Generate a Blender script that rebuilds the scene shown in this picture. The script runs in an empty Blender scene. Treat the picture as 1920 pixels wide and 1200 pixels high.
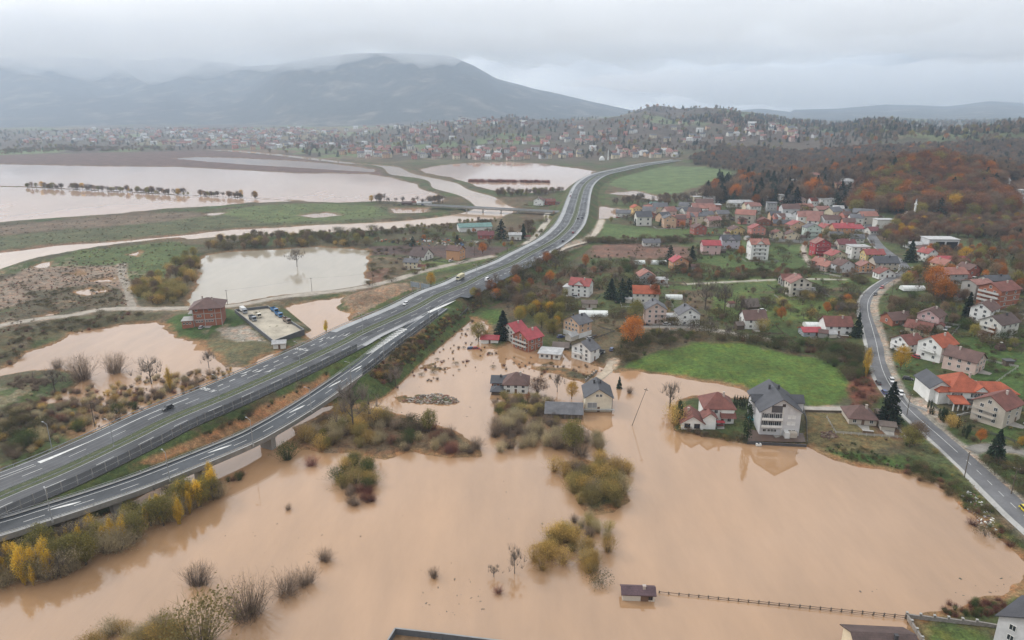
import bpy, bmesh, math, random
import numpy as np

# ------------------------------------------------------------------ camera
sc = bpy.context.scene
C = sc.collection
R = math.radians
CAM_H, FPX, HZ = 115.0, 1300.0, 200.0          # metres above the flood, focal length in px of a 1920 px wide frame, horizon row
PITCH = math.atan((600 - HZ) / FPX)
cp, sp = math.cos(PITCH), math.sin(PITCH)
cam = bpy.data.cameras.new('camera'); cam_o = bpy.data.objects.new('camera', cam); C.objects.link(cam_o)
cam_o.location = (0, 0, CAM_H); cam_o.rotation_euler = (math.pi / 2 - PITCH, 0, 0)
cam.sensor_width = 36; cam.lens = 36 * FPX / 1920; cam.clip_start = 1; cam.clip_end = 60000
sc.camera = cam_o

# ------------------------------------------------------------------ sky, sun, exposure
SUN_EL, SUN_AZ = R(32), R(-60)                 # azimuth measured from +Y towards +X
w = bpy.data.worlds.new('World'); sc.world = w; w.use_nodes = True
nt = w.node_tree; nt.nodes.clear()
def N(tree, kind, **kw):
    n = tree.nodes.new(kind)
    for k, v in kw.items():
        if k in n.inputs: n.inputs[k].default_value = v
        else: setattr(n, k, v)
    return n
out = N(nt, 'ShaderNodeOutputWorld')
sky = N(nt, 'ShaderNodeTexSky', sky_type='NISHITA', sun_disc=False, sun_elevation=SUN_EL, sun_rotation=SUN_AZ)
bg_sky = N(nt, 'ShaderNodeBackground', Strength=0.1)
nt.links.new(sky.outputs[0], bg_sky.inputs[0])
tc = N(nt, 'ShaderNodeTexCoord')
sep = N(nt, 'ShaderNodeSeparateXYZ'); nt.links.new(tc.outputs['Generated'], sep.inputs[0])
def M(op, a, b=None, tree=None):
    tree = tree or nt
    n = N(tree, 'ShaderNodeMath', operation=op)
    for i, v in enumerate((a, b)):
        if v is None: continue
        if isinstance(v, (int, float)): n.inputs[i].default_value = v
        else: tree.links.new(v, n.inputs[i])
    return n.outputs[0]
zc = M('MAXIMUM', sep.outputs[2], 0.0)
den = M('ADD', zc, 0.16)
comb = N(nt, 'ShaderNodeCombineXYZ')
nt.links.new(M('DIVIDE', sep.outputs[0], den), comb.inputs[0]); nt.links.new(M('DIVIDE', sep.outputs[1], den), comb.inputs[1])
cn = N(nt, 'ShaderNodeTexNoise', Scale=0.9, Detail=7.0, Roughness=0.55, Distortion=0.35); nt.links.new(comb.outputs[0], cn.inputs['Vector'])
cn2 = N(nt, 'ShaderNodeTexNoise', Scale=0.22, Detail=2.0); nt.links.new(comb.outputs[0], cn2.inputs['Vector'])
# cloud deck: overcast luminance rising to the zenith, streaks, a thinner (brighter) part towards the hidden sun
dotn = N(nt, 'ShaderNodeVectorMath', operation='DOT_PRODUCT'); nt.links.new(tc.outputs['Generated'], dotn.inputs[0])
dotn.inputs[1].default_value = (math.sin(SUN_AZ) * math.cos(SUN_EL), math.cos(SUN_AZ) * math.cos(SUN_EL), math.sin(SUN_EL))
glow = M('MULTIPLY', M('SUBTRACT', dotn.outputs['Value'], 0.25), 0.50)
lum = M('ADD', M('ADD', 0.90, M('MULTIPLY', M('POWER', zc, 0.8), 0.42)), glow)
streak = M('MULTIPLY', M('SUBTRACT', cn.outputs[0], 0.5), 1.9)
big = M('MULTIPLY', M('SUBTRACT', cn2.outputs[0], 0.5), 0.45)
lum = M('MAXIMUM', M('ADD', lum, M('ADD', streak, big)), 0.30)
tint = N(nt, 'ShaderNodeValToRGB'); tint.color_ramp.elements[0].position = 0.6; tint.color_ramp.elements[1].position = 1.0
tint.color_ramp.elements[0].color = (0.965, 0.975, 1.0, 1); tint.color_ramp.elements[1].color = (0.99, 0.995, 1.0, 1)
nt.links.new(lum, tint.inputs[0])
bg_cl = N(nt, 'ShaderNodeBackground'); nt.links.new(tint.outputs[0], bg_cl.inputs[0]); nt.links.new(lum, bg_cl.inputs[1])
mixw = N(nt, 'ShaderNodeMixShader', Fac=0.94)
nt.links.new(bg_sky.outputs[0], mixw.inputs[1]); nt.links.new(bg_cl.outputs[0], mixw.inputs[2]); nt.links.new(mixw.outputs[0], out.inputs[0])

sun = bpy.data.lights.new('sun', 'SUN'); sun.energy = 1.4; sun.angle = R(12); sun.color = (1.0, 0.96, 0.9)
sun_o = bpy.data.objects.new('sun', sun); C.objects.link(sun_o)
sun_o.rotation_euler = (R(90) - SUN_EL, 0, -SUN_AZ + math.pi)
sc.view_settings.view_transform = 'Standard'; sc.view_settings.look = 'None'
sc.view_settings.exposure = 0.17; sc.view_settings.gamma = 1.0; sc.view_settings.use_curve_mapping = False
sc.render.engine = 'CYCLES'
sc.cycles.volume_bounces = 9; sc.cycles.max_bounces = 12; sc.cycles.diffuse_bounces = 2; sc.cycles.glossy_bounces = 2
sc.cycles.transparent_max_bounces = 8; sc.cycles.use_denoising = True
sc.cycles.caustics_reflective = False; sc.cycles.caustics_refractive = False

# ------------------------------------------------------------------ maths helpers
rng = np.random.default_rng(7)
random.seed(11)
def at0(px, py, z=0.0):
    """point of the plane at height z seen at this pixel of the 1920x1200 photograph"""
    px = np.asarray(px, float); py = np.asarray(py, float)
    x = (px - 960) / FPX; v = (py - 600) / FPX
    t = (CAM_H - z) / (sp + v * cp)
    return np.stack([x * t, t * (cp - v * sp)], -1)
def pxm(x, y, z=0.0):
    """photograph pixels per metre at a world point"""
    return FPX / (y * cp + (CAM_H - z) * sp)
def topix(x, y, z):
    d = y * cp + (CAM_H - z) * sp
    return 960 + FPX * x / d, 600 + FPX * ((CAM_H - z) * cp - y * sp) / d
def sstep(a, b, x):
    t = np.clip((x - a) / (b - a), 0, 1); return t * t * (3 - 2 * t)
def _h(ix, iy, s):
    n = (ix.astype(np.int64) * 374761393 + iy.astype(np.int64) * 668265263 + s * 974711) & 0x7fffffff
    n = ((n ^ (n >> 13)) * 1274126177) & 0x7fffffff
    return ((n ^ (n >> 16)) & 0xffff) / 65535.0
def vn(x, y, s=0):
    ix = np.floor(x); iy = np.floor(y); fx = x - ix; fy = y - iy
    ux = fx * fx * (3 - 2 * fx); uy = fy * fy * (3 - 2 * fy)
    a = _h(ix, iy, s); b = _h(ix + 1, iy, s); c = _h(ix, iy + 1, s); d = _h(ix + 1, iy + 1, s)
    return a + (b - a) * ux + (c - a) * uy + (a - b - c + d) * ux * uy
def fbm(x, y, o=4, s=0):
    t = 0; A = 0.5; W = 0
    for i in range(o):
        t = t + A * vn(x * 2 ** i + 17 * i, y * 2 ** i - 31 * i, s + i); W += A; A *= 0.5
    return t / W
def sdf(poly, X, Y):
    """signed distance to a polygon, positive inside"""
    P = np.asarray(poly, float); d2 = np.full(X.shape, 1e12); ins = np.zeros(X.shape, bool)
    Q = np.roll(P, -1, 0)
    for (ax, ay), (bx, by) in zip(P, Q):
        ex, ey = bx - ax, by - ay; L = ex * ex + ey * ey + 1e-12
        wx, wy = X - ax, Y - ay
        t = np.clip((wx * ex + wy * ey) / L, 0, 1)
        d2 = np.minimum(d2, (wx - t * ex) ** 2 + (wy - t * ey) ** 2)
        c = (ay > Y) != (by > Y)
        with np.errstate(divide='ignore', invalid='ignore'):
            xi = ax + (Y - ay) * ex / (by - ay if by != ay else 1e-9)
        ins ^= c & (X < xi)
    d = np.sqrt(d2); return np.where(ins, d, -d)
def pdist(line, X, Y, Z=None):
    """distance to a polyline, and the interpolated z along it"""
    P = np.asarray(line, float); best = np.full(X.shape, 1e9); zb = np.zeros(X.shape)
    for i in range(len(P) - 1):
        ax, ay = P[i, 0], P[i, 1]; ex, ey = P[i + 1, 0] - ax, P[i + 1, 1] - ay; L = ex * ex + ey * ey + 1e-12
        wx, wy = X - ax, Y - ay; t = np.clip((wx * ex + wy * ey) / L, 0, 1)
        d = np.hypot(wx - t * ex, wy - t * ey); m = d < best
        best = np.where(m, d, best)
        if Z is not None: zb = np.where(m, Z[i] + t * (Z[i + 1] - Z[i]), zb)
    return (best, zb) if Z is not None else best
def masked(fn, bb, X, Y, fill, pad):
    """evaluate fn only where X, Y lie in the padded box bb"""
    m = (X > bb[0] - pad) & (X < bb[2] + pad) & (Y > bb[1] - pad) & (Y < bb[3] + pad)
    r = np.full(X.shape, fill, float)
    if m.any(): r[m] = fn(X[m], Y[m])
    return r
def bbox(P):
    P = np.asarray(P); return P[:, 0].min(), P[:, 1].min(), P[:, 0].max(), P[:, 1].max()
def spline(P, step):
    """Catmull-Rom through P (n x k), resampled every `step` metres"""
    P = np.asarray(P, float); E = np.vstack([2 * P[0] - P[1], P, 2 * P[-1] - P[-2]]); o = []
    for i in range(1, len(E) - 2):
        p0, p1, p2, p3 = E[i - 1:i + 3]
        for t in np.linspace(0, 1, 12, endpoint=False):
            o.append(0.5 * (2 * p1 + (p2 - p0) * t + (2 * p0 - 5 * p1 + 4 * p2 - p3) * t * t + (3 * p1 - p0 - 3 * p2 + p3) * t ** 3))
    o.append(P[-1]); o = np.array(o)
    s = np.r_[0, np.cumsum(np.hypot(*np.diff(o[:, :2], axis=0).T))]
    u = np.arange(0, s[-1], step)
    return np.stack([np.interp(u, s, o[:, k]) for k in range(o.shape[1])], -1)
def normals(L):
    d = np.gradient(L[:, :2], axis=0); d /= np.linalg.norm(d, axis=1)[:, None] + 1e-9
    return np.stack([d[:, 1], -d[:, 0]], -1)

# ------------------------------------------------------------------ object helpers
def tag(o, label=None, cat=None, group=None, kind=None):
    for k, v in (('label', label), ('category', cat), ('group', group), ('kind', kind)):
        if v: o[k] = v
    return o
def link(name, me, parent=None, loc=(0, 0, 0)):
    o = bpy.data.objects.new(name, me); C.objects.link(o); o.location = loc
    if parent: o.parent = parent
    return o
def empty(name, loc=(0, 0, 0), rz=0.0, label=None, cat=None, group=None, s=1.0):
    o = bpy.data.objects.new(name, None); C.objects.link(o); o.location = loc; o.rotation_euler = (0, 0, rz); o.scale = (s, s, s)
    o.empty_display_size = 0.5
    return tag(o, label, cat, group)
class MB:
    """collects polygons; build() links them as one mesh object"""
    def __init__(s): s.v = []; s.f = []; s.m = []; s.mats = []
    def mi(s, m):
        if m not in s.mats: s.mats.append(m)
        return s.mats.index(m)
    def poly(s, pts, m):
        i = len(s.v); s.v += [tuple(p) for p in pts]; s.f.append(tuple(range(i, i + len(pts)))); s.m.append(s.mi(m))
    def box(s, x0, x1, y0, y1, z0, z1, m, rz=0, o=(0, 0, 0)):
        c, n = math.cos(rz), math.sin(rz)
        p = [(x, y, z) for z in (z0, z1) for x, y in ((x0, y0), (x1, y0), (x1, y1), (x0, y1))]
        i = len(s.v); s.v += [(o[0] + c * x - n * y, o[1] + n * x + c * y, o[2] + z) for x, y, z in p]
        for q in ((3, 2, 1, 0), (4, 5, 6, 7), (0, 1, 5, 4), (1, 2, 6, 5), (2, 3, 7, 6), (3, 0, 4, 7)):
            s.f.append(tuple(i + k for k in q)); s.m.append(s.mi(m))
    def prism(s, prof, y0, y1, m, axis='y'):
        """extrude a profile of (a, z) pairs along y (or x)"""
        n = len(prof); i = len(s.v)
        for y in (y0, y1): s.v += [((a, y, z) if axis == 'y' else (y, a, z)) for a, z in prof]
        for k in range(n):
            j = (k + 1) % n; s.f.append((i + k, i + j, i + n + j, i + n + k)); s.m.append(s.mi(m))
        s.f.append(tuple(i + k for k in range(n))); s.f.append(tuple(i + n + n - 1 - k for k in range(n))); s.m += [s.mi(m)] * 2
    def tube(s, a, b, r0, r1, m, n=6):
        a = np.array(a, float); b = np.array(b, float); d = b - a; d /= np.linalg.norm(d) + 1e-9
        u = np.cross(d, (0, 0, 1) if abs(d[2]) < .9 else (1, 0, 0)); u /= np.linalg.norm(u); v = np.cross(d, u); i = len(s.v)
        for p, r in ((a, r0), (b, r1)):
            for k in range(n):
                t = 2 * math.pi * k / n; s.v.append(tuple(p + r * (math.cos(t) * u + math.sin(t) * v)))
        for k in range(n):
            j = (k + 1) % n; s.f.append((i + k, i + j, i + n + j, i + n + k)); s.m.append(s.mi(m))
        s.f.append(tuple(range(i + n - 1, i - 1, -1))); s.f.append(tuple(range(i + n, i + 2 * n))); s.m += [s.mi(m)] * 2
    def mesh(s, name):
        me = bpy.data.meshes.new(name); me.from_pydata(s.v, [], s.f)
        for m in s.mats: me.materials.append(m)
        me.polygons.foreach_set('material_index', s.m); me.update(); return me
    def build(s, name, parent=None, loc=(0, 0, 0)): return link(name, s.mesh(name), parent, loc)
def np_mesh(name, V, F, mats, attrs=None, fattrs=None, smooth=False):
    """mesh from arrays: V (n,3), F (m,k) with k corners each"""
    me = bpy.data.meshes.new(name); F = np.asarray(F, np.int32); k = F.shape[1]
    me.vertices.add(len(V)); me.vertices.foreach_set('co', np.asarray(V, np.float32).ravel())
    me.loops.add(F.size); me.loops.foreach_set('vertex_index', F.ravel())
    me.polygons.add(len(F)); me.polygons.foreach_set('loop_start', np.arange(0, F.size, k, dtype=np.int32))
    if smooth: me.polygons.foreach_set('use_smooth', np.ones(len(F), bool))
    for m in mats: me.materials.append(m)
    me.update(calc_edges=True)
    for n, a in (attrs or {}).items():
        a = np.asarray(a, np.float32)
        if a.ndim == 1: me.attributes.new(n, 'FLOAT', 'POINT').data.foreach_set('value', a)
        else:
            A = np.ones((len(a), 4), np.float32); A[:, :3] = a
            me.attributes.new(n, 'FLOAT_COLOR', 'POINT').data.foreach_set('color', A.ravel())
    for n, a in (fattrs or {}).items():
        me.attributes.new(n, 'FLOAT', 'FACE').data.foreach_set('value', np.asarray(a, np.float32))
    return me

# ------------------------------------------------------------------ materials
def mat(name):
    m = bpy.data.materials.new(name); m.use_nodes = True
    b = m.node_tree.nodes['Principled BSDF']; b.inputs['Roughness'].default_value = 0.8
    return m, m.node_tree, b
def setc(tree, inp, v):
    if isinstance(v, (tuple, list)): inp.default_value = (*v[:3], 1) if len(inp.default_value) == 4 else v
    elif isinstance(v, (int, float)): inp.default_value = v
    else: tree.links.new(v, inp)
def mixc(t, fac, a, b, mode='MIX'):
    n = N(t, 'ShaderNodeMix', data_type='RGBA', blend_type=mode)
    setc(t, n.inputs[0], fac); setc(t, n.inputs[6], a); setc(t, n.inputs[7], b); return n.outputs[2]
def noise(t, scale, detail=4.0, vec=None, rough=0.55):
    n = N(t, 'ShaderNodeTexNoise', Scale=scale, Detail=detail, Roughness=rough)
    if vec is None: vec = N(t, 'ShaderNodeTexCoord').outputs['Object']
    t.links.new(vec, n.inputs['Vector']); return n.outputs[0]
def ramp(t, fac, a, b, lo=0.3, hi=0.7):
    n = N(t, 'ShaderNodeMapRange'); n.inputs[1].default_value = lo; n.inputs[2].default_value = hi; n.inputs[3].default_value = a; n.inputs[4].default_value = b
    t.links.new(fac, n.inputs[0]); return n.outputs[0]
def bump(t, b, h, strength=0.3, dist=0.05):
    n = N(t, 'ShaderNodeBump', Strength=strength, Distance=dist); t.links.new(h, n.inputs['Height']); t.links.new(n.outputs[0], b.inputs['Normal'])
_cache = {}
def plain(name, col, rough=0.7, var=0.12, scale=0.6, metal=0.0, spec=0.4, dirt=0.0):
    """a painted / plastered / stone surface with mottling and, if asked for, wear in blotches"""
    k = (name, col, rough, var, scale, metal, dirt)
    if k in _cache: return _cache[k]
    m, t, b = mat(name)
    n1 = noise(t, scale, 5.0); n2 = noise(t, scale * 7, 3.0)
    f = M('ADD', ramp(t, n1, 1 - var, 1 + var), ramp(t, n2, -var * .5, var * .5), t)
    g = N(t, 'ShaderNodeCombineColor'); [t.links.new(f, g.inputs[i]) for i in range(3)]
    c = mixc(t, 1.0, col, g.outputs[0], 'MULTIPLY')
    if dirt:
        n3 = noise(t, scale * .7, 6.0, rough=0.7)
        c = mixc(t, ramp(t, n3, 0, dirt, .52, .72), c, (col[0] * .45, col[1] * .42, col[2] * .36))
    t.links.new(c, b.inputs['Base Color']); b.inputs['Roughness'].default_value = rough; b.inputs['Metallic'].default_value = metal
    b.inputs['Specular IOR Level'].default_value = spec
    _cache[k] = m; return m
def roofing(name, col, rough=0.75, var=0.25, step=0.35):
    """tile courses as fine relief, tiles of uneven age"""
    k = (name, col, 'roof')
    if k in _cache: return _cache[k]
    m, t, b = mat(name)
    tcn = N(t, 'ShaderNodeTexCoord'); o = tcn.outputs['Object']
    s = N(t, 'ShaderNodeSeparateXYZ'); t.links.new(o, s.inputs[0])
    wv = M('FRACT', M('DIVIDE', s.outputs[2], step * .62, t), None, t)
    n1 = noise(t, 0.35, 5.0, o); n2 = noise(t, 2.6, 3.0, o)
    f = M('ADD', M('ADD', ramp(t, n1, 1 - var, 1 + var), ramp(t, n2, -var * .7, var * .7), t), M('MULTIPLY', wv, -0.16, t), t)
    g = N(t, 'ShaderNodeCombineColor'); [t.links.new(f, g.inputs[i]) for i in range(3)]
    t.links.new(mixc(t, 1.0, col, g.outputs[0], 'MULTIPLY'), b.inputs['Base Color'])
    b.inputs['Roughness'].default_value = rough; bump(t, b, wv, 0.5, 0.06)
    _cache[k] = m; return m
# ------------------------------------------------------------------ the land: base heights
S = CAM_H / 80.0
RA = np.array([-1.0, -0.25, -0.17, -0.08, 0, 0.07, 0.13, 0.20, 0.28, 0.36, 0.45, 0.52, 0.60, 0.80, 1.2])
RZ = np.array([10, 14, 24, 40, 50, 44, 52, 62, 68, 48, 30, 44, 32, 56, 40.0])
RY0 = np.array([1500, 1450, 1200, 1150, 1130, 1130, 1080, 980, 900, 820, 760, 720, 700, 680, 660.0])
RYR = np.array([2300, 2200, 2000, 1950, 1900, 1900, 1900, 1900, 1900, 1850, 1750, 1500, 1350, 1300, 1250.0])
def base_h(X, Y):
    x, y = X / S, Y / S
    z = 1.0 + 0 * x
    near = 1 - sstep(255, 370, y)
    z = z + 12 * sstep(94, 222, x) * near + 3.0 * sstep(130, 330, x) * (1 - near)
    z = z + 1.4 * sstep(20, 60, x) * sstep(215, 260, y) * (1 - sstep(330, 420, y))
    z = z + 30 * np.exp(-((x - 372) / np.where(x > 372, 150, 108)) ** 2 - ((y - 640) / np.where(y > 640, 110, 72)) ** 2)
    a = x / np.maximum(y, 1.0)
    y0 = np.interp(a, RA, RY0); yr = np.interp(a, RA, RYR); zr = np.interp(a, RA, RZ)
    t = np.clip((y - y0) / (yr - y0), 0, 1.6)
    ru = zr * sstep(0, 1, t) * (0.45 + 1.1 * fbm(x / 190, y / 260, 4, 3)) * (1 - 0.35 * sstep(1.0, 1.6, t))
    z = z + np.where(y > y0, ru, 0)
    return S * z
# polar grid round the camera's foot: fine inside the view, coarse beside it
az = np.r_[np.linspace(-66, -41, 14)[:-1], np.linspace(-41, 41, 860), np.linspace(41, 66, 14)[1:]] * math.pi / 180
rr = [84.0]
while rr[-1] < 4700:
    r = rr[-1]; rr.append(r + max(0.25, min(0.0016 * (r * r / CAM_H + CAM_H), 0.0105 * r)))
rr = np.array(rr)
GX = np.sin(az)[None, :] * rr[:, None]; GY = np.cos(az)[None, :] * rr[:, None]
H0 = base_h(GX, GY)
def ray_hit(px, py, H):
    """where the photograph's pixel meets the ground (batch)"""
    px = np.atleast_1d(np.asarray(px, float)); py = np.atleast_1d(np.asarray(py, float))
    dx = (px - 960) / FPX; v = (py - 600) / FPX; dy = cp - v * sp; dz = -(sp + v * cp)
    a = np.arctan2(dx, dy); te = dz / np.hypot(dx, dy)
    j = np.clip(np.interp(a, az, np.arange(len(az))), 0, len(az) - 1.001); j0 = j.astype(int); fj = j - j0
    o = np.zeros((len(px), 3))
    for i in range(len(px)):
        col = H[:, j0[i]] * (1 - fj[i]) + H[:, j0[i] + 1] * fj[i]
        tg = (col - CAM_H) / rr; k = int(np.argmax(tg >= te[i]))
        if tg[k] < te[i]: k = len(rr) - 1
        k = max(k, 1); d = tg[k] - tg[k - 1]
        f = np.clip((te[i] - tg[k - 1]) / d, 0, 1) if abs(d) > 1e-12 else 0
        r = rr[k - 1] + f * (rr[k] - rr[k - 1])
        o[i] = (math.sin(a[i]) * r, math.cos(a[i]) * r, col[k - 1] + f * (col[k] - col[k - 1]))
    return o
def hit(px, py):
    p = ray_hit(px, py, GH)[0]
    return np.array([*at0(px, py, 0.0), 0.0]) if p[2] < 0 else p
def ground_z(X, Y):
    X = np.atleast_1d(np.asarray(X, float)); Y = np.atleast_1d(np.asarray(Y, float))
    a = np.arctan2(X, Y); r = np.hypot(X, Y)
    j = np.clip(np.interp(a, az, np.arange(len(az))), 0, len(az) - 1.001); i = np.clip(np.interp(r, rr, np.arange(len(rr))), 0, len(rr) - 1.001)
    j0 = j.astype(int); i0 = i.astype(int); fj = j - j0; fi = i - i0
    return (GH[i0, j0] * (1 - fi) * (1 - fj) + GH[i0 + 1, j0] * fi * (1 - fj) + GH[i0, j0 + 1] * (1 - fi) * fj + GH[i0 + 1, j0 + 1] * fi * fj)
def P0(pts): return at0(*np.array(pts, float).T, 0.0)                # pixels -> flat ground
def PH(pts): return ray_hit(*np.array(pts, float).T, H0)[:, :2]      # pixels -> base land

# ------------------------------------------------------------------ road centre lines
DECK = 7.0
med_px = [(-160, 1003), (0, 930), (120, 880), (240, 824), (320, 785), (430, 739), (560, 681), (640, 643), (680, 622), (769, 582), (823, 553), (867, 536), (907, 516),
          (960, 494), (987, 479), (1040, 450), (1067, 425), (1078, 404), (1083, 386), (1090, 360), (1098, 345), (1113, 333), (1133, 325), (1167, 317.5), (1207, 309), (1250, 303), (1293, 297.5), (1340, 294)]
med_w = at0(*np.array(med_px, float).T, DECK)
MED = spline(np.c_[med_w, np.full(len(med_w), DECK)], 2.0)
ramp_px = [(-170, 1035), (0, 991), (68, 970), (192, 930), (290, 895), (450, 830), (507, 801), (555, 773), (597, 746), (650, 709), (690, 680), (717, 658), (742, 639), (790, 604), (830, 576)]
ramp_w = at0(*np.array(ramp_px, float).T, DECK)
RMP = spline(np.c_[ramp_w, np.full(len(ramp_w), DECK)], 2.0)
vil_px = [(1990, 1030), (1920, 968), (1880, 930), (1820, 872), (1765, 822), (1720, 783), (1690, 752), (1667, 720), (1655, 695), (1648, 670), (1643, 645), (1635, 615), (1628, 590), (1627, 570), (1633, 555), (1648, 540), (1668, 527), (1690, 515), (1702, 505), (1690, 492), (1668, 478), (1648, 462), (1636, 446), (1628, 432), (1632, 420)]
VIL = spline(PH(vil_px), 2.0)
tracks = {   # gravel tracks: pixels, width in metres, colour
    'gravel_track': ([(-60, 622), (60, 600), (130, 592), (200, 580), (300, 579), (430, 574), (530, 557), (640, 545), (720, 530), (800, 507), (860, 493), (925, 480)], 6.0, (.34, .30, .25)),
    'farm_track': ([(250, 580), (243, 560), (240, 540), (231, 520), (228, 494)], 4.5, (.27, .235, .19)),
    'levee_track': ([(985, 458), (1005, 443), (1018, 425), (1028, 412), (1025, 402), (1040, 395)], 5.0, (.42, .38, .32)),
    'service_road': ([(1028, 490), (1060, 473), (1092, 457), (1108, 445), (1122, 428), (1128, 412)], 5.0, (.46, .40, .33)),
    'foot_path': ([(1285, 533), (1340, 530), (1420, 526), (1500, 523), (1590, 524)], 2.2, (.36, .34, .28)),
    'dirt_path': ([(1510, 456), (1506, 468), (1512, 485), (1521, 497)], 2.5, (.36, .31, .26)),
    'yard_drive': ([(1205, 612), (1260, 612), (1310, 614), (1345, 620), (1400, 630), (1450, 638)], 4.0, (.33, .30, .26)),
    'yard_track': ([(1478, 760), (1520, 766), (1590, 767)], 3.4, (.36, .33, .29)),
    'flooded_lane': ([(1100, 722), (1120, 706), (1140, 690), (1152, 672)], 4.0, (.40, .33, .25)),
    'side_lane': ([(1820, 846), (1850, 838), (1890, 842), (1960, 858)], 4.0, (.2, .19, .17)),
    'valley_track': ([(1295, 368), (1320, 358), (1350, 347), (1390, 336)], 6.0, (.42, .36, .30)),
}

# ------------------------------------------------------------------ where the flood stands (pixels of the photograph; the flood is level)
W = {}
W['flood'] = [(-500, 1500), (-500, 1130), (-200, 1075), (0, 1003), (190, 945), (300, 905), (450, 845), (530, 800), (600, 762), (640, 760), (700, 740), (722, 715), (738, 690), (752, 668), (790, 640), (815, 615), (850, 597), (890, 598), (915, 612),
              (905, 640), (930, 652), (960, 645), (990, 655), (1010, 662), (1045, 655), (1075, 668), (1110, 684), (1135, 688), (1152, 697), (1180, 693), (1230, 699), (1290, 711), (1350, 718), (1400, 732), (1428, 738), (1426, 752), (1380, 748), (1300, 744), (1279, 752), (1268, 780), (1272, 806),
              (1340, 818), (1400, 829), (1505, 832), (1528, 850), (1565, 868), (1610, 881), (1650, 884), (1700, 893), (1755, 908), (1795, 945), (1845, 985), (1895, 1030), (1925, 1062), (1918, 1092), (1880, 1118), (1820, 1124), (1760, 1142), (1705, 1152), (1700, 1170), (1708, 1215), (1730, 1300), (1800, 1500)]
W['west_flood'] = [(-200, 785), (-100, 700), (0, 692), (30, 680), (65, 640), (150, 622), (230, 610), (292, 605), (320, 625), (365, 642), (385, 662), (420, 690), (470, 690), (505, 665), (535, 655), (490, 692), (430, 715), (350, 745), (280, 775), (200, 802), (150, 815), (110, 800), (75, 770), (30, 752), (-60, 775)]
W['yard_flood'] = [(520, 580), (575, 566), (650, 557), (652, 604), (700, 592), (770, 568), (830, 548), (810, 566), (720, 600), (640, 625), (590, 646), (572, 642), (568, 620)]
W['pond'] = [(385, 480), (430, 473), (520, 468), (600, 463), (690, 470), (688, 500), (687, 535), (600, 547), (530, 554), (430, 571), (352, 574), (352, 562), (365, 530), (378, 500)]
W['river'] = [(372, 281), (450, 285), (520, 292), (640, 306), (703, 311), (726, 328), (790, 338), (803, 352), (850, 367), (877, 383), (873, 392), (830, 403), (740, 412), (640, 420), (530, 426), (430, 432), (333, 443), (213, 454), (100, 462), (0, 475), (-150, 497), (-150, 552), (0, 513), (70, 490), (130, 478),
              (213, 464), (333, 450), (430, 441), (560, 437), (640, 435), (760, 427), (850, 418), (933, 410), (970, 394), (1003, 394), (970, 387), (940, 370), (893, 358), (867, 345), (827, 335), (783, 327), (750, 313), (673, 307), (600, 298), (520, 289), (440, 282)]
W['far_flood'] = [(-200, 432), (0, 418), (100, 409), (200, 403), (300, 393), (400, 388), (480, 380), (560, 377), (640, 380), (720, 377), (800, 380), (835, 376), (815, 360), (782, 345), (730, 333), (690, 326), (560, 325), (450, 319), (330, 313), (200, 312), (0, 308), (-200, 306)]
W['pool'] = [(325, 297), (370, 294.5), (440, 296), (520, 300), (600, 305), (660, 312), (705, 318), (700, 323), (600, 317), (480, 310), (400, 304)]
W['east_flood'] = [(785, 319), (812, 312), (870, 306), (950, 304), (1010, 306.5), (1080, 316), (1112, 321), (1095, 338), (1060, 357), (1000, 361), (940, 359), (905, 352), (875, 343), (850, 334), (805, 325)]
W['underpass_flood'] = [(1108, 396), (1130, 388), (1165, 392), (1212, 395), (1185, 405), (1120, 411)]
W['field_flood'] = [(1135, 363), (1190, 358), (1242, 371), (1236, 378), (1180, 366)]
W['strip_flood'] = [(616, 700), (560, 728), (500, 758), (420, 796), (330, 834), (250, 872), (300, 868), (420, 822), (500, 787), (565, 748), (608, 722)]
for i, q in enumerate([[(62, 497), (92, 492), (93, 501), (75, 502)], [(133, 548), (168, 541), (196, 547), (166, 553)], [(65, 594), (100, 590), (82, 597)], [(240, 478), (262, 472), (258, 481)], [(100, 515), (150, 508), (158, 516), (120, 521)], [(170, 527), (215, 522), (210, 530)], [(735, 392), (800, 390), (795, 399), (740, 400)], [(560, 405), (610, 399), (640, 404), (590, 408)], [(380, 401), (420, 399), (400, 404)]]):
    W['puddle%d' % i] = q
ISL = [[(-200, 346), (50, 349.3), (200, 357), (350, 365.3), (480, 371.5), (570, 375.5), (570, 378), (480, 373), (350, 367.2), (200, 359.2), (50, 351.2), (-200, 349)],
       [(782, 690), (805, 686), (806, 690), (790, 692)], [(742, 752), (760, 747), (770, 751), (755, 756)],
       [(545, 800), (620, 770), (700, 762), (735, 775), (790, 790), (845, 800), (895, 832), (900, 855), (840, 858), (780, 848), (720, 862), (660, 850), (600, 852), (545, 842)],
       [(1040, 866), (1090, 852), (1180, 890), (1188, 940), (1150, 962), (1098, 972), (1068, 930)], [(1000, 690), (1060, 684), (1130, 710), (1110, 722), (1060, 708)]]
Wp = {k: P0(v) for k, v in W.items()}
sdw = np.full(GX.shape, -60.0)
for k, P in Wp.items():
    sdw = np.maximum(sdw, masked(lambda x, y: sdf(P, x, y), bbox(P), GX, GY, -60.0, 30))
for q in ISL:
    P = P0(q); sdw = np.minimum(sdw, -masked(lambda x, y: sdf(P, x, y), bbox(P), GX, GY, -60.0, 30))
nf = np.clip(GY / 320, .55, 4)
wob = (fbm(GX / 7, GY / 7, 4, 5) - .5) * 7.0 * nf + (fbm(GX / 26, GY / 26, 3, 9) - .5) * 9.0 * nf
wob = wob * (1 - sstep(-30, 0, GY - 2000) * .5)
sdw_n = sdw + wob * np.where(GY < 520, .85, .35)
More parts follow.
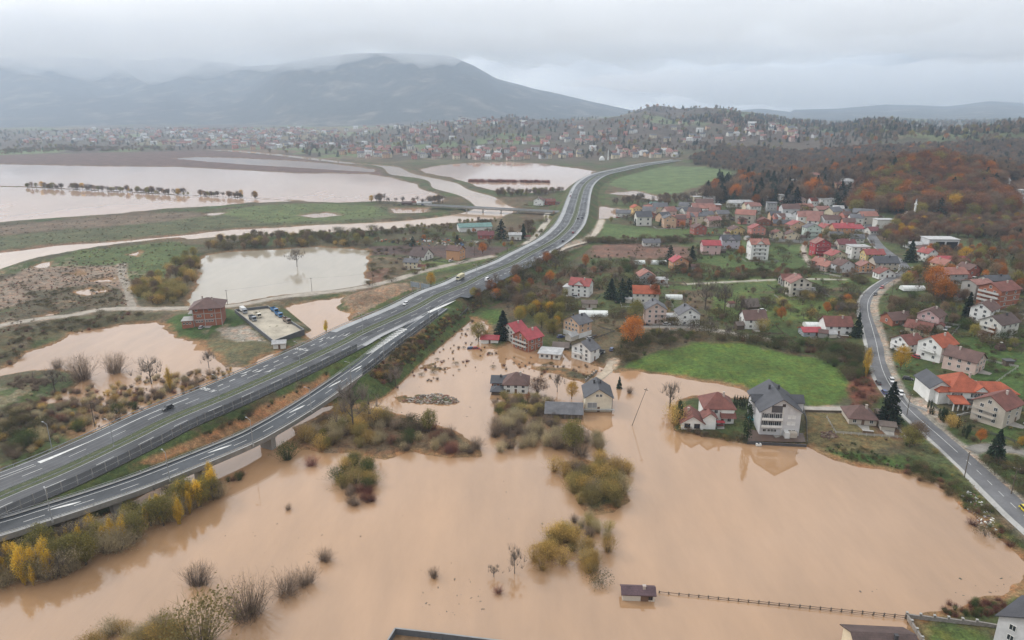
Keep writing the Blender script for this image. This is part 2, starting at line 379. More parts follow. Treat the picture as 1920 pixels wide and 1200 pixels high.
GH = np.minimum(H0, np.clip(-sdw_n * 0.13 + np.maximum(0, -sdw_n - 25) * 6, -1.6, 999))
# small mounds: earth heaps, spoil
for (px, py, rad, h) in [(690, 562, 17, 4.5), (740, 548, 16, 4.0), (665, 575, 11, 3.5), (90, 520, 22, 1.2), (35, 535, 14, 3), (20, 640, 26, 2.5), (30, 730, 24, 3.5), (60, 790, 18, 2.5), (1555, 640, 25, 2.5)]:
    c = at0(px, py); d = np.hypot(GX - c[0], GY - c[1]) / rad
    GH = np.where(d < 1, np.maximum(GH, np.minimum(GH + h, 0.3 + h) * (1 - d ** 2) * (0.7 + 0.6 * fbm(GX / 5, GY / 5, 3, 4))), GH)
for q_, s0 in (([(748, 753), (785, 742), (818, 737), (850, 743), (864, 754), (838, 760), (795, 758)], 3), ([(735, 745), (770, 738), (800, 741), (790, 750), (750, 752)], 5), ([(790, 685), (815, 680), (850, 690), (820, 700)], 7), ([(560, 690 - 30), (540, 668), (600, 660)], 9)):
    P = P0(q_); s_ = masked(lambda x, y: sdf(P, x, y), bbox(P), GX, GY, -60.0, 20); GH = np.where(s_ > 0, np.maximum(GH, (fbm(GX / 3.5, GY / 3.5, 4, s0) - .42) * 5 * np.clip(s_ / 3, 0, 1)), GH)
def bank(L, half, z, slope, X0, far=60):
    global GH
    bb = bbox(L); step = max(1, len(L) // 160)
    d = masked(lambda x, y: pdist(L[::step], x, y), bb, GX, GY, 999.0, far)
    GH = np.maximum(GH, np.where(d < far, z - np.maximum(0, d - half) * slope - np.where(d < half, .0, .0), -99)); return d
MED_C = MED.copy(); MED_C[:, :2] -= normals(MED) * 1.4
dmed = bank(MED_C, 15.4, DECK - 0.45, 0.62, 0)
VIA = 132                                                     # the viaduct part of the ramp: points before this index stand on piers
k_via = int(np.argmin(np.hypot(*(RMP[:, :2] - at0(648, 711, DECK)).T)))
dr2 = bank(RMP[k_via + 3:], 6.0, DECK - 0.45, 0.62, 0)
for q, h in (([(640, 308), (703, 313), (723, 328), (787, 338), (800, 353), (847, 367), (873, 384), (870, 393), (827, 403), (740, 412), (640, 417)], 2.2), ([(673, 306), (750, 312), (783, 325), (827, 334), (867, 343), (893, 356), (940, 369), (970, 386), (1007, 395)], 2.2), ([(-100, 520), (0, 511), (70, 489), (130, 477), (213, 463), (333, 449)], 2.0), ([(-150, 432), (0, 420), (100, 411), (200, 405), (300, 395), (400, 389), (480, 381)], 1.6)):
    bank(spline(P0(q), 6), 3.0, h, 0.3, 0, 14)
dv = pdist(VIL[::4], GX, GY)
GH = np.where(dv < 5, np.maximum(GH, H0), GH)
# tracks stand a little proud of the flood
TR = {}
for n, (q, wd, col) in tracks.items():
    TR[n] = spline(PH(q), 2.5 if n != 'valley_track' else 8)
    if n in ('gravel_track', 'levee_track', 'service_road'): bank(TR[n][:, :2], wd * .7, 1.5, 0.25, 0, 12)
# terrace of the walled yard, the red house's plot and the big house's court
for q, z in (([(440, 582), (515, 573), (571, 620), (512, 640)], 1.9), ([(1272, 806), (1266, 765), (1300, 752), (1425, 752), (1500, 762), (1512, 832), (1400, 829), (1340, 818)], .9)):
    P = P0(q); s_ = masked(lambda x, y: sdf(P, x, y), bbox(P), GX, GY, -60.0, 20); GH = np.where(s_ > -4, np.maximum(GH, z + np.minimum(s_, 0) * .5), GH)
GH += np.where(GH > 0.25, (fbm(GX / 3.1, GY / 3.1, 3, 2) - .5) * 0.35, 0) * (dv > 6) * (dmed > 20)

# ------------------------------------------------------------------ land cover colours (albedo of what grows or lies there)
col = np.empty(GX.shape + (3,)); 
n_a = fbm(GX / 22, GY / 22, 5, 21); n_b = fbm(GX / 6, GY / 6, 4, 33); n_c = fbm(GX / 90, GY / 90, 4, 44)
def paint(P, c, soft=2.0, wobble=4.0, alpha=1.0):
    bb = bbox(P); D = max(1.0, (bb[1] + bb[3]) / 700)
    s_ = masked(lambda x, y: sdf(P, x, y), bb, GX, GY, -99.0, 20 * D) + (n_b - .5) * wobble * 1.6 * D + (n_a - .5) * wobble * D
    a = sstep(-soft * D, soft * D, s_)[..., None] * alpha; col[:] = col * (1 - a) + np.array(c) * a
def blend(c, m):
    m = np.clip(m, 0, 1)[..., None]; col[:] = col * (1 - m) + np.array(c) * m
GRASS = (.050, .078, .024); LUSH = (.064, .112, .026); DULL = (.095, .095, .042); SCRUB = (.075, .070, .040); BROWN = (.115, .085, .055); PLOUGH = (.105, .074, .066); MUD = (.235, .195, .145)
col[:] = SCRUB
blend(GRASS, sstep(.42, .6, n_a) * .8); blend(BROWN, sstep(.5, .66, n_c) * .7)
right = sstep(95, 135, GX) * (GY < 560)
blend(GRASS, right * sstep(.36, .55, n_a)); blend((.062, .070, .030), right * sstep(.52, .64, n_b) * .6)
midr = (GX > 20) * (GY > 380) * (GY < 1000)
blend((.068, .092, .036), midr * sstep(.42, .58, n_a) * .9)
# far land: patchwork of meadows, fallow strips and woodland on the slopes
far = sstep(1450, 1700, GY)
ang = 0.5; u = GX * math.cos(ang) + GY * math.sin(ang); vq = -GX * math.sin(ang) + GY * math.cos(ang)
cell = _h(np.floor(u / 130 + (n_c - .5) * 2), np.floor(vq / 210 + (n_a - .5)), 5)
pc = np.array([(.12, .15, .07), (.16, .14, .085), (.085, .075, .05), (.10, .14, .06), (.13, .10, .07), (.065, .06, .045)])
fc = pc[(cell * 5.999).astype(int)]
wood = sstep(.44, .56, fbm(GX / 260, GY / 330, 5, 71))[..., None]
fc = fc * (1 - wood * .85) + np.array((.070, .056, .046)) * wood * .85
col[:] = col * (1 - far[..., None]) + fc * far[..., None]
for q, c in ([([(-200, 303), (0, 291), (200, 286), (330, 284), (430, 285), (520, 293), (640, 307), (705, 316), (735, 334), (690, 328), (560, 326), (330, 314), (0, 309), (-200, 307)], PLOUGH),
              ([(-200, 283), (0, 281), (120, 279), (115, 286), (0, 291), (-200, 297)], (.12, .17, .08)),
              ([(-100, 474), (0, 446), (100, 433), (250, 426), (330, 412), (400, 396), (480, 384), (560, 381), (700, 384), (750, 400), (735, 410), (640, 417), (500, 425), (400, 429), (330, 439), (213, 450), (100, 458), (0, 470)], (.080, .092, .045)),
              ([(400, 398), (480, 386), (560, 382), (700, 385), (735, 403), (640, 412), (500, 418)], (.092, .125, .050)),
              ([(-100, 440), (0, 425), (100, 414), (210, 406), (330, 398), (420, 399), (345, 411), (250, 421), (100, 431), (0, 441)], (.13, .105, .075)),
              ([(70, 494), (140, 471), (230, 461), (330, 453), (365, 463), (335, 500), (318, 520), (280, 527), (240, 522), (236, 497), (140, 500)], (.072, .102, .034)),
              ([(-80, 560), (0, 528), (60, 500), (130, 499), (235, 497), (232, 522), (236, 545), (150, 560), (60, 566), (-80, 600)], (.205, .165, .125)),
              ([(-80, 620), (40, 575), (60, 545), (180, 532), (232, 540), (236, 568), (120, 582), (0, 610)], (.085, .075, .045)),
              ([(-80, 700), (0, 625), (150, 600), (300, 584), (310, 590), (280, 602), (150, 620), (65, 640), (30, 680), (-40, 700)], (.078, .072, .036)),
              ([(296, 606), (335, 590), (430, 579), (456, 590), (462, 606), (430, 615), (400, 624), (390, 648), (350, 640)], (.045, .082, .020)),
              ([(340, 650), (400, 628), (460, 612), (520, 640), (500, 665), (430, 688), (385, 662)], (.105, .100, .052)),
              ([(408, 618), (460, 610), (500, 640), (430, 640)], (.30, .27, .22)),
              ([(645, 560), (700, 540), (760, 530), (775, 545), (720, 575), (660, 598)], (.20, .145, .095)),
              ([(690, 462), (800, 460), (930, 462), (985, 464), (940, 480), (860, 486), (790, 478), (690, 478)], (.085, .062, .055)),
              ([(690, 480), (800, 485), (830, 500), (760, 520), (690, 535)], (.100, .085, .050)),
              ([(660, 512), (740, 500), (700, 540), (690, 545)], (.13, .075, .05)),
              ([(780, 490), (900, 484), (930, 486), (860, 500), (790, 515), (760, 520)], (.092, .13, .045)),
              ([(1140, 328), (1230, 312), (1320, 312), (1372, 320), (1376, 330), (1330, 345), (1255, 365), (1205, 360), (1140, 348)], (.098, .145, .060)),
              ([(1110, 432), (1130, 418), (1230, 428), (1312, 430), (1303, 445), (1200, 447), (1115, 447)], (.078, .120, .042)),
              ([(1310, 475), (1345, 440), (1400, 452), (1508, 460), (1516, 485), (1520, 506), (1400, 512), (1310, 520)], (.068, .108, .034)),
              ([(1200, 540), (1300, 528), (1420, 518), (1640, 519), (1650, 530), (1520, 545), (1300, 546)], (.075, .112, .036)),
              ([(1108, 460), (1180, 456), (1290, 464), (1300, 486), (1200, 484), (1108, 482)], (.145, .090, .068)),
              ([(1165, 692), (1200, 672), (1260, 652), (1310, 642), (1390, 645), (1460, 660), (1530, 670), (1572, 694), (1592, 720), (1590, 746), (1560, 763), (1490, 764), (1425, 740), (1350, 720), (1290, 712), (1230, 700)], (.070, .118, .024)),
              ([(880, 598), (908, 578), (945, 578), (945, 600), (915, 612)], LUSH),
              ([(1340, 545), (1500, 548), (1610, 560), (1610, 612), (1500, 600), (1330, 600)], (.082, .120, .034)),
              ([(1800, 640), (1860, 620), (1990, 600), (1990, 800), (1850, 715), (1810, 700)], (.050, .088, .024)),
              ([(1505, 768), (1590, 770), (1650, 792), (1700, 830), (1640, 850), (1540, 845), (1515, 820)], (.125, .105, .048)),
              ([(1525, 850), (1560, 838), (1640, 850), (1680, 862), (1700, 892), (1610, 880), (1565, 867)], (.042, .085, .020)),
              ([(1600, 772), (1650, 770), (1690, 800), (1700, 830), (1650, 815)], (.10, .065, .04)),
              ([(1700, 895), (1790, 905), (1900, 1000), (1990, 1100), (1940, 1080), (1850, 990), (1790, 945)], (.080, .115, .028)),
              ([(1705, 1165), (1760, 1168), (1832, 1176), (1850, 1200), (1880, 1300), (1740, 1300)], (.058, .085, .022)),
              ([(1740, 1140), (1800, 1128), (1880, 1122), (1960, 1110), (1960, 1170), (1860, 1165), (1760, 1165)], (.058, .075, .028)),
              ([(1600, 680), (1640, 690), (1640, 765), (1600, 765), (1590, 745), (1592, 715)], (.13, .055, .035)),
              ([(1560, 560), (1640, 600), (1655, 690), (1600, 690)], (.07, .085, .03)),
              ([(1690, 745), (1740, 750), (1790, 800), (1770, 800), (1720, 770)], (.32, .28, .23)), 
              ([(545, 800), (620, 770), (735, 775), (845, 800), (900, 850), (720, 862), (545, 842)], (.12, .085, .05)),
              ]):
    paint(PH(q), c)
hillA = np.exp(-((GX / S - 372) / 150) ** 2 - ((GY / S - 640) / 100) ** 2); blend((.10, .062, .038), sstep(.2, .5, hillA))
# road verges, embankments, wet mud along the water line
blend((.060, .085, .028), (dmed < 32) * (dmed > 14) * (GY < 1500)); blend((.085, .075, .038), (dmed < 30) * (dmed > 14) * sstep(.5, .62, n_b))
blend((.062, .090, .028), (dr2 < 18) * (GX < 30))
for n, (q, wd, c) in tracks.items():
    d = masked(lambda x, y: pdist(TR[n], x, y), bbox(TR[n]), GX, GY, 999.0, 14); blend(c, sstep(wd * .5 + 2.2, wd * .5 - .2, d + (n_b - .5) * 2.5) * .75)
blend((.26, .24, .20), sstep(6.2, 4.2, dv + (n_b - .5) * 1.5) * (GY < 470))
blend((.20, .125, .062), sstep(0.55, 0.12, GH) * (GY < 700) * (sdw > -12))
blend((.17, .13, .09), sstep(0.9, 0.12, GH) * (GY >= 700) * (sdw > -14))
mudn = sstep(.58, .66, n_b) * sstep(.5, .6, n_a)
blend((.22, .18, .13), mudn * (GX < -60) * (GY < 560) * (dmed > 26) * .5)

for q, c in ((W['strip_flood'], (.27, .155, .075)), ([(690, 700), (740, 655), (790, 612), (800, 620), (750, 680), (715, 715)], (.16, .11, .055)), ([(0, 478), (100, 465), (213, 457), (333, 446), (430, 434), (560, 428), (560, 424), (430, 430), (333, 440), (213, 450), (100, 458), (0, 470)], (.19, .125, .08))):
    paint(ray_hit(*np.array(q, float).T, GH)[:, :2], c, .8, 1.0)
idx = np.arange(GX.size).reshape(GX.shape)
F = np.stack([idx[:-1, :-1], idx[:-1, 1:], idx[1:, 1:], idx[1:, :-1]], -1).reshape(-1, 4)
keep = (GH[:-1, :-1] > -1.55) | (GH[1:, 1:] > -1.55) | (GH[:-1, 1:] > -1.55)
m_ground, t, b = mat('soil_and_grass')
at_ = N(t, 'ShaderNodeAttribute', attribute_name='cover'); geo = N(t, 'ShaderNodeNewGeometry')
n1 = noise(t, 0.55, 5.0, geo.outputs['Position'], .7); n2 = noise(t, 0.045, 6.0, geo.outputs['Position'], .65); n3 = noise(t, 2.2, 3.0, geo.outputs['Position'])
f = M('MULTIPLY', ramp(t, n1, .45, 1.55, .28, .72), M('MULTIPLY', ramp(t, n2, .62, 1.32), ramp(t, n3, .78, 1.22), t), t)
g = N(t, 'ShaderNodeCombineColor'); [t.links.new(f, g.inputs[i]) for i in range(3)]
c1 = mixc(t, 1.0, at_.outputs['Color'], g.outputs[0], 'MULTIPLY')
c1 = mixc(t, ramp(t, noise(t, 0.21, 5.0, geo.outputs['Position'], .7), 0, .75, .46, .66), c1, mixc(t, 1.0, c1, (1.45, .98, .80), 'MULTIPLY'))
t.links.new(c1, b.inputs['Base Color']); b.inputs['Roughness'].default_value = .9; b.inputs['Specular IOR Level'].default_value = .2
bump(t, b, n1, .8, .5)
me = np_mesh('ground', np.stack([GX, GY, GH], -1).reshape(-1, 3), F[keep.ravel()], [m_ground], {'cover': col.reshape(-1, 3)}, smooth=True)
tag(link('ground', me), kind='structure')

# ------------------------------------------------------------------ mountains behind the valley
sky_px = np.array([(-700, 112), (-300, 118), (0, 125), (100, 120), (200, 124), (300, 127), (350, 120), (400, 128), (480, 139), (540, 134), (600, 123), (680, 114), (760, 114), (850, 119), (890, 132), (930, 153), (980, 162), (1050, 177), (1130, 196), (1200, 211), (1260, 206), (1330, 214), (1390, 206), (1420, 204), (1480, 211), (1470, 207), (1560, 204), (1650, 196), (1760, 200), (1840, 190), (1930, 195), (2300, 196), (2700, 205)], float)
ma = np.linspace(-0.9, 0.9, 420); mpx = 960 + FPX * ma / cp * .985
mtop = np.interp(mpx, sky_px[:, 0], sky_px[:, 1]) - np.interp(mpx, [840, 1000], [14, 0])
yr_ = np.interp(mpx, [-300, 450, 540, 1180, 1300, 2400], [5700, 5600, 4300, 4300, 4900, 4900]) * S
v_ = (mtop - 600) / FPX
ztop = CAM_H - yr_ * (sp + v_ * cp) / (cp - v_ * sp)
yb_ = np.interp(mpx, [-300, 400, 560, 900, 1300, 2400], [3050, 3000, 2750, 2600, 2900, 2900]) * S
tt = np.linspace(-.04, 1.35, 190)
MX = np.empty((len(tt), len(ma))); MY = np.empty_like(MX); MZ = np.empty_like(MX)
for i, t_ in enumerate(tt):
    y = yb_ + (yr_ - yb_) * t_; x = ma * y
    p = np.clip(t_, 0, 1); sh = (0.55 * p + 0.45 * p * p * (3 - 2 * p)) * (1 - .5 * max(0, t_ - 1))
    spur = (fbm(ma * 16 + 5, y / 2600, 4, 81) - .5); spur2 = (fbm(x / 320, y / 380, 5, 91) - .5)
    MX[i] = x; MY[i] = y; MZ[i] = ztop * sh * (1 + (spur * .5 + spur2 * .3) * 4 * p * (1 - p) ) + spur2 * 12 * p - 6 * (t_ < 0) + 2
mc = fbm(MX / 420, MY / 420, 5, 13); mc2 = fbm(MX / 120, MY / 120, 4, 15)
mcol = np.array((.050, .050, .044)) * (0.55 + .9 * mc[..., None]) + np.array((.10, .07, .045)) * (sstep(.52, .66, mc2) * .6)[..., None]
mcol = mcol * (1 - (sstep(.66, .74, mc2) * .8)[..., None]) + np.array((.19, .17, .13)) * (sstep(.66, .74, mc2) * .8)[..., None]
idx = np.arange(MX.size).reshape(MX.shape)
F = np.stack([idx[:-1, :-1], idx[:-1, 1:], idx[1:, 1:], idx[1:, :-1]], -1).reshape(-1, 4)
m_mount, t, b = mat('mountain_forest')
at_ = N(t, 'ShaderNodeAttribute', attribute_name='cover'); geo = N(t, 'ShaderNodeNewGeometry')
n1 = noise(t, 0.022, 6.0, geo.outputs['Position'], .7)
g = N(t, 'ShaderNodeCombineColor'); f = ramp(t, n1, .4, 1.6, .3, .7); [t.links.new(f, g.inputs[i]) for i in range(3)]
t.links.new(mixc(t, 1.0, at_.outputs['Color'], g.outputs[0], 'MULTIPLY'), b.inputs['Base Color']); b.inputs['Roughness'].default_value = 1; b.inputs['Specular IOR Level'].default_value = .1
bump(t, b, n1, 1.0, 12.0)
me = np_mesh('mountains', np.stack([MX, MY, MZ], -1).reshape(-1, 3), F, [m_mount], {'cover': mcol.reshape(-1, 3)}, smooth=True)
tag(link('mountains', me), kind='structure')

# ------------------------------------------------------------------ water
def water_mat(name, c, rough=.06, ior=1.42, var=.10):
    m, t, b = mat(name); geo = N(t, 'ShaderNodeNewGeometry'); p = geo.outputs['Position']
    st = N(t, 'ShaderNodeMapping'); st.inputs['Scale'].default_value = (1, .28, 1); st.inputs['Rotation'].default_value = (0, 0, .5); t.links.new(p, st.inputs[0])
    n1 = noise(t, .013, 6.0, st.outputs[0], .65); n2 = noise(t, .10, 5.0, st.outputs[0], .65)
    f = M('ADD', ramp(t, n1, 1 - var, 1 + var), ramp(t, n2, -var * .55, var * .55), t); g = N(t, 'ShaderNodeCombineColor'); [t.links.new(f, g.inputs[i]) for i in range(3)]
    t.links.new(mixc(t, 1.0, c, g.outputs[0], 'MULTIPLY'), b.inputs['Base Color'])
    b.inputs['IOR'].default_value = ior; t.links.new(ramp(t, n1, rough * .6, rough * 1.6), b.inputs['Roughness'])
    wv = noise(t, .9, 3.0, p); bump(t, b, wv, .02, .05); return m
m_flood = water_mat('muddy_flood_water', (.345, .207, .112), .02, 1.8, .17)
V = [(0, 0, 0)]; F = []
rad = [60, 120, 200, 300, 450, 700, 1000, 1500, 2200, 3200, 4600, 7000, 12000]; K = 64
for r in rad: V += [(r * math.cos(2 * math.pi * k / K), r * math.sin(2 * math.pi * k / K), 0) for k in range(K)]
mb = MB(); mb.v = V
for k in range(K):
    mb.f.append((0, 1 + k, 1 + (k + 1) % K))
    for i in range(len(rad) - 1):
        a = 1 + i * K; mb.f.append((a + k, a + K + k, a + K + (k + 1) % K, a + (k + 1) % K))
mb.m = [0] * len(mb.f); mb.mats = [m_flood]
tag(mb.build('flood_water'), kind='structure')
def grow(P, d):
    P = np.asarray(P); n = normals(np.vstack([P[-1], P, P[0]]))[1:-1]
    A = P[:, 0] * np.roll(P[:, 1], -1) - np.roll(P[:, 0], -1) * P[:, 1]; s_ = 1 if A.sum() > 0 else -1
    return P + n * d * s_
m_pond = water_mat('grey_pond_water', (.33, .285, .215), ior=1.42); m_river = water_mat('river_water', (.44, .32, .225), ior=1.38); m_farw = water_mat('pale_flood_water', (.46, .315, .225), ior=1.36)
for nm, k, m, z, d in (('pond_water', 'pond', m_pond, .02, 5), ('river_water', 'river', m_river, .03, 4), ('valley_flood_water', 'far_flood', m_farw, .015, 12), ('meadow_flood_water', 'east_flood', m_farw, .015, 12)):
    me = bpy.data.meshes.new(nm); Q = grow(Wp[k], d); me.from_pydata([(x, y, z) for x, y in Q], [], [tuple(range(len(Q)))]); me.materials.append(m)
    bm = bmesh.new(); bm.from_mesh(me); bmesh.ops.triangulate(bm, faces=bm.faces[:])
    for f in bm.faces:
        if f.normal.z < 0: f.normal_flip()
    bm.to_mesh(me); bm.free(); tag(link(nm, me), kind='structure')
# ------------------------------------------------------------------ roads
def asphalt_mat(name, c, rough=.55):
    m, t, b = mat(name); geo = N(t, 'ShaderNodeNewGeometry'); p = geo.outputs['Position']
    n1 = noise(t, .09, 5.0, p, .6); n2 = noise(t, 1.6, 3.0, p); n3 = noise(t, .025, 3.0, p)
    f = M('MULTIPLY', ramp(t, n1, .72, 1.28), M('MULTIPLY', ramp(t, n2, .88, 1.12), ramp(t, n3, .85, 1.15), t), t); g = N(t, 'ShaderNodeCombineColor'); [t.links.new(f, g.inputs[i]) for i in range(3)]
    t.links.new(mixc(t, 1.0, c, g.outputs[0], 'MULTIPLY'), b.inputs['Base Color'])
    t.links.new(ramp(t, n1, rough + .16, rough - .12), b.inputs['Roughness']); b.inputs['Specular IOR Level'].default_value = .38; bump(t, b, n2, .15, .02); return m
m_asph = asphalt_mat('wet_asphalt', (.042, .044, .049)); m_asph2 = asphalt_mat('ramp_asphalt', (.038, .044, .052)); m_old = asphalt_mat('worn_asphalt', (.115, .115, .120), .6)
m_conc = plain('concrete', (.34, .335, .32), .8, .14, .25, dirt=.4); m_shoulder = plain('pale_shoulder', (.33, .335, .34), .7, .15, .12, dirt=.3)
m_steel = plain('galvanised_steel', (.42, .43, .44), .45, .1, .5, metal=.5); m_paint = plain('white_road_paint', (.62, .62, .60), .6, .16, .8, dirt=.45)
m_dark = plain('dark_steel', (.06, .06, .065), .5); m_fascia = plain('weathered_concrete', (.22, .205, .185), .85, .2, .3, dirt=.6)
m_verge, t, b = mat('verge_grass'); geo = N(t, 'ShaderNodeNewGeometry'); n1 = noise(t, .8, 5.0, geo.outputs['Position'], .7)
t.links.new(mixc(t, ramp(t, n1, 0, 1, .35, .65), (.040, .062, .020), (.105, .110, .055)), b.inputs['Base Color']); b.inputs['Roughness'].default_value = .95; bump(t, b, n1, .6, .2)
def offs(L, o, dz=0.0):
    n = normals(L); o = np.asarray(o, float).reshape(-1, 1) if np.ndim(o) else o
    Q = L.copy(); Q[:, :2] += n * o; Q[:, 2] += dz; return Q
def strip(mb, L, a, b_, dz, m, dz2=None):
    A = offs(L, a, dz); B = offs(L, b_, dz if dz2 is None else dz2); i = len(mb.v); n = len(L); mb.v += [tuple(q) for q in A] + [tuple(q) for q in B]
    for k in range(n - 1): mb.f.append((i + k, i + n + k, i + n + k + 1, i + k + 1)); mb.m.append(mb.mi(m))
def near_i(L, px, py, z=DECK): return int(np.argmin(np.hypot(*(L[:, :2] - at0(px, py, z)).T)))
mi = lambda px, py: near_i(MED, px, py)
mb = MB(); strip(mb, MED, -15.6, -2.3, 0, m_asph); strip(mb, MED, 2.3, 13.4, 0, m_asph); tag(mb.build('motorway'), kind='structure')
mb = MB(); strip(mb, MED, -2.3, 2.3, -.03, m_verge); tag(mb.build('median_grass_strip'), kind='structure')
i_sh = mi(672, 628); i_r1 = mi(985, 480); i_e0 = mi(640, 643); i_e1 = mi(780, 577)
mb = MB(); strip(mb, MED[i_sh:], -15.4, -11.6, .03, m_shoulder); strip(mb, MED[i_r1:], 11.2, 13.3, .03, m_shoulder); strip(mb, MED[i_e0:mi(760, 586)], 10.9, 13.35, .035, m_shoulder)
tag(mb.build('hard_shoulder'), kind='structure')
# wheel tracks polished lighter, repair patches laid darker
m_wt = asphalt_mat('polished_wheel_track', (.052, .054, .059), .45); m_rp = asphalt_mat('repair_asphalt', (.027, .028, .031), .6)
mb = MB()
for o in (-12.5, -8.5, -4.7, 4.7, 8.5):
    for w_ in (-.85, .85): wob_ = .12 * np.sin(np.arange(len(MED)) / 23. + o); strip(mb, MED, o + w_ + wob_ - .28, o + w_ + wob_ + .28, .012, m_wt)
rp_ = random.Random(4)
for k in range(26):
    i = rp_.randrange(10, 620); L_ = rp_.randrange(3, 22); o = rp_.choice([-12.6, -8.5, -4.7, 4.7, 8.5]); hw = rp_.choice([.5, 1.7, 1.75]); strip(mb, MED[i:i + L_], o - hw, o + hw, .022, m_rp)
tag(mb.build('road_wear'), kind='structure')
# ramp with its deceleration lane
i_join = mi(1030, 456); dl = MED[mi(880, 528):i_join][::-1]
RL = RMP
mb = MB(); strip(mb, RL, -5.2, 4.4, .012, m_asph2); strip(mb, MED[mi(826, 552):i_join], 13.2, np.interp(np.arange(i_join - mi(826, 552)), [0, 10, i_join - mi(826, 552) - 30, i_join - mi(826, 552)], [19.5, 17.6, 16.2, 13.4]), .008, m_asph2)
tag(mb.build('exit_ramp'), kind='structure')
# painted markings
mk = MB(); dz = .05
def line(L, o, wd, i0=0, i1=None, d=dz): strip(mk, L[i0:i1], np.asarray(o) - wd / 2, np.asarray(o) + wd / 2, d, m_paint)
def dashes(L, o, wd, on, gap, i0=0, i1=None, d=dz):
    Q = L[i0:i1]; s = np.r_[0, np.cumsum(np.hypot(*np.diff(Q[:, :2], axis=0).T))]; u = 0
    while u + on < s[-1]:
        a = np.linspace(u, u + on, 4); P = np.stack([np.interp(a, s, Q[:, k]) for k in range(3)], -1); strip(mk, P, o - wd / 2, o + wd / 2, d, m_paint); u += on + gap
line(MED, -2.75, .22); line(MED, 2.75, .22); dashes(MED, -6.6, .22, 6, 9); dashes(MED, 6.6, .22, 6, 9)
line(MED, 10.5, .22, 0, mi(850, 543)); line(MED, 10.6, .22, i_join - 20); dashes(MED, 10.6, .40, 3, 3, mi(884, 525), i_join - 20)
line(MED, -11.2, .25, i_sh + 12); line(MED, -14.7, .22, 0, i_sh); dashes(MED, -10.5, .42, 3, 3.2, mi(440, 734), i_sh); line(MED, -10.4, .38, mi(200, 839), mi(392, 754))
k0, k1 = mi(112, 884), mi(214, 834); line(MED[k0:k1], -10.4 - np.linspace(.9, .1, k1 - k0), 1.0 * np.linspace(1.9, .4, k1 - k0)); line(MED, -10.3, .2, 0, k0); line(MED[:k0], np.linspace(-13.4, -11.6, k0), .25)
line(RL, -3.2, .2); line(RL, 3.3, .2); dashes(RL, .3, .2, 5, 7)
def flat(mb, pts, z, m): mb.poly([(*at0(x, y, z), z) for x, y in pts], m)
def flat_up(mb, pts, z, m):
    P = [tuple(at0(x, y, z)) + (z,) for x, y in pts]; A = sum(P[i - 1][0] * P[i][1] - P[i][0] * P[i - 1][1] for i in range(len(P))); mb.poly(P if A > 0 else P[::-1], m)
flat_up(mk, [(856, 562.3), (833, 571), (800, 585), (806, 586.5), (838, 572)], DECK + .06, m_paint)
for k in range(17):                                             # hatched gore
    a = k / 17; x0, y0 = 686 + (752 - 686) * a, 664 + (614 - 664) * a; x1, y1 = 700 + (766 - 700) * a, 660 + (616 - 660) * a
    flat_up(mk, [(x0, y0), (x0 + 2.2, y0 - 1.6), (x1 + 1.8, y1 - 1.4), (x1 - .6, y1 + .4)], DECK + .06, m_paint)
for x, y in [(84, 958), (396, 854 - .5), (538, 774), (612, 727), (660, 697)]:    # bent merge arrows on the ramp
    i = near_i(RL, x, y); P = RL[i:i + 5]
    strip(mk, P, np.linspace(-1.9, -.9, 5) - np.array([.12, .3, .45, .35, .05]), np.linspace(-1.9, -.9, 5) + np.array([.12, .3, .5, .5, .1]), .06, m_paint)
tag(mk.build('road_markings'), kind='structure')
def road_text(s, px, py, off, size):
    cu = bpy.data.curves.new('lettering', 'FONT'); cu.body = s; cu.size = size; cu.align_x = 'CENTER'; cu.align_y = 'CENTER'; cu.space_character = 1.1; cu.offset = .05
    o = bpy.data.objects.new('tmp', cu); C.objects.link(o); bpy.context.view_layer.update()
    me = bpy.data.meshes.new_from_object(o.evaluated_get(bpy.context.evaluated_depsgraph_get())); bpy.data.objects.remove(o)
    i = mi(px, py); P = offs(MED, off)[i]; d = MED[i + 2, :2] - MED[i, :2]; a = math.atan2(d[1], d[0])
    me.materials.clear(); me.materials.append(m_paint); q = link('road_lettering', me, None, (P[0], P[1], DECK + .055)); q.scale = (1, 2.0, 1); q.rotation_euler = (0, 0, a + math.pi / 2); tag(q, kind='structure')
for px, py in [(430, 739), (603, 661)]:
    road_text('IZLAZ', px, py, -12.5, 1.35); road_text('A1', px, py, -8.4, 1.6)
    i = mi(px + 52, py - 24)
mk2 = MB()
for px, py, o in [(487, 712, -12.5), (500, 706, -8.5), (512, 701, -4.7), (637, 644, -12.5), (647, 640, -8.5), (660, 634, -4.7)]:   # straight arrows
    i = mi(px, py); P = MED[i:i + 4]; strip(mk2, P, o - np.array([.75, .1, .13, .13]), o + np.array([-.7, .75, .13, .13])[[0, 0, 2, 2]] * np.array([1, -1, 1, 1]), .06, m_paint)
tag(mk2.build('road_arrows'), kind='structure')
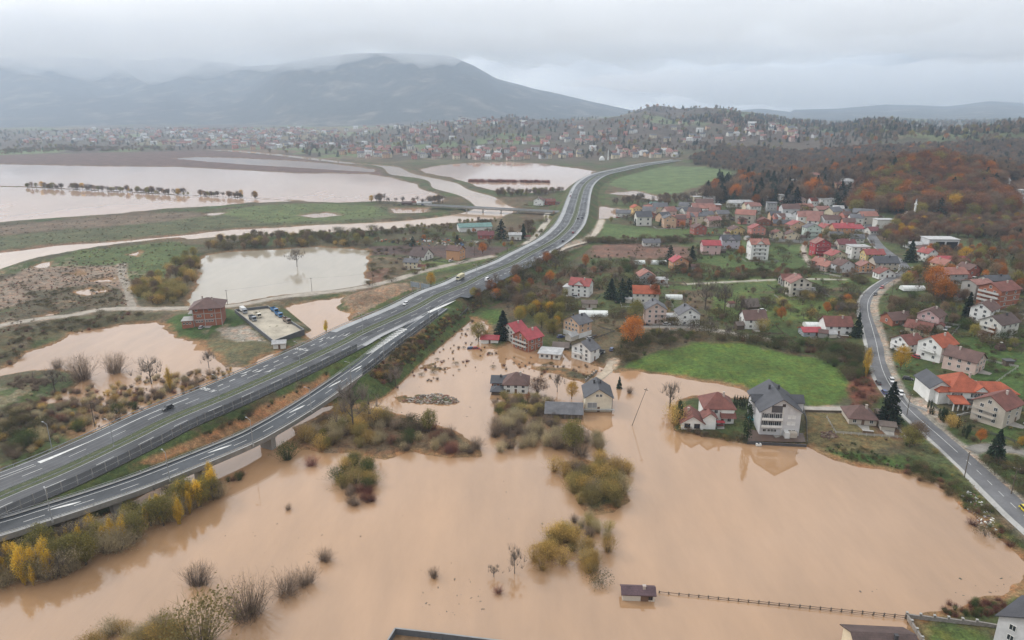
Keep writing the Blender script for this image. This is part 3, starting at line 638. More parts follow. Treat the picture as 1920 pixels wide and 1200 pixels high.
# village road with a broken edge and its lines
mb = MB(); Q = VIL; zz = ground_z(Q[:, 0], Q[:, 1]); zz = np.convolve(np.pad(zz, 6, 'edge'), np.ones(13) / 13, 'valid') + .18
VIL3 = np.c_[VIL[:, :2], zz]; nn = len(VIL3); wv = 4.1 + .4 * (fbm(np.arange(nn) / 4., np.zeros(nn), 3, 3) - .5)
strip(mb, VIL3, -wv, wv, 0, m_old); strip(mb, VIL3, -wv, -wv - 1.4, 0, m_conc, -.6); strip(mb, VIL3, wv, wv + 1.4, 0, m_conc, -.6); tag(mb.build('village_road'), kind='structure')
mk = MB(); k = near_i(VIL3, 1730, 792, 4)
dashes(VIL3, 0, .16, 3, 3.5, 0, near_i(VIL3, 1790, 845, 3)); line(VIL3, 0, .17, near_i(VIL3, 1785, 842, 3), near_i(VIL3, 1648, 545, 4)); tag(mk.build('road_lines'), kind='structure')
m_track = {}
for n, (q, wd, c) in tracks.items():
    L = TR[n]; z = ground_z(L[:, 0], L[:, 1]); z = np.maximum(np.convolve(np.pad(z, 2, 'edge'), np.ones(5) / 5, 'valid'), .12) + .10; Q = np.c_[L[:, :2], z]; nn = len(Q)
    wv = wd / 2 * (1 + .5 * (fbm(np.arange(nn) / 2.5, np.zeros(nn) + len(n), 3, 3) - .5)); mb = MB(); mm = plain('gravel_' + n, c, .95, .25, .3, dirt=.5)
    strip(mb, Q, -wv * .96, wv * .96, .04, mm); strip(mb, Q, -wv * .96, -wv - .7, .04, mm, -.35); strip(mb, Q, wv * .96, wv + .7, .04, mm, -.35); tag(mb.build(n), kind='structure')

# ------------------------------------------------------------------ ramp viaduct
via = RL[:k_via + 4]
b_root = empty('viaduct', (*via[len(via) // 2][:2], 0), 0, 'grey concrete viaduct carrying the two lane exit ramp over the flood', 'bridge')
def child(mb, name, root):
    o = mb.build(name, None); o.parent = root; o.matrix_parent_inverse = root.matrix_basis.inverted() if False else o.matrix_parent_inverse
    o.location = (-root.location[0], -root.location[1], -root.location[2]); return o
mb = MB(); strip(mb, via, -5.6, -5.6, .25, m_fascia, -1.0); strip(mb, via, 4.8, 4.8, -1.3, m_fascia, .3); strip(mb, via, -5.6, 4.8, -1.3, m_fascia, -1.3); strip(mb, via, -5.6, -5.0, .25, m_conc); strip(mb, via, 4.2, 4.8, .3, m_conc)
strip(mb, via, -3, -3, -1.3, m_fascia, -2.4); strip(mb, via, 3, 3, -2.4, m_fascia, -1.3); strip(mb, via, 3, -3, -2.4, m_fascia); child(mb, 'deck', b_root)
for px, py in [(640, 722), (500, 808), (373, 866), (215, 925), (60, 975)]:
    i = near_i(RL, px, py); c = RL[i]; d = RL[i + 1] - RL[i - 1]; a = math.atan2(d[1], d[0]); mb = MB()
    mb.box(-1.1, 1.1, -2.6, 2.6, -1.5, DECK - 2.3, m_conc, a, (c[0], c[1], 0)); mb.box(-1.3, 1.3, -3.4, 3.4, DECK - 2.5, DECK - 1.3, m_conc, a, (c[0], c[1], 0)); child(mb, 'pier', b_root)
# river bridge on the far side, with the road on it
A = np.array([*at0(800, 384.5, 5), 5.0]); B = np.array([*at0(1062, 398, 5), 5.0]); L = np.linspace(A, B, 40)
rb = empty('river_bridge', tuple(A), 0, 'long low concrete road bridge across the brown river', 'bridge'); mb = MB(); strip(mb, L, -4, 4, 0, m_old); strip(mb, L, -4, -4, 0, m_fascia, -1.2); strip(mb, L, 4, 4, -1.2, m_fascia, 0); strip(mb, L, 4, -4, -1.2, m_fascia)
strip(mb, L, -4, -4, .9, m_steel, 0); strip(mb, L, 4, 4, 0, m_steel, .9); child(mb, 'deck', rb)
for q in (0.3, .42, .55, .67):
    c = A + (B - A) * q; mb = MB(); mb.box(-.7, .7, -3, 3, -1, 4.2, m_conc, 0, (c[0], c[1], 0)); child(mb, 'pier', rb)

# ------------------------------------------------------------------ rails and barriers
def rail(L, off, lab, name='guardrail', step=4, h=.75, double=False, cat='guardrail'):
    root = empty(name, tuple(L[0] + np.r_[normals(L)[0] * off, 0]), 0, lab, cat); mb = MB(); strip(mb, L, off - .03, off - .03, h - .32, m_steel, h); strip(mb, L, off + .03, off + .03, h, m_steel, h - .32); strip(mb, L, off - .03, off + .03, h, m_steel)
    if double: strip(mb, L, off - .03, off + .03, h + .45, m_steel); strip(mb, L, off, off, h + .35, m_steel, h + .45)
    child(mb, 'rail', root); mb = MB(); P = offs(L, off)
    for q in P[::step]: mb.box(-.07, .07, -.07, .07, -.45, h + (.45 if double else 0), m_steel, 0, q)
    o = child(mb, 'posts', root); o['kind'] = 'stuff'
Mn = MED[::2]; n_far = len(Mn)
rail(Mn, -1.55, 'steel guardrail on the far side of the motorway median strip'); rail(Mn, 1.55, 'steel guardrail on the near side of the motorway median strip')
rail(MED[:, :][::2], -15.9, 'steel guardrail along the outer edge of the far carriageway'); rail(MED[i_join::2], 13.8, 'steel guardrail round the outside of the far motorway bend')
rail(RL[:-12], -5.3, 'double parapet rail along the upper side of the ramp', double=True, cat='parapet', name='parapet_rail')
rail(via, 4.5, 'white tubular railing along the lower edge of the viaduct', name='railing', h=1.05, cat='railing')
rail(MED[mi(650, 638):mi(735, 596)], 14.2, 'short guardrail on the grass wedge beside the exit', double=False)
m_pane = bpy.data.materials.new('tinted_barrier_pane'); m_pane.use_nodes = True; t = m_pane.node_tree; b = t.nodes['Principled BSDF']; b.inputs['Base Color'].default_value = (.030, .034, .040, 1); b.inputs['Roughness'].default_value = .3; b.inputs['Alpha'].default_value = .38
def barrier(L, off, lab, h=3.0):
    s = np.r_[0, np.cumsum(np.hypot(*np.diff(L[:, :2], axis=0).T))]; P = offs(L, off); u = np.arange(0, s[-1], 4.0); Q = np.stack([np.interp(u, s, P[:, k]) for k in range(3)], -1)
    root = empty('noise_barrier', tuple(Q[0]), 0, lab, 'noise barrier'); pm = MB(); pm.box(-.06, .06, -.09, .09, -.8, h + .1, m_fascia); pme = pm.mesh('post'); gm = MB(); gm.box(0, 3.7, -.02, .02, -.05, h, m_pane); gm.box(0, 3.7, -.08, .08, -.7, -.05, m_fascia); gme = gm.mesh('panel')
    for i, q in enumerate(Q):
        o = link('post', pme, root, tuple(q - Q[0]))
        if i < len(Q) - 1:
            d = Q[i + 1] - q; o = link('panel', gme, root, tuple(q - Q[0] + d * .04)); o.rotation_euler = (0, 0, math.atan2(d[1], d[0])); o.scale = (np.hypot(*d[:2]) * .92 / 3.7, 1, 1)
barrier(MED[:mi(638, 644)], 12.9, 'long noise barrier of dark tinted panes beside the near carriageway')
barrier(RL[k_via + 3:len(RL) - 6], 4.7, 'curved noise barrier of dark panes along the start of the exit ramp')

# ------------------------------------------------------------------ lamps and poles
m_pole = plain('lamp_grey', (.36, .37, .38), .5, .08, 1, metal=.4); m_wood = plain('pole_wood', (.10, .08, .06), .9, .2, 1); m_lampg = plain('lamp_glass', (.6, .6, .58), .3)
def lamp_proto():
    r = empty('street_lamp'); mb = MB(); mb.tube((0, 0, -.5), (0, 0, 9.2), .15, .08, m_pole, 8); mb.box(-.25, .25, -.25, .25, -.6, .25, m_conc); p = mb.build('pole', r); mb = MB(); mb.tube((0, 0, 9.1), (1.7, 0, 9.55), .06, .05, m_pole); mb.build('arm', r)
    mb = MB(); mb.box(1.5, 2.35, -.17, .17, 9.48, 9.62, m_pole); mb.box(1.6, 2.25, -.13, .13, 9.43, 9.48, m_lampg); mb.build('lamp_head', r); return r
def copy_thing(o, name=None, parent=None):
    c = o.copy(); C.objects.link(c)
    if parent: c.parent = parent
    for ch in o.children: copy_thing(ch, None, c)
    return c
lampP = lamp_proto(); first = True
def put(proto, used, loc, rz=0, s=1, label=None, cat=None, group=None, copy=copy_thing):
    o = proto if not used else copy(proto)
    o.location = loc; o.rotation_euler = (0, 0, rz); o.scale = (s, s, s); tag(o, label, cat, group); return o
LA = [(212, 834, 'M', 'second'), (414, 746, 'M', 'third'), (79, 836, 'L', ''), (564, 680, 'M', ''), (680, 622, 'M', ''), (884, 522, 'M', ''), (101, 973, 'R', ''), (307, 897, 'R', ''), (463, 828, 'R', ''), (570, 768, 'R', ''), (646, 718, 'R', ''), (705, 672, 'R', ''), (795, 605, 'R', '')]
labs = {212: 'street lamp on the median above the long barrier, behind the near shrubs', 414: 'street lamp on the median beside the white road lettering', 79: 'street lamp on the outer verge by the dark green bushes', 564: 'street lamp on the median level with the walled truck yard', 680: 'street lamp on the median behind the grass wedge', 884: 'far street lamp on the median beside the yellow lorry',
        101: 'street lamp on the ramp nearest to the frame corner with poplars below', 307: 'street lamp on the ramp above a viaduct pier and yellow bushes', 463: 'street lamp on the ramp left of the middle viaduct pier', 570: 'street lamp on the ramp above the bushy island', 646: 'street lamp on the ramp where the viaduct meets the bank', 705: 'street lamp beside the ramp noise barrier', 795: 'street lamp where the ramp leaves the motorway'}
for i, (px, py, sd, _) in enumerate(LA):
    L, o = (MED, 0.0) if sd == 'M' else (MED, -16.6) if sd == 'L' else (RL, 4.95)
    k = near_i(L, px, py); P = offs(L, o)[k]; d = L[k + 1] - L[k]; a = math.atan2(d[1], d[0])
    put(lampP, i > 0, tuple(P), a + math.pi / 2, 1, labs[px], 'street lamp', 'street lamps along the motorway')
pole_px = [(427, 571, 9, 'wooden power pole on the gravel track below the pond'), (585, 546, 9, 'power pole on the bank between the pond and the walled yard'), (178 * 1.0, 800, 10, 'dark power pole in the scrub above the motorway'), (699, 536, 9, 'power pole at the near corner of the pond'), (890, 480, 10, 'power pole in the ploughed field beside the motorway'), (951, 472, 10, 'power pole on the verge near the orange tree'),
           (1185, 798, 16, 'leaning power pole standing in the flood right of the cream house'), (1255, 765, 9, 'power pole by the bare flooded tree'), (1610 + 90, 780, 9, 'wooden pole beside the road below the tall spruce'), (1808, 895, 9, 'wooden pole on the road verge above the long hedge'), (1896, 926, 9, 'wooden pole on the slope right of the road'), (1512, 690, 0, ''), (1617, 690, 8, 'wooden pole beside the yellow poplar at the road'), (1672, 555, 9, 'concrete pole at the road bend'), (1235, 635, 8, 'power pole in front of the pale pink house'), (1294, 618, 8, 'power pole in front of the white gabled house'), (1333, 622, 8, 'power pole beside the gravel drive')]
poleP = empty('power_pole'); mb = MB(); mb.tube((0, 0, -.6), (0, 0, 9), .16, .10, m_wood, 7); mb.build('pole', poleP); mb = MB(); mb.box(-.9, .9, -.06, .06, 8.5, 8.65, m_wood); [mb.tube((x, 0, 8.6), (x, 0, 8.9), .05, .04, m_lampg) for x in (-.8, 0, .8)]; mb.build('cross_arm', poleP)
used = False
for px, py, h, lab in pole_px:
    if not h: continue
    p = hit(px, py); o = put(poleP, used, tuple(p), random.uniform(-.6, .6), h / 9, lab, 'power pole', 'power poles'); used = True
    if px == 1185: o.rotation_euler = (0, R(17), 0); o.scale = (.75, .75, h / 9)
# ------------------------------------------------------------------ buildings
WC = {'white': (.70, .70, .68), 'offwhite': (.58, .57, .53), 'cream': (.60, .52, .38), 'palepink': (.56, .43, .38), 'pink': (.55, .38, .37), 'peach': (.55, .37, .25), 'yellow': (.58, .45, .22), 'grey': (.36, .36, .36),
      'palegrey': (.52, .52, .53), 'beige': (.45, .40, .34), 'brick': (.30, .115, .07), 'brickred': (.32, .10, .075), 'orange': (.50, .27, .15), 'crimson': (.38, .06, .07), 'lilac': (.45, .42, .48), 'salmon': (.50, .21, .17), 'concrete': (.30, .29, .27),
      'wood': (.10, .075, .055), 'dark': (.07, .065, .06), 'greyblue': (.30, .33, .37), 'mint': (.50, .58, .52), 'raw': (.52, .48, .42), 'ivory': (.63, .58, .47)}
RC = {'red': (.27, .055, .047), 'crimson': (.34, .040, .050), 'brown': (.120, .066, .056), 'darkbrown': (.085, .055, .05), 'redbrown': (.17, .06, .046), 'orange': (.34, .080, .036), 'salmon': (.29, .125, .095), 'slate': (.050, .052, .062), 'grey': (.12, .12, .13),
      'palegrey': (.42, .42, .42), 'maroon': (.16, .045, .05), 'green': (.12, .22, .20), 'pinkbrown': (.25, .12, .10), 'wood': (.13, .10, .085), 'pink': (.28, .13, .12), 'hut': (.105, .062, .072)}
def wmat(k): return plain('wall_' + k, WC[k], .85, .10, .35, dirt=.35 if k not in ('white', 'offwhite') else .22)
def rmat(k): return roofing('roof_' + k, RC[k], .5 if k in ('crimson', 'red', 'slate') else .75)
m_glass, t, b = mat('window_glass'); b.inputs['Base Color'].default_value = (.030, .036, .045, 1); b.inputs['Roughness'].default_value = .12
m_hole_shade = plain('opening_shade', (.012, .012, .013), .9, .1); m_frame = plain('window_frame', (.62, .62, .60), .5, .05); m_bframe = plain('brown_frame', (.10, .06, .04), .6, .1); m_door = plain('door_wood', (.13, .075, .05), .6, .15)  # openings are closed panels; the shade inside is painted as near black
m_chim = plain('chimney_render', (.42, .36, .32), .85, .15); m_chimd = plain('dark_chimney', (.05, .05, .055), .6, .1); m_rail = plain('balcony_rail', (.45, .44, .42), .6, .1); m_poly, t, b = mat('greenhouse_film'); b.inputs['Base Color'].default_value = (.62, .64, .62, 1); b.inputs['Roughness'].default_value = .3
_wm = {}
def win_mesh(w_, h_, frame, glass):
    k = (round(w_, 2), round(h_, 2), frame.name, glass.name)
    if k not in _wm:
        mb = MB(); f = .11; a, c = w_ / 2, h_ / 2
        mb.box(-a, a, -.01, .05, -c, c, glass); mb.box(-a - f, -a, -.07, .06, -c - f, c + f, frame); mb.box(a, a + f, -.07, .06, -c - f, c + f, frame); mb.box(-a, a, -.07, .06, c, c + f, frame); mb.box(-a, a, -.12, .06, -c - f, -c, frame)
        mb.box(-.04, .04, -.05, .05, -c, c, frame); _wm[k] = mb.mesh('window')
    return _wm[k]
def gable_parts(root, L, D, eave, rise, wm, rm, base=-2.6, over=.65, rot=0, hip=0.0, flat=False, cx=0, cy=0, asym=0.0, thick=.24, wall_name='wall', roof_name='roof'):
    """walls and roof of a block with its ridge along local X (length L, depth D), turned by rot about its centre"""
    c, n = math.cos(rot), math.sin(rot)
    T = lambda p: (cx + c * p[0] - n * p[1], cy + n * p[0] + c * p[1], p[2])
    a, d = L / 2, D / 2; rx = a - hip * min(a, d) * 1.0; ry = asym * d
    mb = MB(); mb.box(-a, a, -d, d, base, eave, wm)
    if not flat and hip < .3:
        for x0, x1 in ((-a, -a + .25), (a - .25, a)):
            mb.prism([(-d, eave), (d, eave), (ry, eave + rise)], x0, x1, wm, axis='x')
    mb.v = [T(p) for p in mb.v]; wall = mb.build(wall_name, root)
    mb = MB()
    if flat:
        mb.box(-a - over, a + over, -d - over, d + over, eave + .003, eave + .35, rm)
    else:
        sl = rise / d; e0 = eave - over * sl; A = a + (over if hip < .3 else over); ez = e0
        up = [(-A, -d - over, ez), (A, -d - over, ez), (A, d + over, ez), (-A, d + over, ez)]
        q = (rx if hip > .3 else A); r0, r1 = (-q, ry, eave + rise), (q, ry, eave + rise)
        o = (0, 0, thick)
        ad = lambda p: (p[0], p[1], p[2] + thick)
        t0, t1 = ad(r0), ad(r1); U = [ad(p) for p in up]
        mb.poly([U[0], U[1], t1, t0], rm); mb.poly([U[2], U[3], t0, t1], rm)
        mb.poly([up[1], up[0], r0, r1], rm); mb.poly([up[3], up[2], r1, r0], rm)
        if hip > .3: mb.poly([U[1], U[2], t1], rm); mb.poly([U[3], U[0], t0], rm)
        else:
            for s_, (i, j) in ((r1, (1, 2)), (r0, (3, 0))):
                mb.poly([up[i], s_, ad(s_), U[i]], rm); mb.poly([s_, up[j], U[j], ad(s_)], rm)
        for i, j in ((0, 1), (2, 3)) + (((1, 2), (3, 0)) if hip > .3 else ()): mb.poly([up[i], up[j], U[j], U[i]], rm)
    mb.v = [T(p) for p in mb.v]; roof = mb.build(roof_name, root); return wall, roof
HOUSES = []
def house(px, py, wpx, hpx, dep, rot, wall, roof, typ, rise, label, wf=(3, 2), ws=(2, 2), bal=None, chim=1, extra=None, frame='w', cat='house', name='house', cx=None, group=None, door=True, over=.65, attic=True):
    p = hit(px, py); k = pxm(p[0], p[1], p[2]); w_ = wpx / k; h_ = hpx / k / .955; r = R(rot)
    near = k > 1.05
    root = empty(name, (p[0], p[1], p[2]), r, label, cat, group); HOUSES.append((root, px, py, k))
    # local frame: front wall on y = 0, depth towards +y
    wm, rm = wmat(wall), rmat(roof); cyy = dep / 2
    gy = typ == 'gy'
    _, rf = gable_parts(root, dep if gy else w_, w_ if gy else dep, h_, rise, wm, rm, rot=math.pi / 2 if gy else 0, hip=.95 if typ == 'hip' else 0, flat=typ == 'flat', cy=cyy, over=over)
    fr = {'w': m_frame, 'b': m_bframe, 'o': m_hole_shade}[frame]; gl = m_hole_shade if frame == 'o' else m_glass
    me = win_mesh(1.15, 1.25, fr, gl)
    def wrow(nc, nr, width, face, hh):
        fl = hh / max(nr, 1)
        for j in range(nr):
            z = fl * j + fl * .55
            for i in range(nc):
                x = (i + .5) / nc * width - width / 2
                if face == 'f' and j == 0 and door and i == nc // 2: continue
                if bal and bal[0] == face and j > 0 and face == 'f' and False: continue
                o = link('window', me, root)
                if face == 'f': o.location = (x, -.02, z)
                elif face == 'l': o.location = (-w_ / 2 - .02, cyy - x, z); o.rotation_euler = (0, 0, -math.pi / 2)
                else: o.location = (w_ / 2 + .02, cyy + x, z); o.rotation_euler = (0, 0, math.pi / 2)
    if near:
        wrow(wf[0], wf[1], w_ * .92, 'f', h_); wrow(ws[0], ws[1], dep * .85, 'l' if rot >= 0 else 'r', h_)
        if gy and rise > 2.2 and attic:
            o = link('window', me, root); o.location = (0, -.02, h_ + rise * .36)
        if typ == 'gx' and abs(rot) > 12 and rise > 2.4 and attic:
            o = link('window', me, root); o.location = ((-1 if rot > 0 else 1) * (w_ / 2 + .02), cyy, h_ + rise * .3); o.rotation_euler = (0, 0, -math.pi / 2 if rot > 0 else math.pi / 2)
        if door and h_ > 2.2:
            mb = MB(); x = ((wf[0] // 2) + .5) / max(wf[0], 1) * w_ * .92 - w_ * .46; mb.box(x - .5, x + .5, -.05, .02, -.1, 2.1, m_door if frame != 'o' else m_hole_shade); mb.build('door', root)
    if bal:
        face, n_, x0, x1 = bal
        for j in range(1, n_ + 1):
            z = h_ / (n_ + 1) * j + (.0 if n_ < 3 else .1); mb = MB()
            if face == 'f': A = x0 * w_ / 2; B = x1 * w_ / 2; mb.box(A, B, -1.35, -.003, z - .18, z, m_conc); mb.box(A, B, -1.35, -1.25, z, z + .95, wm if n_ > 1 and wall != 'brick' else m_rail); mb.box(A, A + .08, -1.25, -.003, z, z + .95, m_rail); mb.box(B - .08, B, -1.25, -.003, z, z + .95, m_rail)
            else:
                s_ = -1 if face == 'l' else 1; A = cyy + x0 * dep / 2; B = cyy + x1 * dep / 2; X0, X1 = sorted((s_ * (w_ / 2 + .003), s_ * (w_ / 2 + 1.35))); Xr = sorted((s_ * (w_ / 2 + 1.25), s_ * (w_ / 2 + 1.35)))
                mb.box(X0, X1, A, B, z - .18, z, m_conc); mb.box(Xr[0], Xr[1], A, B, z, z + .95, wm if wall != 'brick' else m_rail)
            mb.build('balcony', root)
    for i in range(chim if near or chim > 1 else 0):
        mb = MB(); y = cyy + dep * .12 * (1 if i else -1); x = w_ * (.18 if i == 0 else -.2)
        if gy: x, y = w_ * .12 * (1 if i else -1), cyy + dep * .15
        zt = h_ + rise + .7; cm = m_chimd if roof in ('slate', 'grey', 'darkbrown') else m_chim
        mb.box(x - .32, x + .32, y - .32, y + .32, h_ + rise * .3, zt, cm); mb.box(x - .42, x + .42, y - .42, y + .42, zt, zt + .12, cm)
        o = mb.build('chimney', rf)
    if extra: extra(root, w_, h_, dep, wm, rm)
    return root
H = house
# ---- houses standing in or beside the flood
def ex_twin(root, w_, h_, d, wm, rm):
    mb = MB(); s_ = -1
    for z in (h_ * .36, h_ * .70): mb.box(-w_ / 2 - 1.3, -w_ / 2 - .003, .4, d - .4, z - .2, z, m_conc); mb.box(-w_ / 2 - 1.3, -w_ / 2 - 1.2, .4, d - .4, z, z + .85, m_rail)
    mb.build('balcony', root)
    for x in (-w_ / 2 + .12, 0, w_ / 2 - .12): m2 = MB(); m2.box(x - .14, x + .14, -.06, -.003, -2, h_, m_conc); m2.build('column', root)
    m2 = MB(); m2.box(-w_ / 2, w_ / 2, -.05, -.002, h_ * .5 - .15, h_ * .5 + .12, m_conc); m2.build('ring_beam', root)
H(977, 640, 30, 21, 10, 42, 'offwhite', 'crimson', 'gx', 3.2, 'pale house with red metal roof, behind its brick twin by the tall spruce', ws=(2, 3))
H(1004, 656, 38, 23, 11, 42, 'brick', 'crimson', 'gx', 3.2, 'raw brick house with red metal roof standing in brown flood water', wf=(2, 2), ws=(3, 3), extra=ex_twin, door=False)
def ex_lower(root, w_, h_, d, wm, rm):
    mb = MB(); m = wmat('white'); mb.box(-w_ / 2 - .06, w_ / 2 + .06, -.06, d + .06, -2.5, h_ * .34, m); mb.build('plinth', root)
H(1097, 631, 34, 26, 11, 42, 'peach', 'grey', 'gx', 3.0, 'peach brick house with grey roof and a white ground floor', wf=(2, 3), ws=(4, 3), extra=ex_lower, chim=2, door=False)
def ex_garage(root, w_, h_, d, wm, rm):
    mb = MB(); x0 = w_ / 2 + .003; mb.box(x0, x0 + 6.5, 1, d - 1, -2, 2.3, wm); mb.prism([(x0, 2.3), (x0 + 6.9, 2.3), (x0, 4.6)], .7, d - .7, rmat('slate')); mb.box(x0 + 2.2, x0 + 5.2, .93, 1, -1, 2, m_hole_shade); mb.build('garage', root)
H(1115, 676, 28, 22, 11, 48, 'white', 'grey', 'gx', 3.2, 'white house with grey roof and a dark roofed lean-to garage at the flood edge', wf=(1, 2), ws=(3, 3), extra=ex_garage, bal=('l', 1, -.2, .8))
H(967, 738, 45, 18, 10, -4, 'white', 'brown', 'hip', 3.4, 'white flooded house under a brown four sided hipped roof', wf=(3, 2), ws=(2, 2), chim=1)
H(934, 731, 24, 14, 8, -4, 'brick', 'slate', 'gx', 1.6, 'low brick wing with dark roof left of the hipped white flooded house', wf=(2, 1), door=False)
H(933, 741, 23, 8, 5, -4, 'wood', 'slate', 'hip', 1.2, 'small dark roofed shed in the flood before the low brick wing', wf=(0, 0), ws=(0, 0), chim=0, cat='shed', name='shed')
def ex_barn(root, w_, h_, d, wm, rm):
    for i in range(16):
        mb = MB(); x = -w_ / 2 + (i + .5) * w_ / 16; mb.box(x - w_ / 38, x + w_ / 38, -.08, -.003, -1, h_ - .05, plain('barn_board%d' % (i % 3), [(.13, .11, .09), (.09, .075, .06), (.17, .15, .13)][i % 3], .9, .2)); mb.build('plank', root)
H(1057, 785, 67, 10, 10.5, -5, 'wood', 'grey', 'gx', 2.1, 'long low grey roofed barn of dark boards standing in the flood', wf=(0, 0), ws=(0, 0), chim=0, extra=ex_barn, cat='barn', name='barn')
def ex_cream(root, w_, h_, d, wm, rm):
    me = win_mesh(3.6, 2.2, m_frame, plain('grey_blind', (.25, .26, .27), .5)); o = link('window', me, root, (-w_ * .24, -.02, h_ * .45))
    me = win_mesh(.9, 1.0, m_frame, m_glass); [link('window', me, root, (x, -.02, h_ + .7)) for x in (-.65, .75)]
    mb = MB(); mb.box(-w_ / 2 - .4, w_ / 2 + .9, -1.2, -.003, h_ * .18, h_ * .18 + .12, m_conc); mb.build('terrace_slab', root)
    mb = MB(); mb.box(w_ / 2 - .06, w_ / 2 + .1, -.12, -.003, -2, h_, m_dark); mb.build('drain_pipe', root)
H(1122, 772, 50, 28, 12, -1, 'ivory', 'slate', 'gy', 3.4, 'cream house with dark grey gable roof standing deep in the flood', wf=(0, 0), ws=(0, 0), chim=2, extra=ex_cream, attic=False)
def ex_small(root, w_, h_, d, wm, rm):
    me = win_mesh(1.9, 1.7, m_bframe, m_glass); [link('window', me, root, (x, -.02, h_ * .5)) for x in (-1.9, 1.6)]
H(1298, 805, 40, 13, 9, -6, 'white', 'redbrown', 'gy', 2.6, 'small white cottage with red tiles at the water, two large windows in its gable', wf=(0, 0), ws=(1, 1), extra=ex_small, door=False, attic=False)
def ex_villa(root, w_, h_, d, wm, rm):
    gable_parts(root, 5, 4.4, h_ * .72, 1.7, wm, rm, rot=math.pi / 2, cx=-w_ / 2 + 1.2, cy=-2.2, wall_name='bay', roof_name='bay_roof')
    mb = MB(); mb.prism([(-2.2, h_ * .5), (-.003, h_ * .5), (-.003, h_ * .5 + 1.7)], w_ * .02, w_ * .54, rm, axis='x'); mb.build('porch_roof', root)
    mb = MB(); mb.box(w_ * .05, w_ * .48, -.4, -.003, h_ * .62, h_ * .98, wm); mb.build('balcony', root)
H(1347, 795, 55, 31, 11, -4, 'white', 'redbrown', 'hip', 4.0, 'white villa with red brown hipped roof in the row of cypresses', wf=(4, 2), ws=(2, 2), extra=ex_villa)
def ex_big(root, w_, h_, d, wm, rm):
    dk = plain('recess_shade', (.09, .085, .09), .8, .1)  # flat slabs on the front, dark tone paints the shade of the loggias
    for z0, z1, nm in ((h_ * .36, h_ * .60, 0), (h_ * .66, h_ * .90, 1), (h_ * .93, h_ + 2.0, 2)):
        mb = MB(); x1 = .02 * w_; mb.box(-w_ * .47 + (w_ * .22 if nm == 2 else 0), x1, -.05, -.002, z0, z1, dk); mb.build('loggia_shade', root)
        if nm < 2:
            mb = MB(); mb.box(-w_ * .49, w_ * .03, -1.3, -.06, z0 - .2, z0, m_conc); mb.box(-w_ * .49, w_ * .03, -1.3, -1.18, z0, z0 + .95, wmat('white')); mb.build('balcony', root)
            me = win_mesh(1.3, 1.7, m_frame, m_glass); [link('window', me, root, (x * w_, -.07, (z0 + z1) / 2 + .1)) for x in (-.38, -.24, -.09)]
    me = win_mesh(1.0, .9, m_frame, m_hole_shade); [link('window', me, root, (x * w_, -.02, h_ * .19)) for x in (-.38, -.26, -.19, -.12, .25, .36)]
    me = win_mesh(1.2, 1.2, m_frame, plain('roller_blind', (.66, .66, .65), .6)); [link('window', me, root, (x * w_, -.02, z * h_)) for x in (.22, .33) for z in (.5, .76)]
    me = win_mesh(.9, .9, m_bframe, m_glass); link('window', me, root, (.05 * w_, -.02, h_ + 2.2))
    mb = MB(); mb.box(.03 * w_, .032 * w_ + .3, -.16, -.003, -1, h_ + 1, wmat('offwhite')); mb.build('downpipe', root)
    gable_parts(root, 6.5, 5, h_ * .98, 2.0, wm, rm, rot=0, cx=w_ / 2 + .2, cy=d * .62, base=h_ * .5, wall_name='dormer', roof_name='dormer_roof', over=.4)
    gable_parts(root, 6.0, 4, h_ * 1.02, 1.8, wm, rm, rot=0, cx=-w_ / 2 + 1.6, cy=d * .55, base=h_ * .5, wall_name='dormer', roof_name='dormer_roof', over=.4)
    mb = MB(); mb.box(w_ * .10, w_ * .22, -2.6, -.003, -1, 2.2, m_frame); mb.box(w_ * .24, w_ * .42, -2.0, -.003, -1, 2.0, wmat('beige')); mb.build('entrance_steps', root)
H(1460, 816, 72, 47, 18, -5, 'palegrey', 'slate', 'gy', 4.6, 'tall pale grey four storey house with slate roof at the flood shore', wf=(0, 0), ws=(4, 4), chim=2, extra=ex_big, over=.9, attic=False, door=False)
H(1617, 797, 48, 13, 10, -10, 'beige', 'brown', 'hip', 3.2, 'small beige cottage with brown pyramid roof beside the tall spruce', wf=(3, 1), ws=(2, 1))
H(1664, 808, 24, 10, 4, -15, 'raw', 'wood', 'gx', .8, 'small plank shed right of the beige pyramid roofed cottage', wf=(0, 0), ws=(0, 0), chim=0, cat='shed', name='shed')
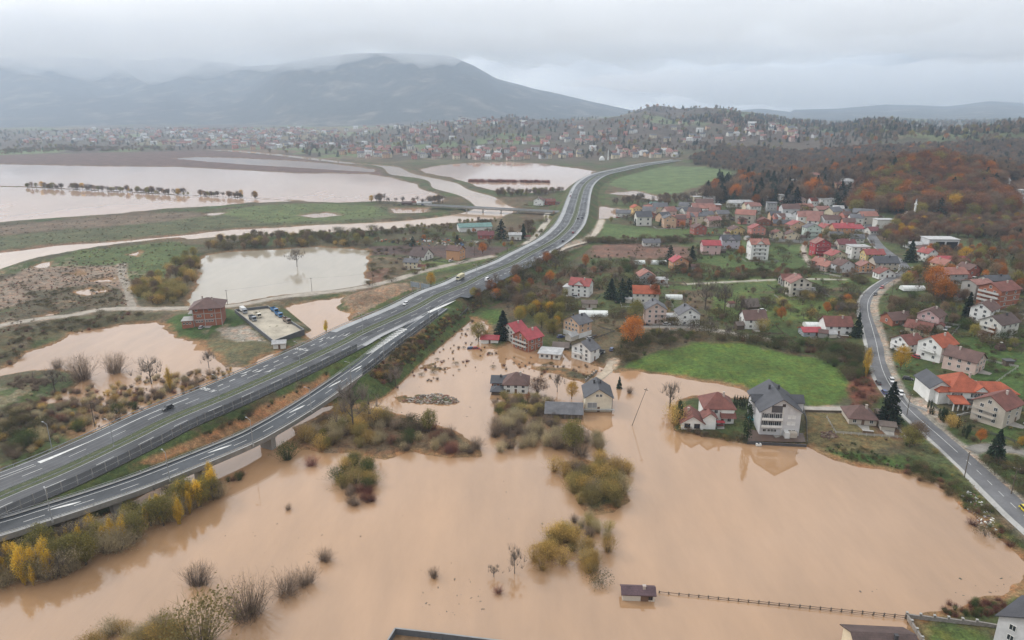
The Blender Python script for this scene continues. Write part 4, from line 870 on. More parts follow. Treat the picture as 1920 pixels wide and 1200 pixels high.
# ---- right slope
def ex_inn(root, w_, h_, d, wm, rm):
    gable_parts(root, 16, 10, h_ * .72, 2.6, wm, rm, rot=0, hip=.9, cx=w_ / 2 + 5.5, cy=d * .55, wall_name='wing', roof_name='wing_roof')
    gable_parts(root, 13, 8, h_ * 1.0, 2.8, wm, rmat('slate'), rot=math.pi / 2, cx=-w_ / 2 - 2.6, cy=d * .6, wall_name='wing', roof_name='wing_roof')
    gable_parts(root, 12, 8, h_ * .9, 2.4, wm, rm, rot=R(10), hip=.9, cx=-w_ / 2 + 1, cy=d * .35, wall_name='wing', roof_name='wing_roof')
    gable_parts(root, 8, 4.4, h_ * 1.08, 1.8, wm, rm, rot=math.pi / 2, cx=w_ * .34, cy=3.4, base=h_, wall_name='dormer', roof_name='dormer_roof', over=.4)
    mb = MB(); mb.prism([(-6.5, h_ * .42), (-.1, h_ * .62), (-.1, h_ * .62 + .25), (-6.5, h_ * .42 + .25)], -w_ * .62, -w_ * .16, rm, axis='x'); mb.build('porch_roof', root)
    for x in (-.6, -.46, -.32, -.19): mb = MB(); mb.tube((x * w_, -5.9, -1), (x * w_, -5.9, h_ * .42), .28, .25, wm, 8); mb.build('porch_column', root)
    mb = MB(); mb.box(-w_ * .1, w_ * .5, -2.2, -.003, h_ * .38, h_ * .42, m_conc); mb.box(-w_ * .1, w_ * .5, -2.2, -2.1, h_ * .42, h_ * .58, m_dark); mb.build('terrace', root)
    me = win_mesh(1.1, 1.6, m_frame, m_glass); [link('window', me, root, (x * w_, -.02, h_ * .68)) for x in (-.42, -.35, -.28, -.21, .12, .2, .3, .38)]
H(1812, 757, 62, 24, 15, -6, 'white', 'orange', 'hip', 5.0, 'sprawling white inn with bright orange tiled roofs and a columned porch', wf=(0, 0), ws=(3, 2), chim=1, extra=ex_inn, cat='guest house', name='guest_house', door=False)
H(1895, 795, 62, 34, 11, 30, 'beige', 'redbrown', 'gx', 3.4, 'beige house with red brown roof and gable balconies at the frame edge', wf=(2, 3), ws=(2, 3), bal=('l', 2, -.5, .9))
H(1836, 697, 40, 22, 13, 35, 'palepink', 'brown', 'gy', 3.2, 'pale pink house with brown roof and its porch, above the orange roofed inn', wf=(3, 2), ws=(3, 2))
H(1776, 675, 48, 28, 11, 28, 'white', 'orange', 'gx', 3.6, 'white house with a bright orange red roof, plain long wall', wf=(3, 2), ws=(2, 3), bal=('l', 1, -.6, .6))
H(1716, 660, 38, 16, 10, 18, 'white', 'redbrown', 'gx', 3.0, 'white house with dark red roof left of the bright orange roofed one', wf=(2, 2), ws=(2, 2), bal=('l', 1, -.8, .8))
H(1746, 627, 28, 10, 11, 45, 'cream', 'redbrown', 'gy', 2.8, 'cream bungalow with rusty orange roof below the pink house', wf=(2, 1), ws=(2, 1))
H(1764, 611, 36, 19, 10, 42, 'pink', 'brown', 'gx', 3.0, 'pink house with brown roof and gable balconies on the right slope', wf=(1, 2), ws=(2, 3), bal=('l', 1, -.8, .8))
H(1693, 608, 46, 9, 9, 12, 'brick', 'brown', 'gx', 2.8, 'long low brick house with brown roof by the road', wf=(3, 1), ws=(1, 1))
H(1862, 603, 45, 24, 9, 38, 'white', 'brown', 'gx', 3.0, 'bright white house with brown roof, gable end towards the road', wf=(3, 3), ws=(2, 3))
H(1890, 631, 54, 25, 10, 25, 'offwhite', 'darkbrown', 'gx', 3.0, 'off white house with dark brown roof in front of the bright white one', wf=(3, 2), ws=(2, 3), bal=('l', 2, -.6, .8))
H(1890, 575, 54, 31, 12, 22, 'brick', 'redbrown', 'gx', 3.0, 'large raw brick house with concrete bands and open gable floors', wf=(2, 3), ws=(2, 3), bal=('l', 3, -.9, .9), extra=lambda root, w_, h_, d, wm, rm: [(lambda mb: (mb.box(-w_ / 2 - .04, w_ / 2 + .04, -.06, -.003, z * h_ - .18, z * h_ + .15, m_conc), mb.build('ring_beam', root)))(MB()) for z in (.08, .38, .68, .97)])
H(1842, 560, 36, 27, 10, 10, 'concrete', 'pinkbrown', 'gx', 1.5, 'unrendered grey block house left of the large brick house', wf=(2, 3), ws=(1, 2), frame='o')
H(1872, 542, 46, 16, 8, 4, 'concrete', 'slate', 'gx', 2.0, 'grey house with slate roof behind the large brick house', wf=(3, 1))
H(1790, 532, 46, 18, 10, 4, 'grey', 'salmon', 'gx', 2.8, 'weathered grey house with salmon roof behind the orange maples', wf=(3, 2))
H(1826, 519, 28, 14, 9, 18, 'maroon' if 'maroon' in WC else 'brickred', 'brown', 'gy', 2.6, 'dark red timber house with a pink gable on the slope', wf=(2, 1))
H(1778, 509, 28, 13, 10, 20, 'cream', 'salmon', 'gy', 2.8, 'cream house with pale salmon gable roof on the slope', wf=(2, 1))
H(1790, 497, 52, 7, 10, -4, 'dark', 'crimson', 'gx', 2.6, 'long dark building with a plain crimson metal roof', wf=(0, 0), ws=(0, 0), chim=0)
H(1747, 490, 25, 15, 9, 18, 'white', 'red', 'gy', 2.8, 'white house with red roof in front of the open hall', wf=(2, 1))
H(1738, 476, 28, 9, 8, 0, 'offwhite', 'brown', 'hip', 2.6, 'off white bungalow with brown hipped roof left of the open hall', wf=(2, 1))
def ex_hall(root, w_, h_, d, wm, rm):
    for x0, x1 in ((-.28, .02), (.08, .46)): mb = MB(); mb.box(x0 * w_, x1 * w_, -.06, -.003, -.5, h_ * .78, m_hole_shade); mb.build('door', root)  # no door leaves: near-black panels paint the shade inside the open bays
H(1768, 468, 54, 18, 14, -3, 'palegrey', 'palegrey', 'flat', 0, 'pale open fronted hall with two dark bays below the brown wood', wf=(0, 0), ws=(0, 0), chim=0, extra=ex_hall, cat='hall', name='hall')
H(1724, 466, 36, 7, 11, -2, 'palegrey', 'palegrey', 'gx', 1.4, 'low pale grey shed hall left of the open fronted hall', wf=(0, 0), ws=(0, 0), chim=0, cat='hall', name='hall')
H(1659, 428, 31, 15, 9, 0, 'offwhite', 'palegrey', 'flat', 0, 'square off white warehouse at the end of the village road', wf=(0, 0), ws=(0, 0), chim=0, cat='hall', name='hall')
# ---- village behind the green fields
H(1541, 481, 30, 24, 9, 5, 'crimson', 'pinkbrown', 'gy', 3.2, 'crimson house with three white balconies in the village', wf=(3, 3), bal=('f', 3, -.8, .8))
H(1588, 468, 32, 10, 9, 0, 'beige', 'maroon', 'gx', 3, 'beige house with maroon roof behind the white flat roofed block', wf=(3, 1))
H(1612, 485, 33, 21, 10, 0, 'white', 'palegrey', 'flat', 0, 'white flat roofed modern block in the village', wf=(3, 3))
H(1640, 490, 35, 13, 9, 0, 'yellow', 'red', 'gx', 3, 'yellow house with red roof right of the white block', wf=(3, 2))
H(1662, 507, 42, 14, 11, -4, 'beige', 'slate', 'gx', 3.4, 'large beige house under a broad slate roof at the road', wf=(4, 2))
H(1626, 511, 27, 12, 8, 0, 'orange', 'pinkbrown', 'gy', 2.6, 'orange brick house with brown gable roof left of the slate roofed one', wf=(3, 2))
H(1663, 522, 31, 9, 8, 0, 'white', 'redbrown', 'gy', 3, 'white house with steep rusty red gable roof beside the road bend', wf=(3, 1))
H(1588, 511, 33, 14, 9, 18, 'palegrey', 'brown', 'gy', 3, 'grey house with white gable and row of attic windows', wf=(3, 1))
H(1560, 508, 29, 9, 9, 24, 'palepink', 'salmon', 'gy', 2.8, 'pink beige bungalow with salmon roof behind the hedge', wf=(2, 1))
H(1545, 500, 20, 9, 8, 24, 'brickred', 'salmon', 'gy', 2.4, 'small brick bungalow with salmon roof below the crimson house', wf=(2, 1))
H(1573, 492, 34, 13, 9, 14, 'cream', 'red', 'gy', 3, 'cream house with wide red gable roof below the maroon roof', wf=(3, 1))
def ex_cross(root, w_, h_, d, wm, rm): gable_parts(root, 5, w_ * .5, h_ + .02, 2.6, wm, rm, rot=math.pi / 2, cx=0, cy=2.2, base=h_ - .5, wall_name='gable', roof_name='gable_roof', over=.4)
H(1423, 488, 33, 29, 11, 0, 'white', 'salmon', 'gx', 3.2, 'tall white apartment house with salmon roof on the green meadow', wf=(3, 4), bal=('f', 3, -.55, .55), extra=ex_cross)
H(1334, 477, 33, 17, 9, 0, 'pink', 'crimson', 'gx', 3, 'pink house with plain crimson roof on the meadow', wf=(2, 2), chim=0)
H(1370, 467, 33, 17, 9, 0, 'lilac', 'slate', 'gx', 3.2, 'lilac grey house with slate roof beside the round orange tree', wf=(3, 2), extra=ex_cross)
H(1421, 448, 27, 19, 9, 5, 'salmon', 'red', 'gy', 3.2, 'salmon red three storey house behind the meadow', wf=(3, 3))
H(1384, 441, 27, 10, 9, 14, 'yellow', 'brown', 'gy', 2.8, 'yellow house with brown roof left of the salmon red house', wf=(2, 1))
H(1461, 447, 25, 9, 8, 4, 'cream', 'redbrown', 'gy', 2.6, 'left one of two cream bungalows behind the long pale wall', wf=(2, 1))
H(1487, 449, 26, 9, 8, 0, 'cream', 'brown', 'gy', 2.6, 'right one of two cream bungalows behind the long pale wall', wf=(2, 1))
H(1524, 449, 28, 21, 9, 3, 'mint', 'grey', 'gy', 3.4, 'tall pale mint house at the end of the long pale wall', wf=(2, 3), bal=('f', 2, -.7, .7))
H(1497, 432, 32, 10, 9, 14, 'peach', 'red', 'gy', 3.4, 'peach house with steep red roof left of the pale mint house', wf=(2, 1))
H(1582, 443, 38, 15, 11, 0, 'orange', 'crimson', 'gx', 3.4, 'large orange house with a long crimson roof', wf=(4, 2))
H(1553, 438, 24, 11, 9, 20, 'cream', 'red', 'gy', 3, 'cream gabled house left of the long crimson roof', wf=(2, 1))
H(1569, 452, 24, 11, 8, 0, 'cream', 'grey', 'gx', 2.2, 'small cream house with grey roof before the large orange house', wf=(3, 1))
H(1313, 440, 25, 13, 9, 14, 'brickred', 'brown', 'gy', 2.8, 'brick red house with white balcony at the meadow corner', wf=(2, 2))
H(1340, 425, 27, 12, 9, 18, 'palepink', 'pink', 'gx', 2.8, 'pink house with pink roof behind the brick red house', wf=(2, 1))
H(1310, 422, 29, 16, 9, 8, 'cream', 'grey', 'gx', 2.8, 'cream house with grey roof facing the meadow', wf=(3, 2))
H(1256, 427, 23, 17, 9, 4, 'peach', 'grey', 'gy', 2.8, 'tall tan house with grey gable at the left end of the village', wf=(2, 2))
H(1281, 423, 21, 14, 8, 4, 'beige', 'salmon', 'gx', 2.8, 'beige house with salmon roof next to the tall tan house', wf=(2, 2))
H(1222, 462, 31, 7, 8, 0, 'offwhite', 'grey', 'gx', 2.4, 'low off white house with grey roof on the reddish terraces', wf=(3, 1))
H(1276, 506, 30, 15, 9, 8, 'orange', 'crimson', 'gy', 3.4, 'orange house with crimson roof and red balconies among firs', wf=(2, 2), bal=('f', 2, -.9, .9))
# ---- middle ground gardens
H(1085, 556, 38, 21, 10, -22, 'white', 'red', 'gx', 3.4, 'white house with bright red roof above the thicket', wf=(3, 3), ws=(1, 2), extra=ex_cross)
H(1063, 553, 14, 14, 8, -22, 'white', 'palegrey', 'flat', 0, 'white flat roofed annexe left of the bright red roofed house', wf=(1, 1), chim=0)
H(1214, 533, 29, 15, 10, 4, 'grey', 'salmon', 'gy', 3, 'grey rendered house with salmon gable roof', wf=(2, 2))
H(1240, 531, 24, 6, 8, 2, 'white', 'palegrey', 'gx', .8, 'long white shed right of the grey salmon roofed house', wf=(0, 0), ws=(0, 0), chim=0, cat='shed', name='shed')
H(1211, 569, 47, 19, 10, -4, 'offwhite', 'orange', 'gx', 3.4, 'off white house with orange roof behind an orange tree', wf=(4, 2))
H(1229, 607, 38, 27, 10, -3, 'palepink', 'grey', 'gy', 3.4, 'pale pink three storey house with grey roof and balconies', wf=(3, 3), bal=('f', 2, 0.0, .95))
H(1292, 611, 39, 21, 10, 2, 'white', 'grey', 'gy', 3.4, 'white gabled house with a brick ground floor beside the drive', wf=(2, 2))
H(1260, 602, 19, 7, 7, 0, 'concrete', 'palegrey', 'flat', 0, 'small open concrete garage between two gabled houses', wf=(0, 0), ws=(0, 0), chim=0, cat='garage', name='garage', extra=lambda r_, w_, h_, d, wm, rm: (lambda mb: (mb.box(-w_ * .38, w_ * .38, -.06, -.003, -.5, h_ * .85, m_hole_shade), mb.build('door', r_)))(MB()))  # panel in the open garage mouth is its inner shade, painted near black
H(1500, 555, 39, 24, 10, 0, 'raw', 'pinkbrown', 'gy', 3.6, 'unfinished cream house with black empty windows', wf=(3, 3), frame='o', bal=('f', 1, -.5, .8))
H(1484, 536, 34, 11, 8, 0, 'concrete', 'redbrown', 'gx', 3, 'grey block building behind the unfinished cream house', wf=(3, 1), frame='o')
H(1416, 617, 40, 18, 10, 0, 'white', 'brown', 'gx', 3.6, 'white house with dark brown roof behind olive garden trees', wf=(2, 2))
H(1572, 628, 48, 17, 10, -4, 'white', 'redbrown', 'gx', 3.6, 'white house with red brown roof beside the fir at the road', wf=(3, 2))
H(1523, 631, 33, 9, 7, 0, 'greyblue', 'crimson', 'gx', 1.4, 'low grey blue outbuilding with crimson roof', wf=(2, 1), chim=0)
H(1412, 580, 24, 6, 7, 10, 'wood', 'wood', 'gx', 3.4, 'old timber barn with a steep weathered roof', wf=(0, 0), ws=(0, 0), chim=0, cat='barn', name='barn')
H(1105, 577, 27, 8, 6, -5, 'beige', 'wood', 'gx', 1.2, 'small rusty garden shed under the bright red roofed house', wf=(0, 0), ws=(0, 0), chim=0, cat='shed', name='shed')
H(1030, 673, 40, 9, 9, -13, 'white', 'palegrey', 'flat', 0, 'low white flat roofed building at the flood edge', wf=(4, 1), ws=(1, 1), chim=0)
H(918, 644, 32, 8, 6, -6, 'white', 'crimson', 'gx', 1.2, 'low white shed with dark red roof standing in the flood', wf=(0, 0), ws=(0, 0), chim=0, cat='shed', name='shed')
H(1051, 656, 28, 5, 7, -10, 'wood', 'wood', 'gx', 1.4, 'brown open timber shed behind the low white building', wf=(0, 0), ws=(0, 0), chim=0, cat='shed', name='shed')
# ---- left of the motorway
def ex_brick(root, w_, h_, d, wm, rm):
    mb = MB(); mb.box(-w_ / 2 - 5.6, -w_ / 2 - .003, -1.2, 7, -2, h_ * .36, wm); mb.box(-w_ / 2 - 6, -w_ / 2 - .003, -1.6, 7.2, h_ * .36, h_ * .36 + .3, m_conc); mb.build('annexe', root)
    me = win_mesh(.9, 1.0, m_frame, m_hole_shade); [link('window', me, root, (-w_ / 2 - 4.6 + i * 1.6, -1.22, h_ * .24)) for i in range(3)]
    [link('window', me, root, (x * w_, -.02, h_ * .27)) for x in (-.38, -.29, -.2, -.04, .06, .16)]; [link('window', me, root, (x * w_, -.02, h_ * .55)) for x in (-.32, -.24, .16)]; [link('window', me, root, (x * w_, -.02, h_ * .85)) for x in (-.36, .1, .17)]
    for z in (.36, .66, .97): mb = MB(); mb.box(-w_ / 2 - .05, w_ / 2 + .05, -.07, -.003, z * h_ - .2, z * h_ + .12, m_conc); mb.build('ring_beam', root)
    for x in (-.49, -.1, .28, .49): mb = MB(); mb.box(x * w_ - .16, x * w_ + .16, -.05, -.002, -2, h_, m_conc); mb.build('column', root)
    mb = MB(); mb.box(-w_ / 2 - 2.4, -w_ / 2 - .003, .5, d - 1, h_ * .66, h_ * .66 + .25, m_conc); mb.build('balcony', root)
H(391, 611, 50, 35, 14, 14, 'brick', 'brown', 'hip', 3.4, 'three storey raw brick house with brown hipped roof on a green lawn', wf=(0, 0), ws=(2, 2), chim=2, extra=ex_brick, frame='o', over=1.6, door=False)
H(524, 654, 22, 10, 5, 14, 'white', 'palegrey', 'gx', .9, 'small white cabin at the outer corner of the walled yard', wf=(0, 0), ws=(0, 0), chim=0, cat='cabin', name='cabin')
H(781, 487, 34, 7, 12, -32, 'white', 'darkbrown', 'gx', 5.4, 'white house under a large steep dark brown roof near the pond', wf=(3, 1), ws=(2, 2))
H(770, 504, 27, 12, 8, -12, 'cream', 'grey', 'gx', 2, 'cream house with grey roof before the steep brown roof', wf=(3, 2))
H(849, 488, 27, 18, 10, -24, 'orange', 'brown', 'gx', 2.8, 'orange house with brown roof beside the gravel track', wf=(0, 0), ws=(2, 2))
H(892, 434, 62, 8, 17, 12, 'white', 'green', 'gx', 2.4, 'long white farm hall with pale green roof by the river', wf=(0, 0), ws=(0, 0), chim=0, cat='hall', name='hall')
H(911, 448, 29, 7, 9, 0, 'brickred', 'maroon', 'gx', 3, 'brick house with maroon roof below the long green hall', wf=(3, 1))
H(966, 450, 23, 9, 8, 0, 'offwhite', 'palegrey', 'gx', 1.6, 'off white house between dark firs beside the levee track', wf=(2, 1))
H(1009, 385, 18, 9, 9, -20, 'white', 'brown', 'gy', 3, 'white gabled house beyond the river bridge', wf=(2, 1))
H(1030, 384, 22, 6, 9, 0, 'brickred', 'redbrown', 'gx', 2.6, 'red house beside the white gable beyond the river bridge', wf=(2, 1))
H(795, 384, 26, 3, 10, 0, 'offwhite', 'palegrey', 'gx', 1.5, 'low pale farm building on the river levee', wf=(0, 0), ws=(0, 0), chim=0)
H(762, 384, 18, 3, 8, 0, 'wood', 'darkbrown', 'gx', 1.5, 'low dark farm shed on the river levee', wf=(0, 0), ws=(0, 0), chim=0, cat='shed', name='shed')
# ---- bottom of the frame
def ex_shed(root, w_, h_, d, wm, rm):
    mb = MB(); mb.box(.5, 2.4, -.06, -.003, -.6, h_ * .75, m_door); mb.build('door', root); link('window', win_mesh(1.0, .8, m_bframe, m_hole_shade), root, (w_ * .36, -.02, h_ * .5))
H(1197, 1127, 60, 14, 3.2, -3, 'raw', 'hut', 'gx', .9, 'small hut with purple brown tiles alone in the flood by the fence', wf=(0, 0), ws=(0, 0), chim=1, extra=ex_shed, cat='shed', name='shed', door=False, over=.35)
H(1664, 1266, 110, 38, 9, -4, 'cream', 'darkbrown', 'gx', 2.2, 'house with dark weathered roof cut off by the lower frame edge', wf=(3, 2), chim=1)
H(2012, 1262, 100, 66, 13, 32, 'palegrey', 'slate', 'gx', 4.0, 'pale grey house with black tiled roof in the lower frame corner', wf=(3, 2), ws=(3, 3), chim=1)
# ------------------------------------------------------------------ the valley town and far suburbs
walls = ['white', 'offwhite', 'cream', 'palepink', 'beige', 'salmon', 'palegrey', 'peach', 'offwhite', 'white']; roofs = ['salmon', 'brown', 'pinkbrown', 'grey', 'redbrown', 'brown', 'slate', 'palegrey', 'pinkbrown']
TOWN = [(1311, 379, 20, 9, 'cream', 'palegrey', 'flat', 'cream flat block at the foot of the valley track'), (1331, 380, 22, 7, 'white', 'palegrey', 'gx', 'white low house beside the cream flat block'), (1390, 389, 46, 8, 'white', 'palegrey', 'gx', 'long white school like building before the dark firs'),
        (1416, 401, 22, 14, 'offwhite', 'pinkbrown', 'gx', 'off white block with many windows below the long white building'), (1446, 401, 18, 19, 'grey', 'grey', 'flat', 'tall narrow grey tower block in the valley town'), (1434, 379, 14, 10, 'offwhite', 'palegrey', 'flat', 'small pale tower among the dark firs'),
        (1470, 378, 16, 11, 'white', 'palegrey', 'flat', 'white tall house between two dark firs'), (1484, 382, 22, 9, 'beige', 'slate', 'gx', 'grey roofed house right of the white tall house'), (1458, 400, 20, 8, 'salmon', 'red', 'gy', 'left red gabled terrace house in the valley town'), (1476, 400, 20, 8, 'salmon', 'red', 'gy', 'middle red gabled terrace house in the valley town'),
        (1496, 401, 22, 9, 'peach', 'pinkbrown', 'gy', 'right peach gabled terrace house in the valley town'), (1551, 389, 27, 15, 'white', 'palegrey', 'flat', 'white flat roofed office block in the valley town'), (1528, 388, 16, 11, 'white', 'red', 'gx', 'white house with bright red roof beside the office block'), (1545, 402, 26, 9, 'beige', 'pinkbrown', 'gx', 'beige house before the office block'),
        (1572, 401, 18, 9, 'mint', 'palegrey', 'gx', 'pale bluish house right of the office block'), (1583, 372, 22, 8, 'beige', 'slate', 'hip', 'hipped slate roofed house under the wood'), (1502, 384, 18, 10, 'palepink', 'pinkbrown', 'gy', 'pink gabled house above the terrace row'), (1510, 393, 30, 5, 'orange', 'salmon', 'gx', 'long orange roofed building in the valley town'),
        (1400, 420, 26, 9, 'salmon', 'brown', 'hip', 'reddish house with brown hipped roof behind the yellow one'), (1432, 423, 24, 8, 'brick', 'redbrown', 'gy', 'brick house with rusty roof behind the salmon house'), (1468, 424, 34, 5, 'orange', 'slate', 'gx', 'long orange house with slate roof'), (1395, 411, 22, 8, 'palepink', 'salmon', 'gx', 'pink house with salmon roof in the second row'),
        (1356, 412, 22, 11, 'beige', 'grey', 'gx', 'beige grey roofed house in the second row'), (1325, 405, 26, 10, 'offwhite', 'palegrey', 'flat', 'off white flat block beside the red striped house'), (1300, 400, 28, 9, 'cream', 'slate', 'gx', 'cream house with slate roof behind the left village end'), (1344, 396, 14, 11, 'salmon', 'palegrey', 'flat', 'red and grey striped flat block'),
        (1275, 402, 24, 7, 'offwhite', 'grey', 'gx', 'off white house before the green roofed hall'), (1232, 388, 26, 4, 'offwhite', 'green', 'gx', 'pale green roofed hall at the flooded lane'), (1195, 398, 18, 8, 'yellow', 'orange', 'gy', 'yellow house with orange roof in the flooded gardens'), (1168, 408, 26, 8, 'offwhite', 'grey', 'gx', 'pale house with grey roof beside the flooded lane'),
        (1222, 410, 18, 7, 'brick', 'salmon', 'gy', 'small brick house with salmon roof in the gardens'), (1200, 415, 16, 6, 'palepink', 'pinkbrown', 'gx', 'small pink house in the gardens'), (1218, 402, 20, 6, 'greyblue', 'pink', 'gx', 'small blue grey house with pink roof'), (1610, 415, 26, 8, 'beige', 'slate', 'gx', 'beige house with slate roof left of the minaret'), (1622, 405, 22, 5, 'white', 'red', 'gx', 'white house with red roof left of the minaret'),
        (1606, 393, 30, 6, 'white', 'palegrey', 'gx', 'long white hall under the hill'), (1590, 405, 16, 7, 'offwhite', 'grey', 'gx', 'small pale house below the long white hall'), (1640, 440, 18, 7, 'offwhite', 'maroon', 'gx', 'shop with long maroon awning roof'), (1606, 436, 30, 7, 'white', 'crimson', 'gx', 'white shop building under a crimson roof'), (1608, 455, 22, 8, 'offwhite', 'grey', 'gx', 'pale house behind the shop building'),
        (1880, 344, 26, 5, 'white', 'palegrey', 'gx', 'long white building on the far right meadow'), (1908, 320, 18, 3, 'white', 'palegrey', 'gx', 'white roofed farm on the hill at the right edge'), (1870, 322, 16, 6, 'palepink', 'red', 'gy', 'pink house between dark firs on the right hill'), (1880, 440, 24, 7, 'palegrey', 'slate', 'gx', 'slate roofed house in the brown wood'), (1905, 433, 16, 6, 'cream', 'red', 'gy', 'red roofed house in the brown wood'), (1915, 378, 9, 20, 'palegrey', 'palegrey', 'flat', 'tall pale tower at the right edge'),
        (1530, 338, 40, 9, 'palepink', 'pinkbrown', 'gx', 'large pink brown institution building under the wood'), (1500, 347, 26, 6, 'white', 'palegrey', 'gx', 'white building left of the pink brown institution'), (1485, 336, 22, 4, 'offwhite', 'palegrey', 'gx', 'low pale building among bare trees'), (1490, 357, 34, 5, 'white', 'palegrey', 'gx', 'white hall before the pink brown institution'), (1455, 340, 20, 5, 'cream', 'salmon', 'gx', 'cream house among bare trees'), (1590, 345, 20, 5, 'white', 'palegrey', 'gx', 'white hall at the wood edge'), (1575, 352, 16, 6, 'peach', 'salmon', 'gx', 'peach house at the wood edge')]
for i, (px, py, wpx, hpx, wl, rf, ty, lab) in enumerate(TOWN):
    H(px, py, wpx, hpx, 9 + (i % 3), [-6, 0, 5, 12, -12][i % 5], wl, rf, ty, 2.8 if ty != 'flat' else 0, lab, wf=(3, max(1, int(hpx // 6))), ws=(1, 1), chim=0, group='houses of the valley town', door=False, attic=False)
def px_points(poly, n, seed, mind=0.0):
    """n random points inside a pixel polygon, spread evenly over the GROUND"""
    r = np.random.default_rng(seed); P = np.array(poly, float); bb = bbox(P); out = []
    X = r.uniform(bb[0], bb[2], n * 14); Y = r.uniform(bb[1], bb[3], n * 14); k = sdf(P, X, Y) > 0; X, Y = X[k], Y[k]
    if len(X) == 0: return np.zeros((0, 3)), np.zeros((0, 2))
    G = ray_hit(X, Y, GH); lo = G[:, 2] < 0; G[lo, :2] = at0(X[lo], Y[lo]); G[lo, 2] = 0; wgt = G[:, 1] ** 2; pick = r.choice(len(X), min(n, len(X)), replace=False, p=None if mind == 0 else wgt / wgt.sum())
    return G[pick], np.stack([X[pick], Y[pick]], -1)
# small far houses: one mesh per colour pair, copied as separate objects
def far_house(kind, wl, rf):
    mb = MB(); L, D, h, r_ = [(11, 9, 6, 3), (9, 9, 5, 3.2), (14, 9, 6.5, 2.8), (10, 8, 7, 3)][kind]; a, d = L / 2, D / 2; wm, rm = wmat(wl), rmat(rf)
    mb.box(-a, a, -d, d, -3, h, wm); mb.prism([(-d, h), (d, h), (0, h + r_)], -a, a, wm, axis='x'); o = .6; e = h - o * r_ / d
    mb.poly([(-a - o, -d - o, e + .25), (a + o, -d - o, e + .25), (a + o, 0, h + r_ + .25), (-a - o, 0, h + r_ + .25)], rm); mb.poly([(a + o, d + o, e + .25), (-a - o, d + o, e + .25), (-a - o, 0, h + r_ + .25), (a + o, 0, h + r_ + .25)], rm)
    for x in (-a * .5, a * .5):
        for z in (1.5, 4.3): mb.box(x - .6, x + .6, -d - .05, -d + .02, z - .6, z + .6, m_glass)
    return mb.mesh('distant_house')
FH = [(far_house(i % 4, walls[i % len(walls)], roofs[(i * 5 + 2) % len(roofs)]), walls[i % len(walls)], roofs[(i * 5 + 2) % len(roofs)]) for i in range(18)]
FARZ = [([(1165, 402), (1290, 392), (1300, 428), (1250, 430), (1175, 418)], 13, 'small houses at the left village end', 'at the left village end'),
        ([(1290, 395), (1400, 392), (1640, 398), (1650, 430), (1600, 432), (1480, 420), (1290, 418)], 26, 'small houses in the crowded valley town', 'in the crowded valley town'),
        ([(800, 298), (800, 286), (900, 280), (1000, 286), (1080, 283), (1230, 280), (1290, 285), (1270, 297), (1150, 294), (960, 300)], 70, 'houses at the foot of the far hill', 'at the far hill foot'),
        ([(640, 288), (640, 268), (800, 270), (820, 296), (700, 294)], 40, 'houses of the far left suburb', 'in the suburb beyond the river'),
        ([(840, 262), (860, 248), (950, 250), (1050, 255), (1140, 245), (1140, 270), (1000, 275), (860, 275)], 55, 'houses scattered on the far slope', 'scattered on the far slope'),
        ([(820, 238), (850, 226), (960, 226), (1010, 232), (1000, 244), (860, 246)], 30, 'houses along the far hill crest', 'along the far hill crest'),
        ([(1150, 250), (1200, 235), (1300, 230), (1420, 230), (1500, 245), (1500, 265), (1300, 270), (1180, 270)], 45, 'houses on the misty right hill', 'on the misty right hill')]
cn_ = {'white': 'white', 'offwhite': 'off white', 'cream': 'cream', 'palepink': 'pale pink', 'beige': 'beige', 'salmon': 'salmon pink', 'palegrey': 'pale grey', 'peach': 'peach'}; rn_ = {'pinkbrown': 'pinkish', 'palegrey': 'pale', 'redbrown': 'rusty'}
for z, (poly, n, grp, where) in enumerate(FARZ):
    G, _ = px_points(poly, n, 100 + z)
    far_named = {}
    for i, g in enumerate(G):
        if g[2] < .4 or (z > 1 and fbm(np.array([g[0] / 110.]), np.array([g[1] / 170.]), 3, 77)[0] < .36): continue
        me, wl, rf = FH[int(rng.integers(len(FH)))]; o = link('distant_house', me, None, tuple(g)); o.rotation_euler = (0, 0, rng.uniform(-.6, .6)); s_ = rng.uniform(.95, 1.35); o.scale = (s_, s_, s_ * rng.uniform(.85, 1.2))
        tag(o, 'small %s house with %s roof %s' % (cn_[wl], rn_.get(rf, rf), where), 'house', grp); far_named.setdefault(o['label'], []).append(o)
    for lb, L_ in far_named.items():
        L_.sort(key=lambda q: topix(*q.location)[0])
        if 1 < len(L_) < 13:
            for i, o in enumerate(L_): o['label'] = '%s %s from left' % (['first', 'second', 'third', 'fourth', 'fifth', 'sixth', 'seventh', 'eighth', 'ninth', 'tenth', 'eleventh', 'twelfth'][i], lb)
